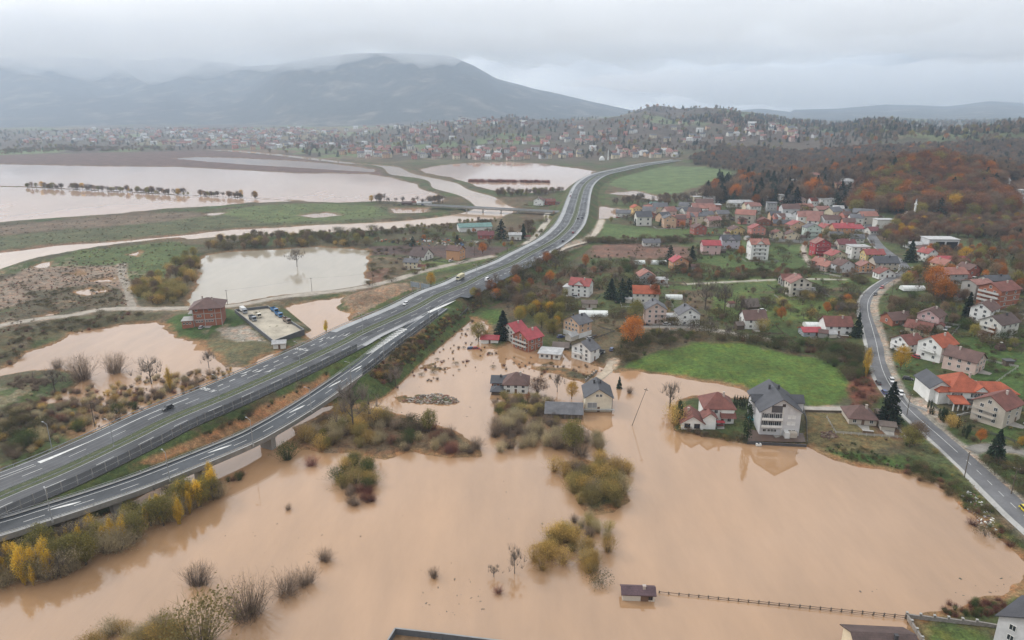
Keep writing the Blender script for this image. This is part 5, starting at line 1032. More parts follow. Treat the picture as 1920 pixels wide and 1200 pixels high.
# the rest of the suburbs, too far to tell apart: one mesh
vs, fs, ms, mats_ = [], [], [], []
def add_far(G):
    pt = fbm(G[:, 0] / 130, G[:, 1] / 260, 3, 78) if len(G) else []
    for g, q_ in zip(G, pt):
        if q_ < .41: continue
        me = FH[int(rng.integers(len(FH)))][0]; a = rng.uniform(-.6, .6); c, n_ = math.cos(a), math.sin(a); s_ = rng.uniform(1.0, 1.5); i0 = len(vs)
        for v in me.vertices: x, y, zz = v.co; vs.append((g[0] + s_ * (c * x - n_ * y), g[1] + s_ * (n_ * x + c * y), g[2] + s_ * zz))
        for p in me.polygons:
            m = me.materials[p.material_index]
            if m not in mats_: mats_.append(m)
            fs.append(tuple(i0 + k for k in p.vertices)); ms.append(mats_.index(m))
for poly, n, sd in (([(0, 268), (0, 256), (120, 250), (300, 248), (520, 250), (640, 250), (640, 275), (500, 282), (330, 274), (120, 268)], 330, 7), ([(130, 250), (140, 243), (560, 242), (640, 246), (640, 252), (300, 250)], 150, 8), ([(640, 268), (650, 240), (820, 240), (830, 270)], 70, 9), ([(1000, 240), (1100, 232), (1400, 226), (1560, 246), (1600, 262), (1300, 274), (1010, 268)], 70, 10), ([(640, 296), (640, 276), (960, 282), (1290, 280), (1280, 297), (960, 302)], 90, 12)):
    G, _ = px_points(poly, n, sd); add_far(G[G[:, 2] > .3])
me = bpy.data.meshes.new('distant_houses'); me.from_pydata(vs, [], fs); [me.materials.append(m) for m in mats_]; me.polygons.foreach_set('material_index', ms); tag(link('distant_houses', me), kind='stuff')
# minarets and mosques
def minaret(px, py, hpx, lab):
    p = hit(px, py); k = pxm(*p); h = hpx / k / .955; r = empty('minaret', tuple(p), 0, lab, 'minaret'); mb = MB(); m = wmat('white'); mb.box(-1.6, 1.6, -1.6, 1.6, -2, h * .2, m); mb.tube((0, 0, h * .2), (0, 0, h * .7), 1.1, .95, m, 10); mb.build('shaft', r)
    mb = MB(); mb.tube((0, 0, h * .7), (0, 0, h * .74), 1.6, 1.7, m, 10); mb.build('gallery', r); mb = MB(); mb.tube((0, 0, h * .74), (0, 0, h * .86), .75, .75, m, 10); mb.tube((0, 0, h * .86), (0, 0, h), .95, .05, plain('lead_cap', (.30, .31, .33), .5), 10); mb.build('cap', r)
minaret(1713, 410, 36, 'slim white minaret in front of the russet hill'); minaret(1140, 300, 20, 'far white minaret beside the domed mosque')
def mosque(px, py, wpx, lab):
    p = hit(px, py); w_ = wpx / pxm(*p); r = empty('mosque', tuple(p), 0, lab, 'mosque'); m = wmat('white'); mb = MB(); mb.box(-w_ / 2, w_ / 2, 0, w_, -2, w_ * .45, m); mb.build('wall', r)
    mb = MB(); q = 12; R_ = w_ * .45
    for j in range(5):
        a0, a1 = math.pi / 2 * j / 5, math.pi / 2 * (j + 1) / 5
        for i in range(q):
            t0, t1 = 2 * math.pi * i / q, 2 * math.pi * (i + 1) / q; f_ = lambda a, t_: (R_ * math.cos(a) * math.cos(t_), w_ / 2 + R_ * math.cos(a) * math.sin(t_), w_ * .45 + R_ * math.sin(a)); mb.poly([f_(a0, t0), f_(a0, t1), f_(a1, t1), f_(a1, t0)], m)
    mb.build('dome', r)
mosque(1129, 301, 9, 'far white mosque with a round dome at the field edge'); mosque(1704, 410, 14, 'small white mosque beside the slim minaret')
# ------------------------------------------------------------------ plants: prototypes
LEAF = 1.5
def leaf_mat(name, c0, c1, trans=.0):
    m, t, b = mat(name); a = N(t, 'ShaderNodeAttribute', attribute_name='tint'); oi = N(t, 'ShaderNodeObjectInfo')
    f = M('ADD', M('MULTIPLY', a.outputs['Fac'], .8, t), M('MULTIPLY', M('SUBTRACT', oi.outputs['Random'], .5, t), .55, t), t)
    c = mixc(t, f, c0, c1); r_ = M('ADD', .74, M('MULTIPLY', M('FRACT', M('MULTIPLY', oi.outputs['Random'], 7.31, t), None, t), .52, t), t)
    g = N(t, 'ShaderNodeCombineColor'); [t.links.new(r_, g.inputs[i]) for i in range(3)]
    cc = mixc(t, 1.0, mixc(t, 1.0, c, g.outputs[0], 'MULTIPLY'), (LEAF, LEAF, LEAF), 'MULTIPLY'); t.links.new(cc, b.inputs['Base Color']); b.inputs['Roughness'].default_value = .85; b.inputs['Specular IOR Level'].default_value = .15
    tr = N(t, 'ShaderNodeBsdfTranslucent'); t.links.new(cc, tr.inputs[0]); mx = N(t, 'ShaderNodeMixShader', Fac=.35); t.links.new(b.outputs[0], mx.inputs[1]); t.links.new(tr.outputs[0], mx.inputs[2]); t.links.new(mx.outputs[0], t.nodes['Material Output'].inputs[0]); return m
m_bark = plain('bark', (.085, .070, .056), .9, .2, 2); m_birch = plain('pale_bark', (.22, .20, .17), .9, .2, 2)
def scat_quads(c, size, r, flat=0.0, asp=.75):
    """leaf cards of random tilt round centres c"""
    n = len(c); u = r.normal(size=(n, 3)); u[:, 2] *= (1 - flat); u /= np.linalg.norm(u, axis=1)[:, None]; v = r.normal(size=(n, 3)); v[:, 2] *= (1 - flat); v -= (v * u).sum(1)[:, None] * u; v /= np.linalg.norm(v, axis=1)[:, None]
    s = (size * r.uniform(.6, 1.4, n))[:, None] / 2; V = np.stack([c - u * s, c - v * s * asp + u * s * .2, c + u * s, c + v * s * asp], 1)
    return V
def leafy(R_, Hc, z0, ncl, nl, size, seed, shell=.55, clump=.30, squash=1.0, bottom=-1.0, pr=None):
    r = np.random.default_rng(seed); d = r.normal(size=(ncl, 3)); d /= np.linalg.norm(d, axis=1)[:, None]; d[:, 2] = np.where(d[:, 2] < bottom, -d[:, 2], d[:, 2])
    rad = r.uniform(shell, 1.0, ncl) ** .6 * r.uniform(.8, 1.08, ncl); cc = d * rad[:, None] * np.array([R_, R_, Hc / 2]); cc[:, 2] += z0 + Hc / 2
    if pr is not None: q = np.clip((cc[:, 2] - z0) / Hc, 0, 1); cc[:, :2] *= pr(q)[:, None]
    ct = r.uniform(0, 1, ncl); P = np.repeat(cc, nl, 0) + r.normal(size=(ncl * nl, 3)) * np.array([R_ * clump, R_ * clump, Hc / 2 * clump]) * .62
    T = np.clip(np.repeat(ct, nl) * .65 + r.uniform(0, .35, ncl * nl) , 0, 1); k = P[:, 2] > .05
    return scat_quads(P[k], size, r), T[k]
def twigs(n, H_, spread, seed, w_=.07, z0=0, R0=.5, fan=1.0, wig=.25):
    """thin rods fanning out of the base: each a long thin quad strip of two pieces"""
    r = np.random.default_rng(seed); a = r.uniform(0, 2 * math.pi, n); tl = np.abs(r.normal(0, .55, n)) * fan; L = H_ * r.uniform(.55, 1.05, n)
    b = np.stack([np.cos(a) * R0 * r.uniform(0, 1, n), np.sin(a) * R0 * r.uniform(0, 1, n), z0 + 0 * a], -1); d = np.stack([np.cos(a) * np.sin(tl) * spread, np.sin(a) * np.sin(tl) * spread, np.cos(tl)], -1); d /= np.linalg.norm(d, axis=1)[:, None]
    d2 = d * np.array([.75, .75, 1.15]) + r.normal(size=(n, 3)) * wig; d2 /= np.linalg.norm(d2, axis=1)[:, None]; s = np.cross(d, r.normal(size=(n, 3))); s /= np.linalg.norm(s, axis=1)[:, None]
    p0, p1 = b, b + d * L[:, None] * .55; p2 = p1 + d2 * L[:, None] * .5; W_ = w_
    q1 = np.stack([p0 - s * W_, p0 + s * W_, p1 + s * W_ * .7, p1 - s * W_ * .7], 1); q2 = np.stack([p1 - s * W_ * .7, p1 + s * W_ * .7, p2 + s * W_ * .25, p2 - s * W_ * .25], 1)
    m = 4; pts = []; 
    for j in range(m):                                            # side sprays
        u = r.uniform(.25, .9, n)[:, None]; o = p1 + (p2 - p1) * u; d3 = d2 + r.normal(size=(n, 3)) * .55; d3 /= np.linalg.norm(d3, axis=1)[:, None]; e = o + d3 * L[:, None] * r.uniform(.12, .28, (n, 1)); pts.append(np.stack([o - s * W_ * .4, o + s * W_ * .4, e + s * W_ * .2, e - s * W_ * .2], 1))
    V = np.concatenate([q1, q2] + pts); T = np.concatenate([r.uniform(0, .4, n), r.uniform(.3, 1, n)] + [r.uniform(.4, 1, n)] * m); return V, T
def conif(H_, R_, seed, rings=14, per=11, dens=7, size=.75, z0=.6, pw=1.0):
    r = np.random.default_rng(seed); P = []
    for i in range(rings):
        q = i / (rings - 1); z = z0 + (H_ - z0) * q ** .92; rad = R_ * (1 - q) ** pw * r.uniform(.85, 1.12) + .12
        for k in range(max(4, int(per * (1 - q * .6)))):
            a = r.uniform(0, 2 * math.pi); L = rad * r.uniform(.75, 1.1)
            for t_ in np.linspace(.25, 1, dens): P.append((math.cos(a) * L * t_ + r.normal() * .12, math.sin(a) * L * t_ + r.normal() * .12, z - .30 * L * t_ ** 1.5 + r.normal() * .12))
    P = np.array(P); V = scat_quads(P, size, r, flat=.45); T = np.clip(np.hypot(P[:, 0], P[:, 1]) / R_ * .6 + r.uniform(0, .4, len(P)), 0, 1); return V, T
def cards(name, V, T, m): 
    n = len(V); return np_mesh(name, V.reshape(-1, 3), np.arange(n * 4).reshape(n, 4), [m], fattrs={'tint': T})
def limbs(H_, r0, spread, n, seed, m, top=1.0, fork=.35, curve=.0):
    r = random.Random(seed); mb = MB(); tr = (r.uniform(-.3, .3), r.uniform(-.3, .3), H_ * top); mid = (tr[0] * .3, tr[1] * .3, H_ * fork); mb.tube((0, 0, -1.2), mid, r0, r0 * .75, m, 7); mb.tube(mid, tr, r0 * .75, r0 * .2, m, 6)
    for i in range(n):
        a = r.uniform(0, 6.28); z = H_ * r.uniform(fork * .8, .8); L = spread * r.uniform(.6, 1.1); b = (tr[0] * z / H_, tr[1] * z / H_, z); e = (b[0] + math.cos(a) * L * .6, b[1] + math.sin(a) * L * .6, z + H_ * .18); e2 = (b[0] + math.cos(a + .3) * L, b[1] + math.sin(a + .3) * L, z + H_ * .30 * r.uniform(.7, 1.3))
        mb.tube(b, e, r0 * .42, r0 * .25, m, 5); mb.tube(e, e2, r0 * .25, r0 * .07, m, 4)
    return mb.mesh('trunk')
LM = {'willow_shrub': leaf_mat('willow_twigs', (.20, .165, .112), (.36, .30, .165)), 'bare_shrub': leaf_mat('grey_twigs', (.090, .066, .050), (.205, .155, .112)), 'red_shrub': leaf_mat('dogwood_twigs', (.085, .036, .030), (.200, .078, .056)), 'olive_shrub': leaf_mat('olive_leaves', (.130, .110, .045), (.320, .250, .085)),
      'golden_shrub': leaf_mat('golden_leaves', (.210, .140, .050), (.450, .310, .090)), 'green_shrub': leaf_mat('green_leaves', (.026, .042, .014), (.078, .105, .032)), 'bramble': leaf_mat('bramble_leaves', (.040, .042, .020), (.120, .092, .044)),
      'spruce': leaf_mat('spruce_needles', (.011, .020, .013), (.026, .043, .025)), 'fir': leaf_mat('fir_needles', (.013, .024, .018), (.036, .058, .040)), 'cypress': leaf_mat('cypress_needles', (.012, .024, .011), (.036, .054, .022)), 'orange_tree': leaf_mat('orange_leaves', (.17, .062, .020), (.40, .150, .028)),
      'yellow_tree': leaf_mat('yellow_leaves', (.24, .140, .018), (.44, .270, .030)), 'poplar': leaf_mat('poplar_leaves', (.30, .195, .028), (.58, .385, .045)), 'bare_tree': leaf_mat('bare_twigs', (.080, .066, .056), (.150, .124, .102)), 'russet_oak': leaf_mat('russet_leaves', (.082, .046, .030), (.235, .102, .048)), 'olive_tree': leaf_mat('fading_leaves', (.085, .085, .030), (.240, .195, .052)), 'brown_tree': leaf_mat('brown_leaves', (.095, .068, .048), (.195, .130, .078))}
m_stem = plain('shrub_stems', (.075, .058, .045), .9, .2, 2)
PW = lambda q: np.clip(1.15 - .9 * np.abs(q - .38) ** 1.1 * 1.5, .15, 1)
def proto_parts(kind, v):
    """(nominal height, crown mesh, trunk mesh) of one variant"""
    s = (sum(map(ord, kind)) * 7 + v * 131) % 9973; m = LM[kind]
    if kind in ('willow_shrub', 'bare_shrub', 'red_shrub'):
        sp_, fan = {'willow_shrub': (1.0, .8), 'bare_shrub': (1.05, .85), 'red_shrub': (1.4, 1.3)}[kind]; V, T = twigs(300, 4.2, sp_, s, .02, fan=fan, R0=1.5, wig=.45)
        if kind == 'willow_shrub':
            V2, T2 = leafy(2.5, 4.4, .6, 60, 24, .14, s + 1, shell=.5, clump=.32); V = np.concatenate([V, V2]); T = np.r_[T, T2]
        else:
            V2, T2 = leafy(2.3, 3.7, .3, 30, 16, .13, s + 1, shell=.5, clump=.32); V = np.concatenate([V, V2]); T = np.r_[T, T2]
        mb = MB(); r = random.Random(s)
        for i in range(9): a = r.uniform(0, 6.28); L = r.uniform(.5, 1.5); mb.tube((math.cos(a) * .3, math.sin(a) * .3, -.8), (math.cos(a) * L, math.sin(a) * L, r.uniform(1.6, 2.9)), .07, .03, m_stem, 4)
        return 4.6, cards('foliage', V, T, m), mb.mesh('stems')
    if kind in ('olive_shrub', 'golden_shrub', 'green_shrub', 'bramble'):
        low = kind == 'bramble'; hh = 2.4 if low else 4.4; V, T = leafy(2.6 if not low else 2.9, hh, .0, 70, 15, .20, s, shell=.45, clump=.36, bottom=-.35)
        if kind != 'bramble': V2, T2 = twigs(170, hh * 1.1, 1.1, s + 3, .022, fan=1.0, R0=1.0, wig=.4); V = np.concatenate([V, V2]); T = np.r_[T, T2 * .5]
        mb = MB(); r = random.Random(s)
        for i in range(7): a = r.uniform(0, 6.28); L = r.uniform(.4, 1.3); mb.tube((math.cos(a) * .25, math.sin(a) * .25, -.8), (math.cos(a) * L, math.sin(a) * L, hh * .6), .07, .03, m_stem, 4)
        return hh, cards('foliage', V, T, m), mb.mesh('stems')
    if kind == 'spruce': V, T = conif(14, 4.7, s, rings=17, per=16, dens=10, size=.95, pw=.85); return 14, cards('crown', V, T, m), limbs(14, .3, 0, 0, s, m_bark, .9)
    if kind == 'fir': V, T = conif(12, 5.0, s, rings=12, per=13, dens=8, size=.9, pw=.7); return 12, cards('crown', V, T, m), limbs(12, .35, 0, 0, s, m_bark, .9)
    if kind == 'cypress':
        V, T = leafy(.95, 8, .1, 70, 16, .28, s, shell=.6, clump=.22, pr=lambda q: np.clip(1.1 - q ** 3 * .9, .15, 1)); return 8, cards('crown', V, T, m), limbs(8, .12, 0, 0, s, m_bark, .7)
    if kind == 'poplar':
        V, T = leafy(1.5, 8.0, 2.2, 70, 26, .22, s, shell=.3, clump=.26, pr=PW); V2, T2 = twigs(60, 8.5, .55, s + 2, .035, fan=.35, R0=.25, z0=.3); V = np.concatenate([V, V2]); return 10, cards('crown', V, np.r_[T, T2 * .2], m), limbs(10, .14, 1.4, 6, s, m_birch, .97)
    if kind == 'bare_tree':
        Vs, Ts = [], []; r = np.random.default_rng(s)
        for i in range(26):
            V, T = twigs(15, 2.6, 1.0, s + i, .034, fan=1.1, R0=.1); o = np.array([r.normal() * 1.9, r.normal() * 1.9, r.uniform(3.6, 7.4)]); o[:2] *= 1.15 - abs(o[2] - 5.2) * .2; Vs.append(V + o); Ts.append(T)
        return 9.5, cards('crown', np.concatenate(Vs), np.concatenate(Ts), m), limbs(9, .20, 2.6, 13, s, m_bark, .95, .25)
    # broadleaf crowns
    shp = {'orange_tree': (3.4, 7.6, 1.8), 'yellow_tree': (3.6, 8.2, 1.4), 'russet_oak': (4.4, 8.6, 2.0), 'olive_tree': (3.6, 7.8, 1.6), 'brown_tree': (3.8, 8.4, 1.8)}[kind]
    V, T = leafy(shp[0], shp[1], shp[2], 110, 32, .27, s, shell=.45, clump=.24, bottom=-.7); V2, T2 = twigs(50, shp[1] * .9, .9, s + 5, .045, z0=1.5, fan=.8, R0=.3)
    return shp[1] + shp[2], cards('crown', np.concatenate([V, V2]), np.r_[T, T2 * .3], m), limbs(shp[1] + shp[2] * .6, .22, shp[0] * .8, 9, s, m_bark, .85, .25)
PROTO = {}
def proto(kind, v):
    if (kind, v) not in PROTO: PROTO[kind, v] = proto_parts(kind, v)
    return PROTO[kind, v]
SHRUBS = {'willow_shrub', 'bare_shrub', 'red_shrub', 'olive_shrub', 'golden_shrub', 'green_shrub', 'bramble'}
DESC = {'willow_shrub': 'olive grey twiggy willow shrub', 'bare_shrub': 'leafless grey brown shrub', 'red_shrub': 'dark red twiggy shrub', 'olive_shrub': 'olive green leafy shrub', 'golden_shrub': 'golden yellow shrub', 'green_shrub': 'green leafy shrub', 'bramble': 'low dark bramble bush', 'spruce': 'dark green spruce', 'fir': 'broad dark fir',
        'cypress': 'slim dark cypress', 'orange_tree': 'orange autumn tree', 'yellow_tree': 'bright yellow autumn tree', 'poplar': 'slender yellow poplar', 'bare_tree': 'leafless grey tree', 'russet_oak': 'russet oak', 'olive_tree': 'yellowing green tree', 'brown_tree': 'brown autumn tree'}
PL = []                                                            # every plant: kind, position, height, label, group
def plant(px, py, kind, hpx, label, z=None):
    p = hit(px, py); PL.append(dict(kind=kind, p=p, h=hpx / pxm(*p) / .955, label=label, group=None, px=px, big=1e6))
def region(poly, n, mix, h0, h1, where, seed, even=1.0, group=None, solo=True):
    G, X = px_points(poly, n, seed, even); r = np.random.default_rng(seed + 1); ks = [k for k, _ in mix]; ws = np.array([w_ for _, w_ in mix], float); ws /= ws.sum()
    for g, x in zip(G, X):
        k = ks[r.choice(len(ks), p=ws)]; PL.append(dict(kind=k, p=g, h=r.uniform(h0, h1) * (1 if k not in SHRUBS else .8), label=None, where=where, group=group or ('plants ' + where), px=x[0], big=0 if solo else -1e6))
# ---- single plants one can point at
for a in [(1666, 792, 'spruce', 76, 'tall dark spruce between the small cottage and the road'), (1681, 706, 'spruce', 52, 'dark spruce in front of the bright yellow tree'), (1688, 694, 'yellow_tree', 46, 'round bright yellow tree behind the dark roadside spruce'), (1623, 708, 'poplar', 56, 'tall yellow poplar on the left edge of the village road'),
          (943, 634, 'spruce', 50, 'dark spruce left of the red roofed twin houses'), (1606, 632, 'spruce', 44, 'dark spruce between the red brown roof and the road'), (1186, 648, 'orange_tree', 54, 'rust orange tree left of the bramble bank'), (1192, 602, 'olive_tree', 40, 'yellow green cone shaped tree left of the pale pink house'),
          (1146, 560, 'spruce', 36, 'dark spruce left of the broad fir'), (1165, 566, 'fir', 42, 'broad dark fir beside the red roofed white house'), (1178, 562, 'fir', 38, 'second broad fir behind the garden orchard'), (1389, 482, 'orange_tree', 20, 'small round orange tree beside the lilac grey house'), (1225, 566, 'orange_tree', 32, 'orange tree before the orange roofed house'),
          (1866, 862, 'spruce', 58, 'dark spruce on the slope at the right edge'), (1836, 868, 'bare_tree', 50, 'leafless roadside tree by the dark spruce'), (1750, 545, 'orange_tree', 46, 'large orange maple on the right slope'), (1767, 568, 'orange_tree', 44, 'orange maple lower of the two on the right slope'), (1812, 600, 'spruce', 50, 'dark spruce left of the bright white house'),
          (1808, 490, 'yellow_tree', 26, 'yellow birch right of the open fronted hall'), (1706, 492, 'spruce', 40, 'dark spruce behind the concrete pole at the bend'), (897, 640, 'olive_tree', 36, 'yellowing round tree on the flooded lawn beside the low shed'), (1265, 795, 'golden_shrub', 38, 'yellow shrub left of the flooded villa plot'), (1273, 796, 'cypress', 50, 'tall cypress at the left corner of the villa plot'),
          (1400, 826, 'cypress', 76, 'tallest cypress between the villa and the grey house'), (1257, 762, 'bare_tree', 46, 'leafless tree standing in the flood left of the villa'), (1161, 728, 'spruce', 22, 'small spruce in the flood right of the cream house'), (1180, 737, 'bare_shrub', 14, 'bare shrub in the flood right of the small spruce'), (1072, 748, 'yellow_tree', 32, 'yellow tree standing in the flood behind the barn'),
          (1045, 735, 'bare_tree', 34, 'leafless dark tree standing in the flood behind the barn'), (1008, 742, 'russet_oak', 36, 'reddish tree in the flood right of the hipped house'), (1388, 598, 'bare_tree', 42, 'leafless tree left of the dark roofed white house'), (1322, 580, 'bare_tree', 54, 'tall leafless tree in the central gardens'), (1358, 585, 'bare_tree', 52, 'second tall leafless tree in the central gardens'),
          (1464, 600, 'orange_tree', 24, 'orange crown behind the white house with dark roof'), (1098, 502, 'orange_tree', 24, 'orange birch before the terraces'), (1256, 490, 'fir', 28, 'broad dark fir left of the crimson roofed orange house'), (1297, 490, 'spruce', 28, 'dark spruce right of the crimson roofed orange house'), (905, 476, 'orange_tree', 20, 'orange tree on the verge beside the motorway bend'),
          (808, 537, 'yellow_tree', 26, 'single yellow tree beside the motorway verge'), (940, 448, 'fir', 34, 'broad dark fir beside the long green hall'), (981, 447, 'spruce', 26, 'dark spruce beside the off white house'), (990, 442, 'brown_tree', 30, 'brown tree behind the dark spruce at the levee track'), (857, 455, 'spruce', 14, 'small spruce before the long green hall'), (774, 462, 'fir', 18, 'dark fir behind the steep brown roof'),
          (557, 500, 'bare_tree', 34, 'dark tree standing alone in the pond'), (607, 1050, 'bare_shrub', 26, 'small dark round shrub alone in the flood, left of centre'), (541, 955, 'bare_shrub', 12, 'tiny dead plant poking out of the flood below the ramp'), (372, 1098, 'bare_shrub', 46, 'bare shrub with a drift of branches in the near flood'), (574, 1095, 'bare_shrub', 34, 'bare shrub right of the pair in the near flood'),
          (537, 1110, 'bare_shrub', 42, 'bare shrub of the pair in the near flood'), (465, 1155, 'bare_shrub', 76, 'large bare willow shrub in the near flood'), (375, 1215, 'olive_shrub', 100, 'large rounded olive shrub at the lower frame edge'), (815, 1082, 'bare_shrub', 20, 'small round shrub alone in the middle of the flood'), (965, 1075, 'bare_tree', 50, 'small leafless tree left of the golden bushes'), (1126, 1092, 'bramble', 20, 'dark green bush under the right golden bush'),
          (926, 1082, 'bare_tree', 24, 'tiny leafless sapling in the near flood'), (936, 1112, 'red_shrub', 16, 'small reddish tuft in the near flood'), (540, 862, 'green_shrub', 32, 'bright green shrub under the viaduct'), (585, 873, 'red_shrub', 24, 'dark red shrub beside the bright green one'), (155, 712, 'bare_shrub', 50, 'wide bare shrub in the west flood'), (213, 700, 'bare_shrub', 42, 'dense dark bare shrub in the west flood'), (284, 720, 'bare_tree', 50, 'thin leafless tree in the west flood'),
          (320, 735, 'poplar', 46, 'yellow green sapling in the west flood'), (392, 690, 'bare_tree', 34, 'leafless bush at the edge of the drowned meadow'), (108, 690, 'bare_shrub', 20, 'small bare shrub far out in the west flood'), (105, 740, 'bare_tree', 50, 'thin leafless tree above the motorway scrub'), (55, 838, 'green_shrub', 34, 'large dark green bush beside the motorway'), (148, 808, 'green_shrub', 22, 'round dark green bush by the motorway verge'), (222, 775, 'green_shrub', 20, 'round green bush above the motorway verge'), (252, 768, 'green_shrub', 16, 'low green bush beside the round one at the verge'),
          (742, 725, 'bare_tree', 40, 'leafless tree on the rubble island'), (805, 810, 'olive_tree', 44, 'thin yellowing tree in the flood beside the rubble'), (663, 810, 'bare_tree', 96, 'tall leafless tree among the thicket by the viaduct'), (1075, 850, 'olive_tree', 66, 'tall yellow green willow in the flooded thicket'), (768, 832, 'green_shrub', 28, 'dark green bush on the right of the thicket island'), (777, 800, 'bramble', 16, 'dark evergreen bush right of the thin yellowing tree'),
          (612, 624, 'poplar', 24, 'small yellow tree at the corner of the truck yard'), (1120, 826, 'green_shrub', 16, 'low olive shrub in the reflection of the cream house'), (1850, 1005, 'bramble', 18, 'dark round bush on the shore below the road'), (1825, 985, 'red_shrub', 16, 'reddish bush among litter on the shore'), (1715, 835, 'brown_tree', 46, 'large brown bush beside the road'), (1705, 838, 'olive_tree', 40, 'olive bush at the road edge'), (1750, 560, 'russet_oak', 34, 'brown oak between the two orange maples'),
          (1915, 838, 'yellow_tree', 20, 'small yellow shrub tree at the right frame edge'), (1785, 800, 'golden_shrub', 22, 'golden shrub right of the long hedge'), (1838, 830, 'orange_tree', 26, 'orange shrub on the slope below the beige house'), (1430, 620, 'olive_shrub', 22, 'olive shrub in front of the white house with dark roof')]: plant(*a)
for i, x in enumerate([1371, 1376, 1382, 1387, 1391, 1397]): plant(x + 5, 764 + i * .4, 'cypress', 23, ['first', 'second', 'third', 'fourth', 'fifth', 'sixth'][i] + ' small cypress from the left in the row behind the villa')
for i, (x, y) in enumerate([(1012 - 100, 640), (1014 - 102 + 14, 646)]): pass
# ---- thickets and gardens (pixel outline, number, kinds, heights in metres)
wil = [('willow_shrub', 5), ('bare_shrub', 2), ('olive_shrub', 2), ('golden_shrub', 1)]
region([(0, 1062), (60, 1032), (150, 992), (230, 958), (300, 930), (385, 912), (420, 930), (340, 985), (250, 1020), (190, 1052), (90, 1096), (0, 1106)], 150, [('poplar', 4), ('willow_shrub', 2), ('bare_tree', 1.4), ('olive_tree', 1)], 5.5, 10, 'below the ramp along the near water', 1)
region([(-60, 1050), (0, 1020), (90, 990), (60, 1060), (0, 1100), (-60, 1120)], 24, [('poplar', 1), ('bare_tree', 1), ('golden_shrub', 1)], 5, 8, 'in the lower left corner below the ramp', 91)
region([(400, 905), (420, 880), (480, 862), (480, 890), (430, 915)], 18, [('red_shrub', 2), ('green_shrub', 1), ('olive_shrub', 1)], 2, 3.6, 'on the mud spit below the viaduct', 2)
region([(545, 835), (560, 800), (620, 775), (690, 772), (735, 785), (720, 830), (660, 842), (600, 848)], 48, [('olive_shrub', 4), ('golden_shrub', 3), ('willow_shrub', 3), ('bare_shrub', 2), ('olive_tree', .8)], 2.8, 8, 'on the thicket island beside the viaduct', 3)
region([(690, 790), (740, 770), (800, 795), (850, 810), (895, 835), (900, 855), (830, 858), (770, 846), (710, 862)], 36, [('bare_shrub', 4), ('willow_shrub', 3), ('red_shrub', 2), ('bramble', 1), ('green_shrub', 1)], 3, 6, 'on the bushy right end of the thicket island', 4)
region([(630, 905), (640, 860), (690, 852), (700, 900), (700, 945), (665, 940)], 16, [('olive_shrub', 3), ('green_shrub', 2), ('golden_shrub', 1)], 4, 6.5, 'in the round clump left of the open flood', 5)
region([(640, 925), (700, 915), (698, 950), (665, 952)], 10, [('bare_shrub', 1), ('red_shrub', 1)], 3, 4.5, 'at the foot of the round clump in the flood', 6)
region([(920, 790), (960, 785), (1045, 800), (1120, 820), (1130, 850), (1080, 862), (930, 852)], 39, [('bare_shrub', 3), ('willow_shrub', 5)], 5, 8, 'in the leafless thicket below the barn', 7)
region([(1035, 880), (1090, 862), (1130, 870), (1180, 890), (1192, 925), (1150, 955), (1098, 965), (1065, 925)], 45, [('golden_shrub', 4), ('olive_shrub', 4), ('willow_shrub', 1), ('bare_shrub', .8)], 2.6, 7.6, 'in the curved golden thicket in the flood', 8)
region([(990, 1055), (1010, 1020), (1060, 1005), (1085, 1020), (1070, 1050), (1020, 1072)], 17, [('golden_shrub', 5), ('olive_shrub', 1), ('bare_shrub', .6)], 2.4, 6.2, 'in the left golden clump in the near flood', 9)
region([(1088, 1060), (1095, 1035), (1140, 1030), (1152, 1050), (1130, 1075), (1100, 1075)], 13, [('golden_shrub', 4), ('willow_shrub', 1)], 2.4, 6.2, 'in the right golden clump in the near flood', 10)
region([(1050, 1000), (1060, 975), (1100, 970), (1160, 1010), (1100, 1022)], 12, [('willow_shrub', 2), ('bare_shrub', 1), ('olive_shrub', 1)], 3, 4.5, 'between the golden thickets in the flood', 11)
region([(140, 1230), (200, 1185), (300, 1170), (340, 1190), (330, 1240)], 18, [('golden_shrub', 3), ('olive_shrub', 1), ('willow_shrub', 1)], 4, 6.5, 'at the lower frame edge left of the large olive shrub', 12)
region([(925, 770), (930, 745), (1000, 750), (1020, 770), (1010, 785), (940, 785)], 25, [('bare_shrub', 2), ('russet_oak', .6), ('olive_shrub', 1), ('green_shrub', .7)], 2.5, 5, 'in the drowned garden before the hipped house', 13)
region([(0, 860), (0, 770), (60, 760), (110, 800), (90, 830), (40, 862)], 52, [('bramble', 3), ('bare_shrub', 3), ('willow_shrub', 1), ('brown_tree', .4)], 2, 4.5, 'on the scrub bank beside the motorway', 14)
region([(60, 800), (120, 760), (230, 745), (330, 720), (430, 690), (330, 742), (200, 790), (110, 815)], 70, [('bare_shrub', 5), ('golden_shrub', 1.2), ('willow_shrub', 2), ('red_shrub', 1)], 2, 4.6, 'in the drowned scrub above the motorway', 15)
region([(690, 690), (740, 650), (790, 610), (835, 590), (850, 605), (800, 640), (760, 690), (720, 720)], 68, [('golden_shrub', 1.4), ('red_shrub', 2.2), ('olive_shrub', 2), ('bramble', 2), ('green_shrub', 1)], 1.5, 3.6, 'on the embankment below the exit ramp', 16)
region([(885, 560), (900, 535), (990, 490), (1050, 480), (1065, 505), (1050, 545), (1080, 575), (1085, 600), (1040, 600), (960, 585), (905, 580)], 137, [('bramble', 3), ('russet_oak', 2), ('bare_tree', 3), ('olive_tree', 1.4), ('orange_tree', .9), ('brown_tree', 2.4)], 4, 9, 'in the thicket between the motorway and the gardens', 17)
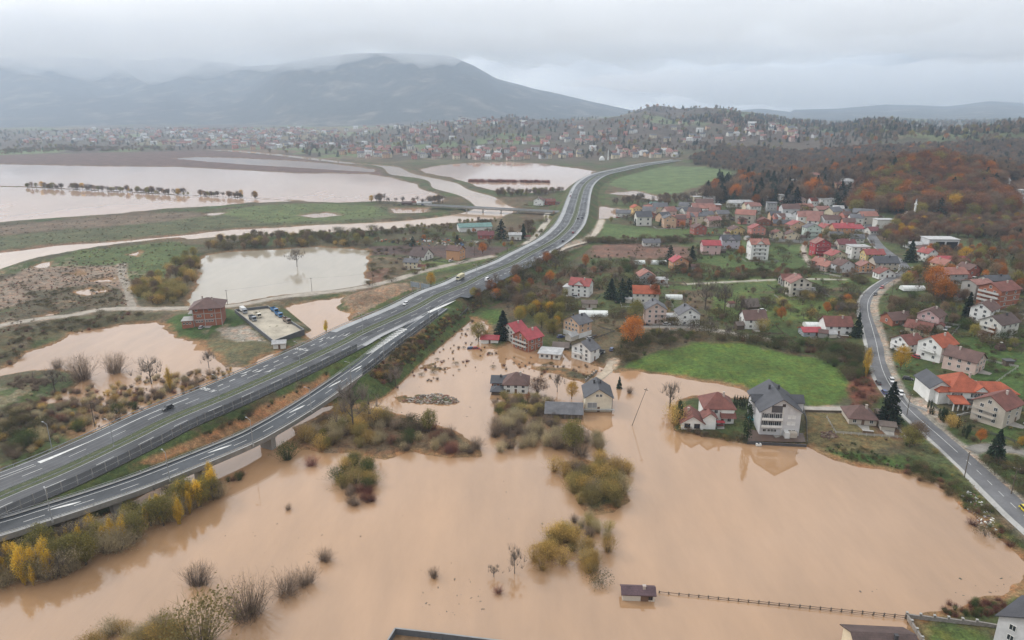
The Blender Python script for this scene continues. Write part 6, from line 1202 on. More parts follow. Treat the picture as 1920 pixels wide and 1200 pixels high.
region([(960, 600), (985, 585), (1040, 590), (1068, 615), (1055, 640), (1010, 630)], 17, [('yellow_tree', 1.4), ('olive_tree', 2.4), ('golden_shrub', .6)], 6, 9, 'in the yellowing grove behind the twin houses', 18)
region([(1165, 688), (1150, 650), (1185, 628), (1260, 620), (1330, 636), (1260, 648), (1205, 668)], 75, [('bramble', 5), ('green_shrub', 3), ('bare_shrub', 1)], 2, 4, 'on the bramble bank above the meadow', 19)
region([(1320, 640), (1390, 630), (1470, 640), (1560, 648), (1612, 655), (1630, 700), (1600, 720), (1560, 690), (1530, 668), (1460, 656), (1390, 642)], 109, [('bramble', 6), ('green_shrub', 2), ('red_shrub', 1), ('bare_shrub', 1.4)], 2.5, 5, 'in the dark bramble belt between meadow and houses', 20)
region([(1592, 722), (1632, 700), (1642, 765), (1600, 768)], 25, [('red_shrub', 1), ('russet_oak', .5), ('bramble', .6)], 1.5, 3, 'on the russet patch left of the road', 21)
region([(250, 545), (300, 522), (340, 492), (372, 470), (385, 478), (362, 530), (345, 570), (275, 572)], 75, [('olive_tree', 2), ('golden_shrub', 3), ('brown_tree', 1.6), ('olive_shrub', 2)], 5, 9, 'on the left bank of the pond', 22)
region([(380, 470), (400, 452), (520, 441), (690, 446), (690, 464), (600, 460), (430, 470)], 112, [('brown_tree', 3), ('olive_tree', 2), ('bramble', 2), ('golden_shrub', 1)], 4, 8, 'on the far bank of the pond', 23)
region([(1180, 580), (1300, 545), (1640, 545), (1640, 610), (1450, 610), (1330, 640), (1150, 640), (1060, 640), (1080, 600)], 95, [('bare_tree', 4), ('bramble', 3), ('olive_tree', 1.2), ('olive_shrub', 1), ('brown_tree', 2), ('golden_shrub', .4)], 2.5, 6.5, 'in the central orchards and gardens', 24)
region([(1060, 520), (1110, 490), (1290, 490), (1310, 520), (1180, 545), (1100, 545)], 112, [('bramble', 3), ('bare_tree', 2), ('brown_tree', 2), ('russet_oak', 1), ('green_shrub', 1)], 3, 7, 'in the gardens below the reddish terraces', 25)
region([(1280, 515), (1300, 528), (1500, 522), (1530, 505), (1640, 540), (1580, 512), (1380, 508)], 100, [('bramble', 4), ('brown_tree', 2), ('bare_shrub', 2), ('russet_oak', .8)], 2.5, 5.5, 'in the hedge under the village', 26)
region([(1500, 545), (1615, 545), (1620, 590), (1520, 600)], 45, [('golden_shrub', 1), ('orange_tree', .7), ('bramble', 3), ('bare_tree', 2)], 3, 6, 'in the orchard left of the road', 27)
region([(1660, 560), (1720, 520), (1800, 530), (1900, 590), (1920, 680), (1800, 650), (1700, 640), (1670, 600)], 112, [('bramble', 3), ('brown_tree', 2), ('olive_tree', 1), ('bare_tree', 2), ('orange_tree', .7), ('green_shrub', 1)], 2.5, 7, 'in the gardens on the right slope', 28)
region([(1690, 540), (1700, 480), (1760, 470), (1920, 450), (1920, 560), (1800, 520)], 150, [('brown_tree', 3), ('russet_oak', 2), ('orange_tree', 1.3), ('olive_tree', 1.5), ('fir', .6), ('bramble', 1)], 5, 9, 'in the wooded gardens right of the village road', 29)
region([(1735, 770), (1745, 760), (1820, 812), (1812, 826)], 32, [('cypress', 1)], 3.2, 4.2, 'in the clipped hedge along the road', 30, group='clipped hedge along the road')
region([(1800, 880), (1860, 850), (1960, 880), (1960, 960), (1900, 930)], 32, [('bramble', 3), ('bare_shrub', 2), ('brown_tree', .5)], 1.5, 3.5, 'on the slope right of the road', 31)
region([(1690, 870), (1740, 868), (1790, 900), (1850, 960), (1920, 1040), (1900, 1030), (1830, 975), (1760, 915), (1700, 895)], 57, [('bramble', 3), ('red_shrub', 1.2), ('green_shrub', 1)], 1, 2.4, 'on the shore below the road', 32)
region([(1740, 1142), (1800, 1128), (1880, 1120), (1890, 1150), (1800, 1160)], 45, [('red_shrub', 3), ('green_shrub', 2)], 1, 2, 'behind the stone garden wall in the lower corner', 33)
region([(1275, 812), (1285, 806), (1400, 822), (1398, 832), (1340, 824)], 27, [('bramble', 2), ('olive_shrub', 1), ('bare_shrub', 1)], 1.2, 2.6, 'in the hedge on the waterside of the villa plot', 34)
region([(1800, 650), (1920, 640), (1920, 730), (1850, 700)], 17, [('bramble', 2), ('brown_tree', 1)], 1, 3, 'on the green slope at the right edge', 35)
region([(560, 742), (610, 712), (640, 690), (625, 688), (500, 755), (330, 832), (400, 812)], 27, [('green_shrub', 2), ('bramble', 2), ('bare_shrub', 1)], 1.2, 2.6, 'on the bank between the motorway and the ramp', 36)
region([(690, 470), (760, 462), (830, 500), (760, 520), (690, 545)], 45, [('bramble', 3), ('bare_shrub', 3), ('olive_shrub', 1)], 2, 4.5, 'in the scrub at the right end of the pond', 37)
region([(700, 455), (860, 440), (1000, 420), (1040, 400), (1060, 420), (1000, 460), (880, 470)], 87, [('bramble', 2), ('brown_tree', 3), ('olive_tree', 2), ('orange_tree', .7)], 3, 6, 'around the farm by the river', 38)
region([(0, 690), (0, 630), (60, 610), (200, 585), (300, 584), (200, 612), (70, 640), (30, 680)], 100, [('bramble', 5), ('red_shrub', 1), ('bare_shrub', 2)], 1.2, 2.6, 'on the scrub bank above the west flood', 39)
region([(40, 575), (60, 545), (230, 538), (236, 566), (120, 580)], 75, [('bramble', 4), ('bare_shrub', 2)], 1, 2, 'on the waste ground left of the pond', 40)
# ---- woods, hedgerows and suburb greenery that nobody could count
WOODS = []
def wood(name, poly, n, mix, h0, h1, seed): WOODS.append((name, poly, n, mix, h0, h1, seed))
wood('wooded_hill', [(1590, 405), (1605, 365), (1660, 335), (1690, 318), (1760, 308), (1830, 318), (1860, 335), (1895, 380), (1900, 412), (1800, 416), (1700, 408)], 520, [('russet_oak', 6), ('orange_tree', 2.6), ('brown_tree', 3), ('olive_tree', 2), ('fir', .9), ('yellow_tree', .3)], 14, 23, 51)
wood('brown_wood', [(1650, 450), (1690, 412), (1800, 415), (1920, 405), (1920, 455), (1760, 445), (1690, 470)], 330, [('brown_tree', 5), ('russet_oak', 2), ('olive_tree', 1), ('fir', .5), ('yellow_tree', .3)], 7, 11, 52)
wood('far_russet_wood', [(1290, 300), (1330, 282), (1420, 282), (1500, 290), (1620, 280), (1760, 275), (1920, 268), (1920, 345), (1850, 325), (1760, 312), (1660, 332), (1590, 345), (1500, 332), (1400, 325), (1300, 310)], 2600, [('russet_oak', .8), ('brown_tree', 5), ('bare_tree', 5), ('fir', 2.2), ('orange_tree', .35)], 9, 14, 53)
wood('conifer_belt', [(1310, 385), (1345, 345), (1430, 335), (1560, 345), (1610, 370), (1600, 395), (1500, 385), (1400, 388)], 190, [('spruce', 5), ('fir', 2), ('brown_tree', 3), ('orange_tree', 1.4), ('bare_tree', 3)], 13, 23, 54)
wood('hillside_trees', [(560, 292), (560, 262), (700, 246), (840, 218), (960, 212), (1080, 220), (1150, 206), (1230, 198), (1350, 198), (1480, 212), (1560, 228), (1650, 245), (1920, 242), (1920, 280), (1600, 290), (1300, 296), (900, 300)], 2900, [('brown_tree', 6), ('bare_tree', 3), ('fir', 3), ('spruce', 2), ('olive_tree', 2), ('orange_tree', .8)], 7, 14, 55)
wood('ridge_trees', [(1240, 232), (1350, 214), (1480, 220), (1600, 226), (1760, 226), (1940, 226), (1940, 248), (1650, 262), (1480, 235)], 1500, [('brown_tree', 4), ('bare_tree', 3), ('fir', 3), ('spruce', 2), ('olive_tree', 1)], 9, 16, 84)
wood('suburb_trees', [(-40, 285), (-40, 246), (560, 240), (660, 262), (700, 300), (430, 282)], 900, [('brown_tree', 5), ('bare_tree', 2), ('fir', 2), ('olive_tree', 2)], 7, 13, 56)
wood('valley_town_trees', [(1130, 420), (1290, 385), (1400, 385), (1640, 390), (1660, 440), (1640, 470), (1530, 462), (1400, 445), (1300, 435)], 330, [('brown_tree', 4), ('fir', 1.4), ('olive_tree', 2), ('orange_tree', .8), ('bramble', 2), ('bare_tree', 2)], 3, 8, 57)
wood('village_garden_trees', [(1300, 520), (1300, 435), (1530, 455), (1690, 475), (1690, 520), (1640, 540), (1560, 515)], 130, [('brown_tree', 3), ('olive_tree', 2), ('orange_tree', 1), ('bramble', 4), ('bare_tree', 2)], 2, 5.5, 58)
wood('field_hedges', [(1100, 450), (1300, 446), (1300, 460), (1100, 458)], 90, [('bramble', 4), ('brown_tree', 2)], 2, 5, 59)
wood('causeway_trees', [(50, 351), (200, 357), (350, 365.4), (480, 371.6), (480, 373), (350, 367), (200, 359), (50, 352)], 150, [('brown_tree', 3), ('bare_tree', 3), ('olive_tree', 2), ('yellow_tree', .4)], 4, 10, 60)
wood('levee_trees', [(690, 377), (700, 374), (770, 377), (840, 380), (830, 384), (700, 382)], 40, [('bare_tree', 3), ('brown_tree', 2), ('yellow_tree', .6)], 6, 11, 61)
wood('flooded_vineyard', [(880, 338.5), (1030, 341), (1030, 343), (880, 342)], 150, [('red_shrub', 1)], 3.5, 5, 62)
wood('meadow_hedge', [(930, 362), (1050, 356), (1060, 362), (1000, 368), (930, 368)], 70, [('olive_tree', 2), ('brown_tree', 3)], 5, 9, 63)
wood('motorway_scrub', [(1060, 385), (1085, 345), (1098, 330), (1105, 330), (1080, 360), (1066, 395)], 60, [('olive_tree', 2), ('brown_tree', 3), ('bramble', 2)], 4, 9, 64)
wood('river_bank_scrub', [(560, 440), (700, 432), (850, 420), (930, 412), (930, 420), (800, 440), (700, 445), (560, 445)], 110, [('olive_tree', 2), ('brown_tree', 2), ('bramble', 3)], 2.5, 5.5, 65)
wood('track_trees', [(1150, 385), (1200, 372), (1290, 372), (1330, 350), (1400, 330), (1420, 340), (1330, 372), (1240, 388)], 170, [('bare_tree', 4), ('brown_tree', 4), ('fir', .3)], 5, 10, 66)
wood('field_edge_trees', [(-40, 292), (0, 284), (120, 278), (330, 278), (330, 284), (120, 286)], 160, [('brown_tree', 3), ('bramble', 2)], 5, 9, 67)
wood('bank_grass_tufts', [(0, 880), (130, 830), (330, 745), (560, 645), (760, 560), (930, 475), (940, 480), (770, 572), (560, 660), (330, 765), (120, 850), (0, 905)], 160, [('bramble', 3), ('olive_shrub', 1)], .8, 1.6, 68)
wood('waste_scrub', [(-20, 640), (-20, 520), (80, 492), (236, 492), (242, 572), (100, 592)], 700, [('bare_shrub', 4), ('bramble', 2), ('red_shrub', 1)], .4, 1.2, 71)
wood('bank_weeds', [(-40, 470), (-40, 425), (200, 405), (480, 384), (720, 386), (735, 410), (400, 428), (200, 452)], 700, [('bare_shrub', 3), ('bramble', 2)], .35, 1.0, 72)
wood('meadow_weeds', [(80, 500), (150, 470), (330, 452), (370, 470), (300, 540), (240, 560)], 350, [('bare_shrub', 3), ('bramble', 2), ('olive_shrub', 1)], .4, 1.2, 73)
wood('garden_scrub', [(1060, 640), (1100, 470), (1300, 455), (1530, 500), (1640, 540), (1660, 690), (1600, 650), (1320, 630)], 560, [('bramble', 2), ('bare_shrub', 3), ('olive_shrub', 1), ('brown_tree', .4), ('green_shrub', 1)], .6, 2.2, 74)
wood('slope_scrub', [(1660, 900), (1650, 560), (1720, 480), (1920, 470), (1940, 1000)], 420, [('bramble', 2), ('bare_shrub', 3), ('olive_shrub', 1), ('green_shrub', 1)], .5, 1.8, 75)
wood('drowned_stalks', [(0, 790), (60, 740), (200, 720), (330, 700), (470, 690), (420, 712), (330, 750), (200, 800), (60, 850), (0, 850)], 330, [('bare_shrub', 4), ('golden_shrub', 1.3), ('red_shrub', 1), ('willow_shrub', 2)], .8, 2.6, 76)
wood('drowned_reeds', [(10, 725), (40, 705), (100, 715), (70, 735)], 60, [('bare_shrub', 1)], 1.2, 2.0, 77)
wood('drowned_weeds', [(760, 660), (830, 610), (900, 600), (930, 660), (1000, 670), (1150, 690), (1100, 730), (1000, 700), (900, 690), (800, 720), (740, 730)], 170, [('bare_shrub', 4), ('bramble', 1), ('red_shrub', 1)], .4, 1.5, 78)
wood('drowned_orchard', [(925, 800), (930, 750), (1020, 745), (1060, 790), (1000, 830), (930, 830)], 90, [('bare_shrub', 3), ('bare_tree', 1), ('olive_shrub', 1)], 1.2, 4, 79)
wood('embankment_weeds', [(690, 705), (760, 640), (850, 585), (900, 560), (905, 575), (850, 610), (780, 670), (730, 720)], 420, [('bramble', 3), ('bare_shrub', 2), ('red_shrub', 1.4), ('golden_shrub', 1), ('green_shrub', 1)], .5, 1.6, 80)
wood('shore_weeds', [(1515, 845), (1600, 830), (1700, 880), (1800, 930), (1930, 1050), (1890, 1040), (1790, 960), (1690, 900), (1570, 875)], 400, [('bramble', 2), ('green_shrub', 3), ('bare_shrub', 1)], .3, 1.0, 81)
wood('spit_weeds', [(400, 915), (430, 880), (500, 850), (520, 870), (470, 905)], 110, [('red_shrub', 2), ('golden_shrub', 1), ('green_shrub', 1)], .6, 1.8, 82)
wood('gap_weeds', [(300, 850), (420, 800), (560, 730), (620, 690), (640, 690), (565, 730), (425, 798), (310, 848)], 110, [('bramble', 2), ('green_shrub', 1), ('bare_shrub', 1)], .4, 1.4, 83)
_p = np.array([d_['p'][:2] for d_ in PL]); _a = pdist(RL[::4], _p[:, 0], _p[:, 1]); _b = pdist(MED_C[::6], _p[:, 0], _p[:, 1]); _c = pdist(VIL3[::4], _p[:, 0], _p[:, 1])
PL = [d_ for d_, a_, b_, c_ in zip(PL, _a, _b, _c) if a_ > 7.5 and b_ > 17.5 and c_ > 4.6]
# ---- individuals: the ones that show largest
for d_ in PL: d_['app'] = d_['h'] * pxm(*d_['p']) + d_['big']
trees = sorted([d_ for d_ in PL if d_['kind'] not in SHRUBS], key=lambda q: -q['app']); shrubs = sorted([d_ for d_ in PL if d_['kind'] in SHRUBS], key=lambda q: -q['app'])
solo = trees[:290] + shrubs[:290]; rest = trees[290:] + shrubs[290:]
ordw = ['first', 'second', 'third', 'fourth', 'fifth', 'sixth', 'seventh', 'eighth', 'ninth', 'tenth', 'eleventh', 'twelfth', 'thirteenth', 'fourteenth', 'fifteenth', 'sixteenth', 'seventeenth', 'eighteenth', 'nineteenth', 'twentieth', 'twenty-first']
byg = {}; cnts = {}
for d_ in solo:
    if d_['label'] is None: byg.setdefault((d_['where'], d_['kind']), []).append(d_)
for (wh, k), L in byg.items():
    L.sort(key=lambda q: q['px'])
    for i, d_ in enumerate(L):
        sz, i_ = '', i
        if len(L) > 21:
            hs = sorted(q['h'] for q in L); sz = ['short ', 'middling ', 'tall '][int(sum(d_['h'] > hs[len(hs) * j // 3] for j in (1, 2)))]; cnt = cnts.setdefault((wh, k, sz), [0]); i_ = cnt[0]; cnt[0] += 1
        if len(L) == 1: d_['label'] = '%s %s' % (DESC[k], wh)
        elif i_ > 20: d_['label'] = '%s%s %s' % (sz, DESC[k], wh)
        else: d_['label'] = '%s %s%s from the left %s' % (ordw[i_], sz, DESC[k], wh)
        for v in (' '.join(DESC[k].split()[-3:]), ' '.join(DESC[k].split()[-2:]), DESC[k].split()[-1]):
            if len(d_['label'].split()) > 16: d_['label'] = '%s %s%s from left %s' % (ordw[min(i_, 20)], sz, v, wh)
for i, d_ in enumerate(solo):
    k = d_['kind']; hn, cm, tm = proto(k, i % 3); s_ = d_['h'] / hn; p = d_['p']; z = min(p[2], 1e9) if p[2] > 0 else max(p[2], -.9)
    o = empty(k, (p[0], p[1], z), rng.uniform(0, 6.28), d_['label'], 'shrub' if k in SHRUBS else 'tree', d_['group'] or ('shrubs' if k in SHRUBS else 'trees')); o.scale = (s_ * rng.uniform(.78, 1.3), s_ * rng.uniform(.78, 1.3), s_)
    if k in SHRUBS: o.rotation_euler = (rng.normal() * .12, rng.normal() * .12, o.rotation_euler[2])
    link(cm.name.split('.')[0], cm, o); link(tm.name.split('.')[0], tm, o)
# ---- the rest: instanced masses, each one object
def stuff_proto(kind, v):
    hn, cm, tm = proto(kind, v); me = bpy.data.meshes.new(kind + '_mass'); bm = bmesh.new(); bm.from_mesh(cm); nf = len(bm.faces); bm.from_mesh(tm); bm.faces.ensure_lookup_table()
    for i in range(nf, len(bm.faces)): bm.faces[i].material_index = 1
    bm.to_mesh(me); bm.free(); me.materials.append(cm.materials[0]); me.materials.append(tm.materials[0]); return hn, me
kinds_all = sorted(LM); stash = bpy.data.collections.new('plant_kinds'); SP = {}
for i, k in enumerate(kinds_all):
    for v in range(2):
        hn, me = stuff_proto(k, v); o = bpy.data.objects.new('%03d_%s' % (i * 2 + v, k), me); stash.objects.link(o); SP[k, v] = (i * 2 + v, hn)
ng = bpy.data.node_groups.new('scatter', 'GeometryNodeTree'); ng.interface.new_socket('Geometry', in_out='INPUT', socket_type='NodeSocketGeometry'); ng.interface.new_socket('Geometry', in_out='OUTPUT', socket_type='NodeSocketGeometry')
gi = ng.nodes.new('NodeGroupInput'); go = ng.nodes.new('NodeGroupOutput'); ip = ng.nodes.new('GeometryNodeInstanceOnPoints'); ci = ng.nodes.new('GeometryNodeCollectionInfo'); ci.inputs['Collection'].default_value = stash; ci.inputs['Separate Children'].default_value = True; ci.inputs['Reset Children'].default_value = True; ip.inputs['Pick Instance'].default_value = True
def named(n, ty): x = ng.nodes.new('GeometryNodeInputNamedAttribute'); x.data_type = ty; x.inputs['Name'].default_value = n; return x.outputs[0]
ng.links.new(gi.outputs[0], ip.inputs['Points']); ng.links.new(ci.outputs[0], ip.inputs['Instance']); ng.links.new(named('kind', 'INT'), ip.inputs['Instance Index']); ng.links.new(named('rot', 'FLOAT_VECTOR'), ip.inputs['Rotation']); ng.links.new(named('scl', 'FLOAT_VECTOR'), ip.inputs['Scale']); ng.links.new(ip.outputs[0], go.inputs[0])
def mass(name, items):
    """items: (kind, point, height)"""
    if not items: return
    n = len(items); me = bpy.data.meshes.new(name); me.vertices.add(n); me.vertices.foreach_set('co', np.array([(p[0], p[1], max(p[2], -.7)) for _, p, _ in items], np.float32).ravel())
    kk = np.empty(n, np.int32); sc_ = np.empty((n, 3), np.float32)
    for i, (k, p, h) in enumerate(items): j, hn = SP[k, i % 2]; kk[i] = j; q = rng.uniform(.85, 1.25); sc_[i] = np.array((q, q, 1)) * h / hn
    ro = np.zeros((n, 3), np.float32); ro[:, 2] = rng.uniform(0, 6.28, n)
    me.attributes.new('kind', 'INT', 'POINT').data.foreach_set('value', kk); me.attributes.new('rot', 'FLOAT_VECTOR', 'POINT').data.foreach_set('vector', ro.ravel()); me.attributes.new('scl', 'FLOAT_VECTOR', 'POINT').data.foreach_set('vector', sc_.ravel()); me.update()
    o = link(name, me); md = o.modifiers.new('scatter', 'NODES'); md.node_group = ng; tag(o, kind='stuff')
rg = {}
for d_ in rest: rg.setdefault(d_['where'] if d_.get('where') else 'x', []).append((d_['kind'], d_['p'], d_['h']))
mass('undergrowth', [x for L in rg.values() for x in L])
for name, poly, n, mix, h0, h1, seed in WOODS:
    G, _ = px_points(poly, n, seed, 1.0); ks = [k for k, _ in mix]; ws = np.array([w_ for _, w_ in mix], float); ws /= ws.sum(); items = []
    pat = fbm(G[:, 0] / 130 + seed, G[:, 1] / 160, 3, 71); dv_ = pdist(VIL[::6], G[:, 0], G[:, 1]); dm_ = pdist(MED[::10], G[:, 0], G[:, 1])
    for i, g in enumerate(G):
        if name in ('hillside_trees', 'suburb_trees') and pat[i] < .42 and rng.uniform() < .75: continue
        if g[1] > 3900 or dv_[i] < 6 or dm_[i] < 18.5 or (g[2] < .3 and not (name.startswith('drowned') or name in ('flooded_vineyard', 'causeway_trees'))): continue
        items.append((ks[rng.choice(len(ks), p=ws)], g, rng.uniform(h0, h1)))
    mass(name, items)
# ------------------------------------------------------------------ vehicles
m_tyre = plain('tyre_rubber', (.02, .02, .02), .9, .1); m_rim = plain('wheel_rim', (.35, .35, .36), .4, .05, metal=.6); m_hl = plain('headlight_glass', (.75, .75, .72), .2, .02); m_tl = plain('tail_light', (.30, .02, .02), .3, .02); m_cglass, t, b = mat('car_glass'); b.inputs['Base Color'].default_value = (.015, .018, .022, 1); b.inputs['Roughness'].default_value = .08
def paint_mat(n, c):
    if 'car_' + n in bpy.data.materials: return bpy.data.materials['car_' + n]
    m, t, b = mat('car_' + n); b.inputs['Base Color'].default_value = (*c, 1); b.inputs['Roughness'].default_value = .3; b.inputs['Coat Weight'].default_value = .4; return m
def wheel(root, x, y, r=.32, wd=.22):
    mb = MB(); mb.tube((x, y - wd / 2, r), (x, y + wd / 2, r), r, r, m_tyre, 12); w_ = mb.build('wheel', root); mb = MB(); s = 1 if y > 0 else -1; mb.tube((x, y + s * wd * .3, r), (x, y + s * (wd / 2 + .015), r), r * .6, r * .58, m_rim, 10); mb.build('rim', w_)
def car(loc, head, c, cn, label, kind='hatch', group='cars'):
    root = empty('car', loc, head, label, 'car', group); pm = paint_mat(cn, c); L, Wd = (4.3, 1.76) if kind != 'van' else (5.0, 1.95); a, d = L / 2, Wd / 2; hb, hr = (.82, 1.45) if kind != 'van' else (1.0, 2.0)
    mb = MB(); mb.prism([(-a, .32), (-a + .1, .22), (a - .15, .22), (a, .38), (a - .03, hb - .22), (a - .9, hb), (-a + .15, hb + .03), (-a, hb - .15)], -d, d, pm); body = mb.build('body', root)
    f, bk = (a - 1.0, -a + .12) if kind != 'van' else (a - .55, -a + .05); t0, t1 = f - .75, bk + .45 if kind != 'van' else bk + .15; i = d - .2; e = d - .05
    mb = MB(); V = lambda x, y, z: (x, y, z)
    for s in (1, -1): q = [V(f, s * e, hb), V(bk, s * e, hb), V(t1, s * i, hr), V(t0, s * i, hr)]; mb.poly(q if s > 0 else q[::-1], m_cglass)
    mb.poly([V(f, -e, hb), V(f, e, hb), V(t0, i, hr), V(t0, -i, hr)], m_cglass); mb.poly([V(bk, e, hb), V(bk, -e, hb), V(t1, -i, hr), V(t1, i, hr)], m_cglass if kind != 'van' else pm); mb.build('window', root)
    mb = MB(); mb.box(t1 - .05, t0 + .05, -i - .02, i + .02, hr, hr + .06, pm); mb.build('roof', root)
    for s in (1, -1):
        for x in (a - .85, -a + .8): wheel(root, x, s * (d - .1))
        mb = MB(); y0, y1 = sorted((s * (d - .48), s * (d - .08))); mb.box(a - .08, a + .012, y0, y1, hb - .36, hb - .2, m_hl); mb.build('headlight', root); mb = MB(); mb.box(-a - .012, -a + .08, y0, y1, hb - .32, hb - .14, m_tl); mb.build('tail_light', root)
    return root
def on_med(px, py, off, c, cn, label, rev, kind='hatch', dz=.06):
    i = near_i(MED, px, py); P = offs(MED, off)[i]; d = MED[i + 1] - MED[i - 1]; a = math.atan2(d[1], d[0]) + (math.pi if rev else 0); return car((P[0], P[1], DECK + dz), a, c, cn, label, kind, 'cars on the motorway')
BLK, WHT, SLV, RED_, BLU, YEL = (.02, .021, .024), (.72, .72, .72), (.38, .39, .40), (.35, .03, .03), (.03, .06, .17), (.62, .50, .04)
on_med(338, 776, -8.4, BLK, 'black', 'black car on the near motorway carriageway beside the thick white line', True)
on_med(786, 574, -8.4, WHT, 'white', 'white car on the far carriageway below the gravel heap', True)
on_med(893, 524, 8.6, WHT, 'white', 'white van passing the yellow lorry in the other direction', False, 'van')
on_med(1036, 452, 8.6, BLK, 'black', 'dark car on the motorway bend, the nearer of two', False); on_med(1056, 436, 8.6, RED_, 'dark_red', 'dark red car on the motorway bend, the farther of two', False)
on_med(1079, 411, 4.5, BLK, 'black', 'left one of two dark cars side by side on the motorway', False); on_med(1080, 409, 8.5, BLK, 'black', 'right one of two dark cars side by side on the motorway', False)
on_med(1094, 357, -8, WHT, 'white', 'white car high on the far motorway straight', True); on_med(1092, 362, -13, SLV, 'silver', 'silver car on the shoulder of the far motorway', True); on_med(1091, 369, -12, RED_, 'dark_red', 'red car on the shoulder of the far motorway', True); on_med(1087, 381, 8, SLV, 'silver', 'silver car on the far right lane of the motorway', False)
def on_vil(px, py, off, c, cn, label, rev, kind='hatch'):
    p = hit(px, py); i = int(np.argmin(np.hypot(*(VIL3[:, :2] - p[:2]).T))); i = min(max(i, 1), len(VIL3) - 2); P = offs(VIL3, off)[i]; d = VIL3[i + 1] - VIL3[i - 1]; return car((P[0], P[1], VIL3[i, 2] + .03), math.atan2(d[1], d[0]) + (math.pi if rev else 0), c, cn, label, kind, 'cars on the village road')
on_vil(1653, 716, 1.6, WHT, 'white', 'white car on the village road before the tall spruce', True); on_vil(1660, 738, 1.8, WHT, 'white', 'second white car, half hidden by the tall spruce', True); on_vil(1642, 722, -4.6, BLK, 'black', 'dark car parked on the road edge beside the white cars', False); on_vil(1648, 738, -4.6, BLU, 'dark_blue', 'dark blue car parked behind the tall spruce', False)
on_vil(1640, 552, 1.7, BLK, 'black', 'dark car at the bend of the village road', True); on_vil(1652, 541, 1.7, RED_, 'dark_red', 'red car just beyond the bend of the village road', True); on_vil(1917, 963, 1.8, YEL, 'yellow', 'yellow car at the right frame edge on the village road', True)
for px, py, hd, c, cn, lab in [(1702, 712, -.5, BLK, 'black', 'dark car parked in the yard left of the orange roofed inn'), (1052, 633, .4, BLU, 'dark_blue', 'dark blue car parked left of the peach brick house'), (1147, 657, 1.2, BLU, 'dark_blue', 'dark blue car parked in the garden right of the lean-to garage'), (893, 654, 0.1, RED_, 'dark_red', 'red car standing in the flood before the low shed'), (884, 654, 0.1, BLU, 'dark_blue', 'blue car standing in the flood left of the red one'), (1250, 609, .3, WHT, 'white', 'white car in the drive beside the concrete garage'), (1196, 527, 0, WHT, 'white', 'white car left of the grey salmon roofed house')]:
    p = hit(px, py); car((p[0], p[1], p[2] + (.05 if p[2] > .1 else -.45)), hd, c, cn, lab)
def lorry(loc, head, cabc, cabn, bodyc, bodyn, label, tip=True, s=1.0):
    root = empty('lorry', loc, head, label, 'lorry', 'lorries', s); cm, bm_ = paint_mat(cabn, cabc), plain('lorry_' + bodyn, bodyc, .6, .12, .8, dirt=.3)
    mb = MB(); mb.prism([(2.0, .55), (4.05, .55), (4.1, 1.5), (3.95, 2.9), (2.05, 2.95)], -1.2, 1.2, cm); mb.build('cab', root); mb = MB(); mb.poly([(4.125, -1.05, 1.65), (4.125, 1.05, 1.65), (3.99, .98, 2.7), (3.99, -.98, 2.7)], m_cglass); [mb.box(2.6, 3.7, y - .01, y + .01, 1.75, 2.6, m_cglass) for y in (-1.205, 1.205)]; mb.build('window', root)
    mb = MB(); mb.box(-4.0, 2.2, -.5, .5, .7, .95, m_dark); mb.build('chassis', root); mb = MB()
    if tip:
        mb.box(-4.1, 1.7, -1.22, 1.22, 1.05, 1.2, bm_); mb.box(-4.1, 1.7, -1.22, -1.12, 1.2, 2.5, bm_); mb.box(-4.1, 1.7, 1.12, 1.22, 1.2, 2.5, bm_); mb.box(1.6, 1.7, -1.12, 1.12, 1.2, 2.7, bm_); mb.box(-4.1, -4.0, -1.12, 1.12, 1.2, 2.4, bm_); mb.box(-4.0, 1.6, -1.12, 1.12, 1.2, 1.5, plain('load_earth', (.07, .055, .04), .95))
    else: mb.box(-4.1, 1.75, -1.25, 1.25, 1.05, 3.4, bm_)
    mb.build('load_bed', root)
    for x in (3.1, -1.6, -3.0):
        for y in (-1.05, 1.05): wheel(root, x, y, .5, .32)
    for y in (-.9, .9): mb = MB(); mb.box(4.03, 4.12, y - .18, y + .18, .8, 1.05, m_hl); mb.build('headlight', root)
i = near_i(MED, 888, 527); P = offs(MED, -9.0)[i]; d = MED[i + 1] - MED[i - 1]; lorry((P[0], P[1], DECK + .06), math.atan2(d[1], d[0]) + math.pi, (.62, .58, .40), 'pale_yellow', (.55, .50, .33), 'yellow', 'pale yellow lorry coming along the far carriageway', False)
# ------------------------------------------------------------------ the walled lorry yard
zt = 3.5; cor = [np.array([*at0(x, y, zt), zt]) for x, y in ((440, 580), (502, 573), (570, 617), (513, 638))]
m_wall = plain('yard_wall_block', (.095, .10, .11), .8, .2, .4, dirt=.5); m_capw = plain('yard_wall_cap', (.25, .25, .25), .8, .1)
yr = empty('yard_wall', (cor[0][0], cor[0][1], 0), 0, 'dark block wall around the concrete lorry yard', 'wall')
for q in range(4):
    a, b_ = cor[q], cor[(q + 1) % 4]; L_ = np.hypot(*(b_ - a)[:2]); n_ = max(2, int(L_ / 3.5)); an = math.atan2(b_[1] - a[1], b_[0] - a[0])
    for k in range(n_):
        p = a + (b_ - a) * (k / n_); mb = MB(); mb.box(.03, L_ / n_ - .03, -.14, .14, 0, zt - .12 + .03 * (k % 2), m_wall); mb.box(0, L_ / n_ - .001, -.18, .18, zt - .08, zt, m_capw); o = mb.build('panel', yr); o.location = (p[0] - cor[0][0], p[1] - cor[0][1], 0); o.rotation_euler = (0, 0, an)
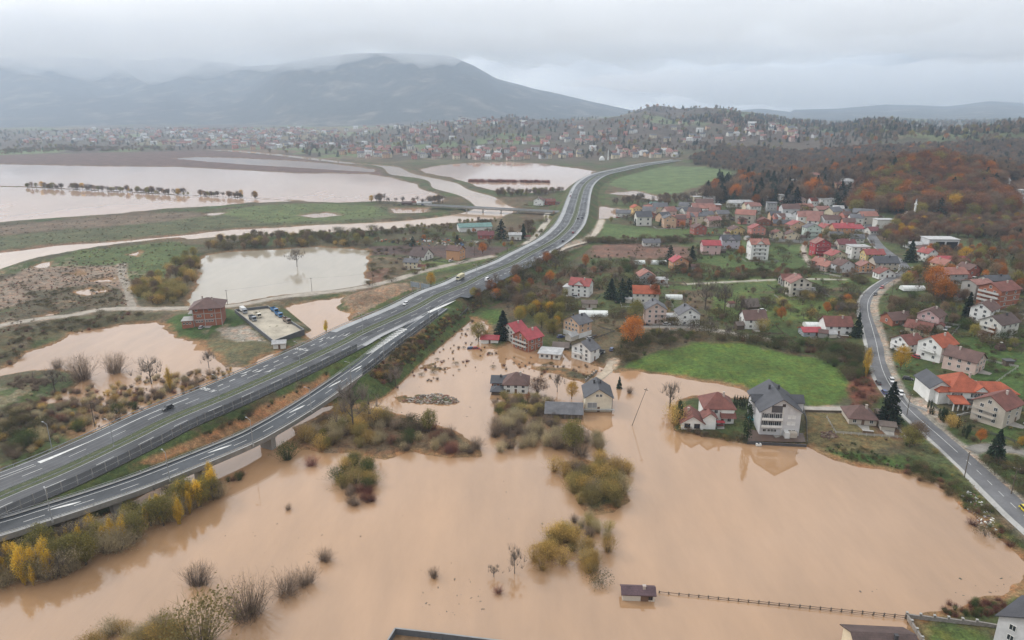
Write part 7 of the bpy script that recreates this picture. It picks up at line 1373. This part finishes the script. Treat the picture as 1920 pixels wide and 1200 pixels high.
mb = MB(); cc = sum(cor) / 4; mb.poly([(*(cc + (c - cc) * .985)[:2], 2.0) for c in cor][::-1], plain('yard_concrete', (.40, .355, .28), .8, .22, .15, dirt=.5)); o = mb.build('yard_floor'); tag(o, kind='structure')
if o.data.polygons[0].normal.z < 0: o.data.flip_normals()
ya = math.atan2(*(cor[2] - cor[1])[1::-1])
for px, py, c, cn_2, bc, bn, lab, tip in [(515, 585, (.03, .16, .36), 'blue', (.03, .14, .32), 'blue', 'rear blue tipper lorry in the walled yard', True), (523, 593, (.03, .16, .36), 'blue', (.03, .14, .32), 'blue', 'front blue tipper lorry in the walled yard', True), (538, 604, (.16, .12, .10), 'brown', (.20, .15, .12), 'brown', 'brown tipper lorry in front of the blue ones', True), (483, 594, (.60, .56, .46), 'cream', (.58, .53, .42), 'cream', 'cream tipper lorry in the middle of the yard', True), (457, 586, (.30, .33, .38), 'steel', (.62, .62, .60), 'white', 'white box lorry at the back wall of the yard', False), (474, 600, (.22, .24, .28), 'grey', (.14, .16, .18), 'grey', 'grey lorry beside the left wall of the yard', True)]:
    p = at0(px, py, 2.0); lorry((p[0], p[1], 2.0), ya if 'blue' in lab or 'brown' in lab else ya, c, cn_2, bc, bn, lab, tip, .92)
# ------------------------------------------------------------------ walls, fences, signs
m_fpost = plain('fence_concrete', (.14, .115, .095), .9, .2, 2); m_frail = plain('fence_rail', (.12, .085, .065), .9, .2, 2)
A = at0(1236, 1112); B = at0(1697, 1160); n_ = 25; fr = empty('flood_fence', (A[0], A[1], 0), 0, 'post and rail fence running out across the flood to the hut', 'fence'); an = math.atan2(*(B - A)[::-1]); L_ = np.hypot(*(B - A))
pmx = MB(); pmx.box(-.13, .13, -.13, .13, -1, 1.0, m_fpost); pme = pmx.mesh('post'); rmx = MB(); rmx.box(0, L_ / (n_ - 1), -.04, .04, .70, .82, m_frail); rme = rmx.mesh('rail'); rm2 = MB(); rm2.box(0, L_ / (n_ - 1), -.035, .035, .2, .30, m_frail); rme2 = rm2.mesh('rail')
for k in range(n_):
    p = (B - A) * k / (n_ - 1); sink = -.45 * (1 - k / n_); o = link('post', pme, fr, (p[0], p[1], sink + .1)); o.rotation_euler = (rng.normal() * .05, rng.normal() * .05, an)
    if k < n_ - 1: o = link('rail', rme, fr, (p[0], p[1], sink + .1)); o.rotation_euler = (0, 0, an); o = link('rail', rme2, fr, (p[0], p[1], sink + .12)); o.rotation_euler = (0, 0, an)
def wall_line(pts, h, th, m, mc, lab, name='garden_wall', seg=3.0, pil=True, zb=-1.0, ztop=None, cat='wall', pname='panel'):
    Q = [hit(x, y) for x, y in pts] if ztop is None else [np.array([*at0(x, y, ztop), ztop - h]) for x, y in pts]; root = empty(name, (Q[0][0], Q[0][1], 0), 0, lab, cat)
    for a, b_ in zip(Q[:-1], Q[1:]):
        L_ = np.hypot(*(b_ - a)[:2]); n_ = max(1, round(L_ / seg)); an = math.atan2(b_[1] - a[1], b_[0] - a[0])
        for k in range(n_):
            p = a + (b_ - a) * k / n_; mb = MB(); mb.box(.02, L_ / n_ - .02, -th / 2, th / 2, zb, h, m); mb.box(0, L_ / n_ - .003, -th / 2 - .04, th / 2 + .04, h, h + .1, mc); o = mb.build(pname, root); o.location = (p[0] - Q[0][0], p[1] - Q[0][1], p[2]); o.rotation_euler = (0, 0, an)
            if pil: mb = MB(); mb.box(-.22, .22, -.22, .22, zb, h + .5, mc); mb.box(-.27, .27, -.27, .27, h + .5, h + .6, m_conc); o = mb.build('pillar', root); o.location = (p[0] - Q[0][0], p[1] - Q[0][1], p[2]); o.rotation_euler = (0, 0, an)
    return root
m_stone = plain('garden_stone', (.24, .22, .20), .9, .25, 1.2, dirt=.5)
wall_line([(1790, 1290), (1728, 1204), (1699, 1158), (1830, 1172), (1872, 1177)], 1.0, .35, m_stone, m_stone, 'grey stone garden wall with small pillars in the lower corner')
wall_line([(1432, 451), (1512, 456)], 1.9, .3, m_conc, m_capw, 'long pale concrete wall behind the green meadow', pil=False, seg=6)
wall_line([(705, 1236), (741, 1178), (830, 1188), (960, 1204)], 1.9, .3, m_wall, m_capw, 'dark concrete panel wall cut off by the lower frame edge', pil=False, ztop=1.9, zb=-2.2)
wall_line([(1503, 757), (1512, 792), (1513, 834)], 1.1, .06, m_dark, m_dark, 'dark metal fence along the right side of the grey house court', name='yard_fence', pil=False, seg=2.5, cat='fence')
wall_line([(1400, 832), (1512, 838)], .8, .3, m_dark, m_dark, 'low dark wall on the waterside of the grey house', pil=False, zb=-1.5)
wall_line([(1506, 772), (1590, 774)], .7, .2, m_wood, m_wood, 'low plank fence below the meadow track', name='plank_fence', pil=False, cat='fence')
wall_line([(1690, 738), (1705, 760), (1738, 772)], .9, .3, m_conc, m_conc, 'curved concrete wall beside the inn forecourt', pil=False)
wall_line([(1780, 785), (1842, 770)], .9, .25, m_conc, m_conc, 'pale terrace wall below the orange roofed inn', pil=False)
wall_line([(860, 597), (877, 580)], .9, .2, m_dark, m_dark, 'short dark fence beside the flooded lawn', name='garden_fence', pil=False, cat='fence')
wall_line([(1098, 716), (1120, 697)], .9, .12, m_stone, m_stone, 'low stone wall along the flooded lane', pil=True, seg=2.2)
mb = MB(); mb.poly([(*at0(x, y, .3), .3) for x, y in ((743, 1180), (965, 1206), (960, 1290), (700, 1290))][::-1], plain('leaf_litter_ground', (.19, .115, .06), .95, .35, .5, dirt=.5)); o = mb.build('yard_ground'); tag(o, kind='structure')
if o.data.polygons[0].normal.z < 0: o.data.flip_normals()
mb = MB(); mb.poly([(*at0(x, y, 1.02), 1.02) for x, y in ((1404, 790), (1500, 792), (1511, 829), (1402, 827))][::-1], plain('wet_paving', (.085, .055, .042), .5, .2, .4)); o = mb.build('paved_court'); tag(o, kind='structure')
if o.data.polygons[0].normal.z < 0: o.data.flip_normals()
def greenhouse(px, py, wpx, d, rot, lab):
    p = hit(px, py); w_ = wpx / pxm(*p); root = empty('greenhouse', tuple(p), R(rot), lab, 'greenhouse', 'greenhouses'); mb = MB(); n = 8; prof = [(d / 2 - d / 2 * math.cos(math.pi * i / n), 2.6 * math.sin(math.pi * i / n) ** .8) for i in range(n + 1)]; mb.prism([(a, z) for a, z in prof], -w_ / 2, w_ / 2, m_poly, axis='x'); mb.build('film', root)
    for k in range(5): x = -w_ / 2 + w_ * k / 4; m2 = MB(); [m2.tube((x, prof[i][0], prof[i][1] + .03), (x, prof[i + 1][0], prof[i + 1][1] + .03), .06, .06, m_steel, 4) for i in range(n)]; m2.build('hoop', root)
for a in [(1113, 594, 54, 7, -3, 'long white greenhouse behind the peach brick house'), (1198, 496, 24, 6, 0, 'left white greenhouse below the terraces'), (1235, 496, 30, 6, 0, 'right white greenhouse below the terraces'), (1529, 617, 32, 7, -3, 'white greenhouse behind the crimson roofed outbuilding'), (1715, 546, 40, 6, -3, 'white greenhouse right of the road bend'), (1265, 562, 30, 5, 0, 'low pale cold frame right of the orange roofed house')]: greenhouse(*a)
p = np.array([*at0(845, 545, 4), 0]); p[2] = ground_z(p[0], p[1])[0]; i = near_i(MED, 845, 545); d = MED[i + 1] - MED[i - 1]; a_ = math.atan2(d[1], d[0]); P = offs(MED, -24)[i]; rs = empty('motorway_sign', (P[0], P[1], 0), a_ + math.pi / 2, 'large motorway direction sign seen from behind, twin boards on posts', 'road sign')
m_board = plain('sign_back', (.30, .34, .39), .5, .08, 1, metal=.3)
for x in (-4.2, 4.2):
    mb = MB(); mb.box(x - 3.6, x + 3.6, -.06, .06, 5.2, 8.4, m_board); o = mb.build('board', rs)
    for k in (-2.4, 2.4): mb = MB(); mb.tube((x + k, .15, -1), (x + k, .15, 8.2), .14, .14, m_steel, 6); mb.build('post', rs)
p = hit(610, 624); ys = empty('yellow_sign', tuple(p), -.5, 'small bright yellow sign beside the motorway at the truck yard', 'road sign'); mb = MB(); mb.tube((0, 0, -.5), (0, 0, 2.4), .05, .05, m_steel, 6); mb.build('post', ys); mb = MB(); mb.box(-.9, .9, -.04, .04, 1.6, 3.9, plain('sign_yellow', (.70, .62, .02), .5, .05)); mb.box(-.35, .35, -.055, -.041, 2.2, 3.3, plain('sign_dark', (.06, .08, .03), .5, .05)); mb.build('board', ys)
# ------------------------------------------------------------------ small yard things
def block(px, py, name, lab, cat, parts):
    p = hit(px, py); r = empty(name, tuple(p), 0, lab, cat)
    for pn, boxes, m in parts: mb = MB(); [mb.box(*b_, m) for b_ in boxes]; mb.build(pn, r)
block(1412, 790, 'covered_trailer', 'turquoise covered trailer between the cypress and the grey house', 'trailer', [('cover', [(-1.9, 1.9, -1.2, 1.2, .9, 1.5), (-1.7, 1.7, -1, 1, 1.5, 1.8)], plain('turquoise_tarp', (.05, .42, .46), .5, .1)), ('chassis', [(-1.9, 1.9, -1.1, 1.1, .5, .898)], m_dark), ('wheel', [(-.3, .3, -1.25, -1.1, 0, .6), (-.3, .3, 1.1, 1.25, 0, .6)], m_tyre)])
block(1350, 800, 'garden_swing', 'small garden swing with a red canopy before the villa', 'garden swing', [('canopy', [(-1.5, 1.5, -1, 1, 1.9, 2.15)], plain('red_canopy', (.38, .05, .06), .7)), ('frame', [(-1.4, -1.3, -.9, -.8, 0, 1.9), (1.3, 1.4, -.9, -.8, 0, 1.9), (-1.4, -1.3, .8, .9, 0, 1.9), (1.3, 1.4, .8, .9, 0, 1.9)], m_dark), ('seat', [(-1.2, 1.2, -.4, .4, .5, .7)], plain('red_seat', (.25, .05, .05), .7))])
block(1875, 655, 'haystack', 'brown haystack with a white cap on the green slope', 'haystack', [('stack', [(-1.6, 1.6, -1.6, 1.6, 0, 1.6), (-1.2, 1.2, -1.2, 1.2, 1.6, 2.5), (-.7, .7, -.7, .7, 2.5, 3.2)], plain('hay', (.10, .06, .055), .95, .3, 2)), ('cap', [(-.5, .5, -.5, .5, 3.2, 3.5)], m_frame)])
block(1889, 684, 'tool_shed', 'tiny dark tool shed on the green slope at the right', 'shed', [('wall', [(-1.8, 1.8, -1.3, 1.3, -.3, 2.1)], wmat('wood')), ('roof', [(-2.1, 2.1, -1.7, 1.7, 2.1, 2.35)], m_dark)])
block(1422, 836, 'white_tank', 'small white tank lying at the low dark wall', 'tank', [('tank', [(-.9, .9, -.5, .5, .1, .9)], m_frame), ('lid', [(-.3, .3, -.3, .3, .9, 1.0)], m_dark)])
def heap(name, lab, cat, poly, n, s0, s1, cols, zmul, seed, kind=None):
    G, _ = px_points(poly, n, seed, 1.0); r = np.random.default_rng(seed); mb = MB(); ms_ = [plain('%s_%d' % (name, i), c, .95, .3, 2) for i, c in enumerate(cols)]
    fl = fbm(G[:, 0] / 4, G[:, 1] / 4, 3, seed)
    for g, f_ in zip(G, fl):
        if zmul < .2 and f_ < .5: continue
        s = r.uniform(s0, s1) ** 1.5 * s1 ** -.5; c = r.normal(size=(8, 3)) * .22; i = len(mb.v); L_ = s * r.uniform(.7, 1.9); W_ = s * r.uniform(.5, 1); an = r.uniform(0, 6.28); m = ms_[int(r.integers(len(ms_)))]
        for j, (x, y, zz) in enumerate([(-1, -1, -1), (1, -1, -1), (1, 1, -1), (-1, 1, -1), (-.8, -.8, 1), (.8, -.8, 1), (.8, .8, 1), (-.8, .8, 1)]):
            x, y, zz = (x + c[j, 0]) * L_ / 2, (y + c[j, 1]) * W_ / 2, (zz + c[j, 2]) * s * zmul / 2; mb.v.append((g[0] + math.cos(an) * x - math.sin(an) * y, g[1] + math.sin(an) * x + math.cos(an) * y, max(g[2], 0) + zz + s * zmul * .2))
        for q in ((3, 2, 1, 0), (4, 5, 6, 7), (0, 1, 5, 4), (1, 2, 6, 5), (2, 3, 7, 6), (3, 0, 4, 7)): mb.f.append(tuple(i + k for k in q)); mb.m.append(mb.mi(m))
    o = mb.build(name); tag(o, lab, cat, None, 'stuff')
heap('rubble', None, None, [(752, 752), (790, 741), (820, 738), (850, 744), (862, 754), (840, 759), (795, 757)], 420, .3, 1.0, [(.26, .23, .19), (.15, .12, .10), (.34, .31, .27), (.20, .10, .07)], .6, 201)
heap('shore_litter', None, None, [(1790, 925), (1820, 920), (1860, 960), (1870, 1000), (1830, 975)], 160, .2, .7, [(.5, .5, .5), (.16, .09, .07), (.10, .08, .07), (.6, .6, .55)], .5, 202)
heap('floating_debris', None, None, [(790, 1100), (830, 1075), (890, 1070), (950, 1095), (950, 1125), (870, 1170), (800, 1165), (780, 1130)], 75, .1, .5, [(.10, .075, .05), (.16, .12, .08), (.06, .05, .04)], .12, 203)
heap('drifting_debris', None, None, [(1600, 1110), (1700, 1095), (1780, 1085), (1920, 1060), (1920, 1110), (1800, 1125), (1700, 1145), (1610, 1145)], 90, .12, .6, [(.08, .06, .045), (.13, .10, .08), (.06, .07, .05)], .15, 204)
heap('field_debris', None, None, [(720, 720), (760, 680), (860, 660), (940, 680), (920, 800), (860, 790), (760, 740)], 90, .15, .6, [(.10, .075, .05), (.16, .12, .08)], .15, 205)
heap('flood_flotsam', None, None, [(250, 1130), (420, 990), (600, 900), (1000, 900), (1040, 1000), (700, 1100), (450, 1100)], 60, .12, .45, [(.10, .075, .05), (.14, .11, .07)], .12, 206)
heap('west_driftwood', None, None, [(90, 760), (200, 720), (330, 690), (470, 690), (400, 720), (200, 790)], 150, .2, 1.0, [(.09, .065, .045), (.15, .11, .08), (.06, .045, .035)], .25, 207)
heap('puddled_waste', None, None, [(410, 622), (460, 612), (500, 640), (440, 642)], 120, .3, 1.0, [(.45, .42, .38), (.14, .11, .08), (.30, .27, .22)], .15, 208)
heap('farm_clutter', None, None, [(700, 452), (800, 445), (900, 452), (890, 462), (780, 462)], 120, .8, 2.2, [(.40, .12, .05), (.5, .5, .48), (.12, .10, .08), (.30, .26, .2), (.08, .12, .2)], .8, 209)
heap('brush_heap', None, None, [(1538, 812), (1560, 808), (1570, 820), (1545, 824)], 90, .3, 1.1, [(.12, .07, .05), (.08, .05, .04), (.2, .16, .12)], .5, 210)

# ------------------------------------------------------------------ village clutter: fences, sheds, parked cars, woodpiles, wires
HP = [(r_, px, py, k) for r_, px, py, k in HOUSES if k > 1.5 and py < 1000]
r5 = np.random.default_rng(55); fcol = [plain('fence_wood_%d' % i, c, .9, .2, 2) for i, c in enumerate([(.12, .09, .07), (.30, .29, .27), (.07, .07, .07), (.42, .41, .39)])]
posn = ['in front of', 'to the right of', 'to the left of', 'behind']
def clear(p): return p[2] > .35 and np.min(np.hypot(VIL3[:, 0] - p[0], VIL3[:, 1] - p[1])) > 7 and np.min(np.hypot(MED[::4, 0] - p[0], MED[::4, 1] - p[1])) > 26
carc = [(BLK, 'black'), (WHT, 'white'), (SLV, 'silver'), (RED_, 'dark_red'), (BLU, 'dark_blue')]
for n_, (h, px, py, k) in enumerate(HP):
    lab = h['label']; base = h.location; a = h.rotation_euler[2]; short = ' '.join(lab.split()[:7]); short = short if short.split()[-1] not in ('with', 'a', 'the', 'and', 'of', 'in', 'under', 'at', 'its', 'to', 'behind', 'right', 'left', 'above', 'below', 'beside', 'by', 'on') else ' '.join(short.split()[:-1])
    loc = lambda x, y: np.array([base[0] + math.cos(a) * x - math.sin(a) * y, base[1] + math.sin(a) * x + math.cos(a) * y])
    def gp(x, y): q = loc(x, y); return np.array([q[0], q[1], ground_z(q[0], q[1])[0]])
    if base[2] < .4: continue
    # fence round part of the plot
    if r5.uniform() < .8:
        wd, dp = r5.uniform(11, 16), r5.uniform(6, 11); pts = [gp(-wd, 4), gp(-wd, -dp), gp(wd, -dp), gp(wd, 4)]
        if all(clear(q) for q in pts):
            m = fcol[int(r5.integers(4))]; fr = empty('garden_fence', tuple(pts[0]), 0, 'low garden fence of the ' + short, 'fence', 'garden fences'); pm = MB(); rm_ = MB(); o0 = pts[0]
            for A_, B_ in zip(pts[:-1], pts[1:]):
                L_ = np.hypot(*(B_ - A_)[:2]); n2 = max(2, int(L_ / 2.5)); an = math.atan2(B_[1] - A_[1], B_[0] - A_[0])
                for q in range(n2):
                    p0 = A_ + (B_ - A_) * q / n2; p1 = A_ + (B_ - A_) * (q + 1) / n2; p0[2] = ground_z(p0[0], p0[1])[0]; p1[2] = ground_z(p1[0], p1[1])[0]; pm.box(-.07, .07, -.07, .07, -.3, 1.15, m, an, p0 - o0)
                    for z in (.35, .65, .95): rm_.poly([tuple(p0 - o0 + np.array([0, 0, z])), tuple(p1 - o0 + np.array([0, 0, z])), tuple(p1 - o0 + np.array([0, 0, z + .16])), tuple(p0 - o0 + np.array([0, 0, z + .16]))], m)
            pm.build('posts', fr)['kind'] = 'stuff'; rm_.build('rails', fr)['kind'] = 'stuff'
    if r5.uniform() < .5:
        sx = 1 if r5.uniform() < .5 else -1; p = gp(sx * r5.uniform(8, 11), r5.uniform(-2, 9))
        if clear(p):
            r_ = empty('garden_shed', tuple(p), a + r5.normal() * .2, 'small garden shed %s the %s' % (posn[1 if sx > 0 else 2], short), 'shed', 'garden sheds'); gable_parts(r_, r5.uniform(3.5, 6), r5.uniform(3, 4.4), r5.uniform(2, 2.6), r5.uniform(.7, 1.5), wmat(['wood', 'concrete', 'raw', 'beige'][n_ % 4]), rmat(['wood', 'brown', 'palegrey', 'redbrown'][n_ % 4]), base=-1, over=.35); mb = MB(); mb.box(-.5, .5, -2.26, -2.22, -.2, 1.8, m_door)
    if r5.uniform() < .42:
        p = gp(r5.uniform(-8, 8), -r5.uniform(3.4, 5.5))
        if clear(p): c, cn2 = carc[int(r5.integers(5))]; car(tuple(p + np.array([0, 0, .05])), a + r5.choice([0, 1.57, 3.14]) + r5.normal() * .15, c, cn2, '%s car parked in front of the %s' % (cn2.replace('_', ' '), short), 'hatch', 'parked cars')
    if r5.uniform() < .45:
        p = gp(r5.uniform(-9, 9), r5.choice([-4.5, 12]))
        if clear(p):
            r_ = empty('woodpile', tuple(p), a, 'stacked firewood under a sheet by the ' + short, 'woodpile', 'woodpiles'); mb = MB(); mb.box(-1.8, 1.8, -.5, .5, 0, 1.3, plain('firewood', (.16, .105, .065), .9, .35, 3)); mb.build('stack', r_); mb = MB(); mb.box(-1.9, 1.9, -.6, .6, 1.3, 1.38, fcol[n_ % 4]); mb.build('cover', r_)
    # concrete path and terrace at the door
    if clear(gp(0, -3)):
        mb = MB(); q = [gp(-2.2, -.1), gp(2.2, -.1), gp(1.2, -4.5), gp(-1.2, -4.5)]; mb.poly([tuple(v + np.array([0, 0, .14])) for v in q][::-1], plain('path_slabs', (.27, .255, .23), .9, .2, .8, dirt=.4)); o = mb.build('path'); tag(o, kind='structure')
        if o.data.polygons[0].normal.z < 0: o.data.flip_normals()
def wire(a, b_, lab, sag=.6):
    A_, B_ = np.array(a), np.array(b_); r_ = empty('power_line', tuple(A_), 0, lab, 'power line', 'power lines'); mb = MB(); P = [A_ + (B_ - A_) * t_ - np.array([0, 0, sag * 4 * t_ * (1 - t_)]) for t_ in np.linspace(0, 1, 9)]
    for p, q in zip(P[:-1], P[1:]): mb.tube(p - A_, q - A_, .022, .022, m_dark, 4)
    mb.build('cable', r_)
tops = {}
for o in list(sc.objects):
    if o.get('category') == 'power pole': tops[o['label']] = (o.location.x, o.location.y, o.location.z + 8.9 * o.scale[2])
def lk(s): return next(v for k_, v in tops.items() if k_.startswith(s))
for s0, s1 in [('wooden pole beside the road', 'wooden pole on the road verge'), ('wooden pole on the road verge', 'wooden pole on the slope'), ('power pole in front of the pale', 'power pole in front of the white'), ('power pole in front of the white', 'power pole beside the gravel'), ('wooden power pole on the gravel', 'power pole on the bank'), ('power pole on the bank', 'power pole at the near corner'), ('power pole in the ploughed', 'power pole on the verge near'), ('wooden pole beside the yellow', 'concrete pole at the road')]:
    wire(lk(s0), lk(s1), 'sagging cable from the %s to the %s' % (' '.join(s0.split()[:6]), ' '.join(s1.split()[:6])) if False else 'thin sagging cable strung from the ' + ' '.join(s0.split()[:8]))
HAZE, CLOUD = 1.15e-4, 2.6e-3
CLOUDS = [([(-900, 144), (0, 141), (300, 143), (520, 152), (620, 138), (760, 130), (880, 137), (950, 160), (1050, 184), (1180, 204), (1300, 205), (1400, 206)], -30, 5300, 650, 3),
          ([(1020, 205), (1300, 210), (1600, 206), (2000, 204), (2900, 200)], 120, 7300, 700, 8), ([(500, 112), (1100, 130), (1800, 122), (3000, 118)], 40, 4700, 330, 14), ([(-300, 60), (500, 70), (1300, 84), (2300, 70)], 0, 4200, 300, 21)]
# ------------------------------------------------------------------ low cloud on the mountain tops, and the haze over the valley
def vol_mat(name, dens, colr, an):
    m = bpy.data.materials.new(name); m.use_nodes = True; t = m.node_tree; t.nodes.clear(); o_ = N(t, 'ShaderNodeOutputMaterial'); pv = N(t, 'ShaderNodeVolumePrincipled', Density=dens)
    pv.inputs['Color'].default_value = (*colr, 1); pv.inputs['Anisotropy'].default_value = an; t.links.new(pv.outputs[0], o_.inputs['Volume']); return m
m_haze = vol_mat('haze_air', HAZE, (.68, .82, 1.0), 0.2)
m_cloud = vol_mat('cloud_vapour', CLOUD, (1, 1, 1), 0.55)
def cloud(base, ytop, Y, depth, seed, ragged=.75):
    """a flat-bottomed bank of vapour with a lumpy surface"""
    n, k = 140, 28; V = []; F = []; B_ = np.array(base, float); xs = np.linspace(B_[0, 0], B_[-1, 0], n); th = np.linspace(0, 2 * math.pi, k, endpoint=False)
    zb = lambda y: CAM_H + (HZ - y) / FPX * Y * 1.02
    for i, x in enumerate(xs):
        q = i / (n - 1); e = max(.02, (1 - abs(2 * q - 1) ** 2.4)) ** .9; xc = (x - 960) / FPX * Y / cp * .985; z0, z1 = zb(np.interp(x, B_[:, 0], B_[:, 1])), zb(ytop); zc, hz = (z0 + z1) / 2, (z1 - z0) / 2
        for a in th:
            r_ = e * (1 + ragged * .5 * (fbm(np.array([x / 60. + seed]), np.array([a * 1.6 + seed]), 4, seed)[0] - .5) * 2); V.append((xc, Y + math.cos(a) * depth * r_, zc + math.sin(a) * hz * r_ + (fbm(np.array([x / 70.]), np.array([seed * 3.1]), 4, seed)[0] - .5) * 190))
    for i in range(n - 1):
        for j in range(k): j2 = (j + 1) % k; F.append((i * k + j, (i + 1) * k + j, (i + 1) * k + j2, i * k + j2))
    V = np.array(V); me = bpy.data.meshes.new('cloud'); me.from_pydata(V.tolist(), [], F + [tuple(range(k)), tuple(range((n - 1) * k + k - 1, (n - 1) * k - 1, -1))]); me.materials.append(m_cloud); bm = bmesh.new(); bm.from_mesh(me); bmesh.ops.recalc_face_normals(bm, faces=bm.faces[:]); bm.to_mesh(me); bm.free(); tag(link('cloud', me), kind='stuff')
for a in CLOUDS: cloud(*a)
# second haze volume, added to thicken the haze over the far valley
m_mist = vol_mat('mist_vapour', 8.0e-5, (.72, .85, 1.0), .2); V = []; F = []; na, ny = 60, 26
for i, y in enumerate(np.linspace(1750, 7200, ny)):
    for j, a in enumerate(np.linspace(-1.0, 1.0, na)):
        q = max(0, math.sin(math.pi * i / (ny - 1))) ** .5 * max(0, math.sin(math.pi * j / (na - 1))) ** .3; V.append((a * y, y, 8 + q * (330 + 200 * fbm(np.array([a * 5 + 3]), np.array([y / 900.]), 4, 19)[0])))
nv = len(V); V += [(x, y, -2.0) for x, y, z in V]
for i in range(ny - 1):
    for j in range(na - 1): k = i * na + j; F.append((k, k + 1, k + na + 1, k + na)); F.append((nv + k, nv + k + na, nv + k + na + 1, nv + k + 1))
E = [i * na for i in range(ny)] + [(ny - 1) * na + j for j in range(1, na)] + [i * na + na - 1 for i in range(ny - 2, -1, -1)] + [j for j in range(na - 2, 0, -1)]
for a, b_ in zip(E, E[1:] + E[:1]): F.append((a, b_, nv + b_, nv + a))
me = bpy.data.meshes.new('mist'); me.from_pydata(V, [], F); me.materials.append(m_mist); bm = bmesh.new(); bm.from_mesh(me); bmesh.ops.recalc_face_normals(bm, faces=bm.faces[:]); bm.to_mesh(me); bm.free(); tag(link('mist', me), kind='stuff')
mb = MB(); mb.box(-9500, 9500, -300, 9000, -3.0, 760, m_haze); tag(mb.build('haze'), kind='stuff')
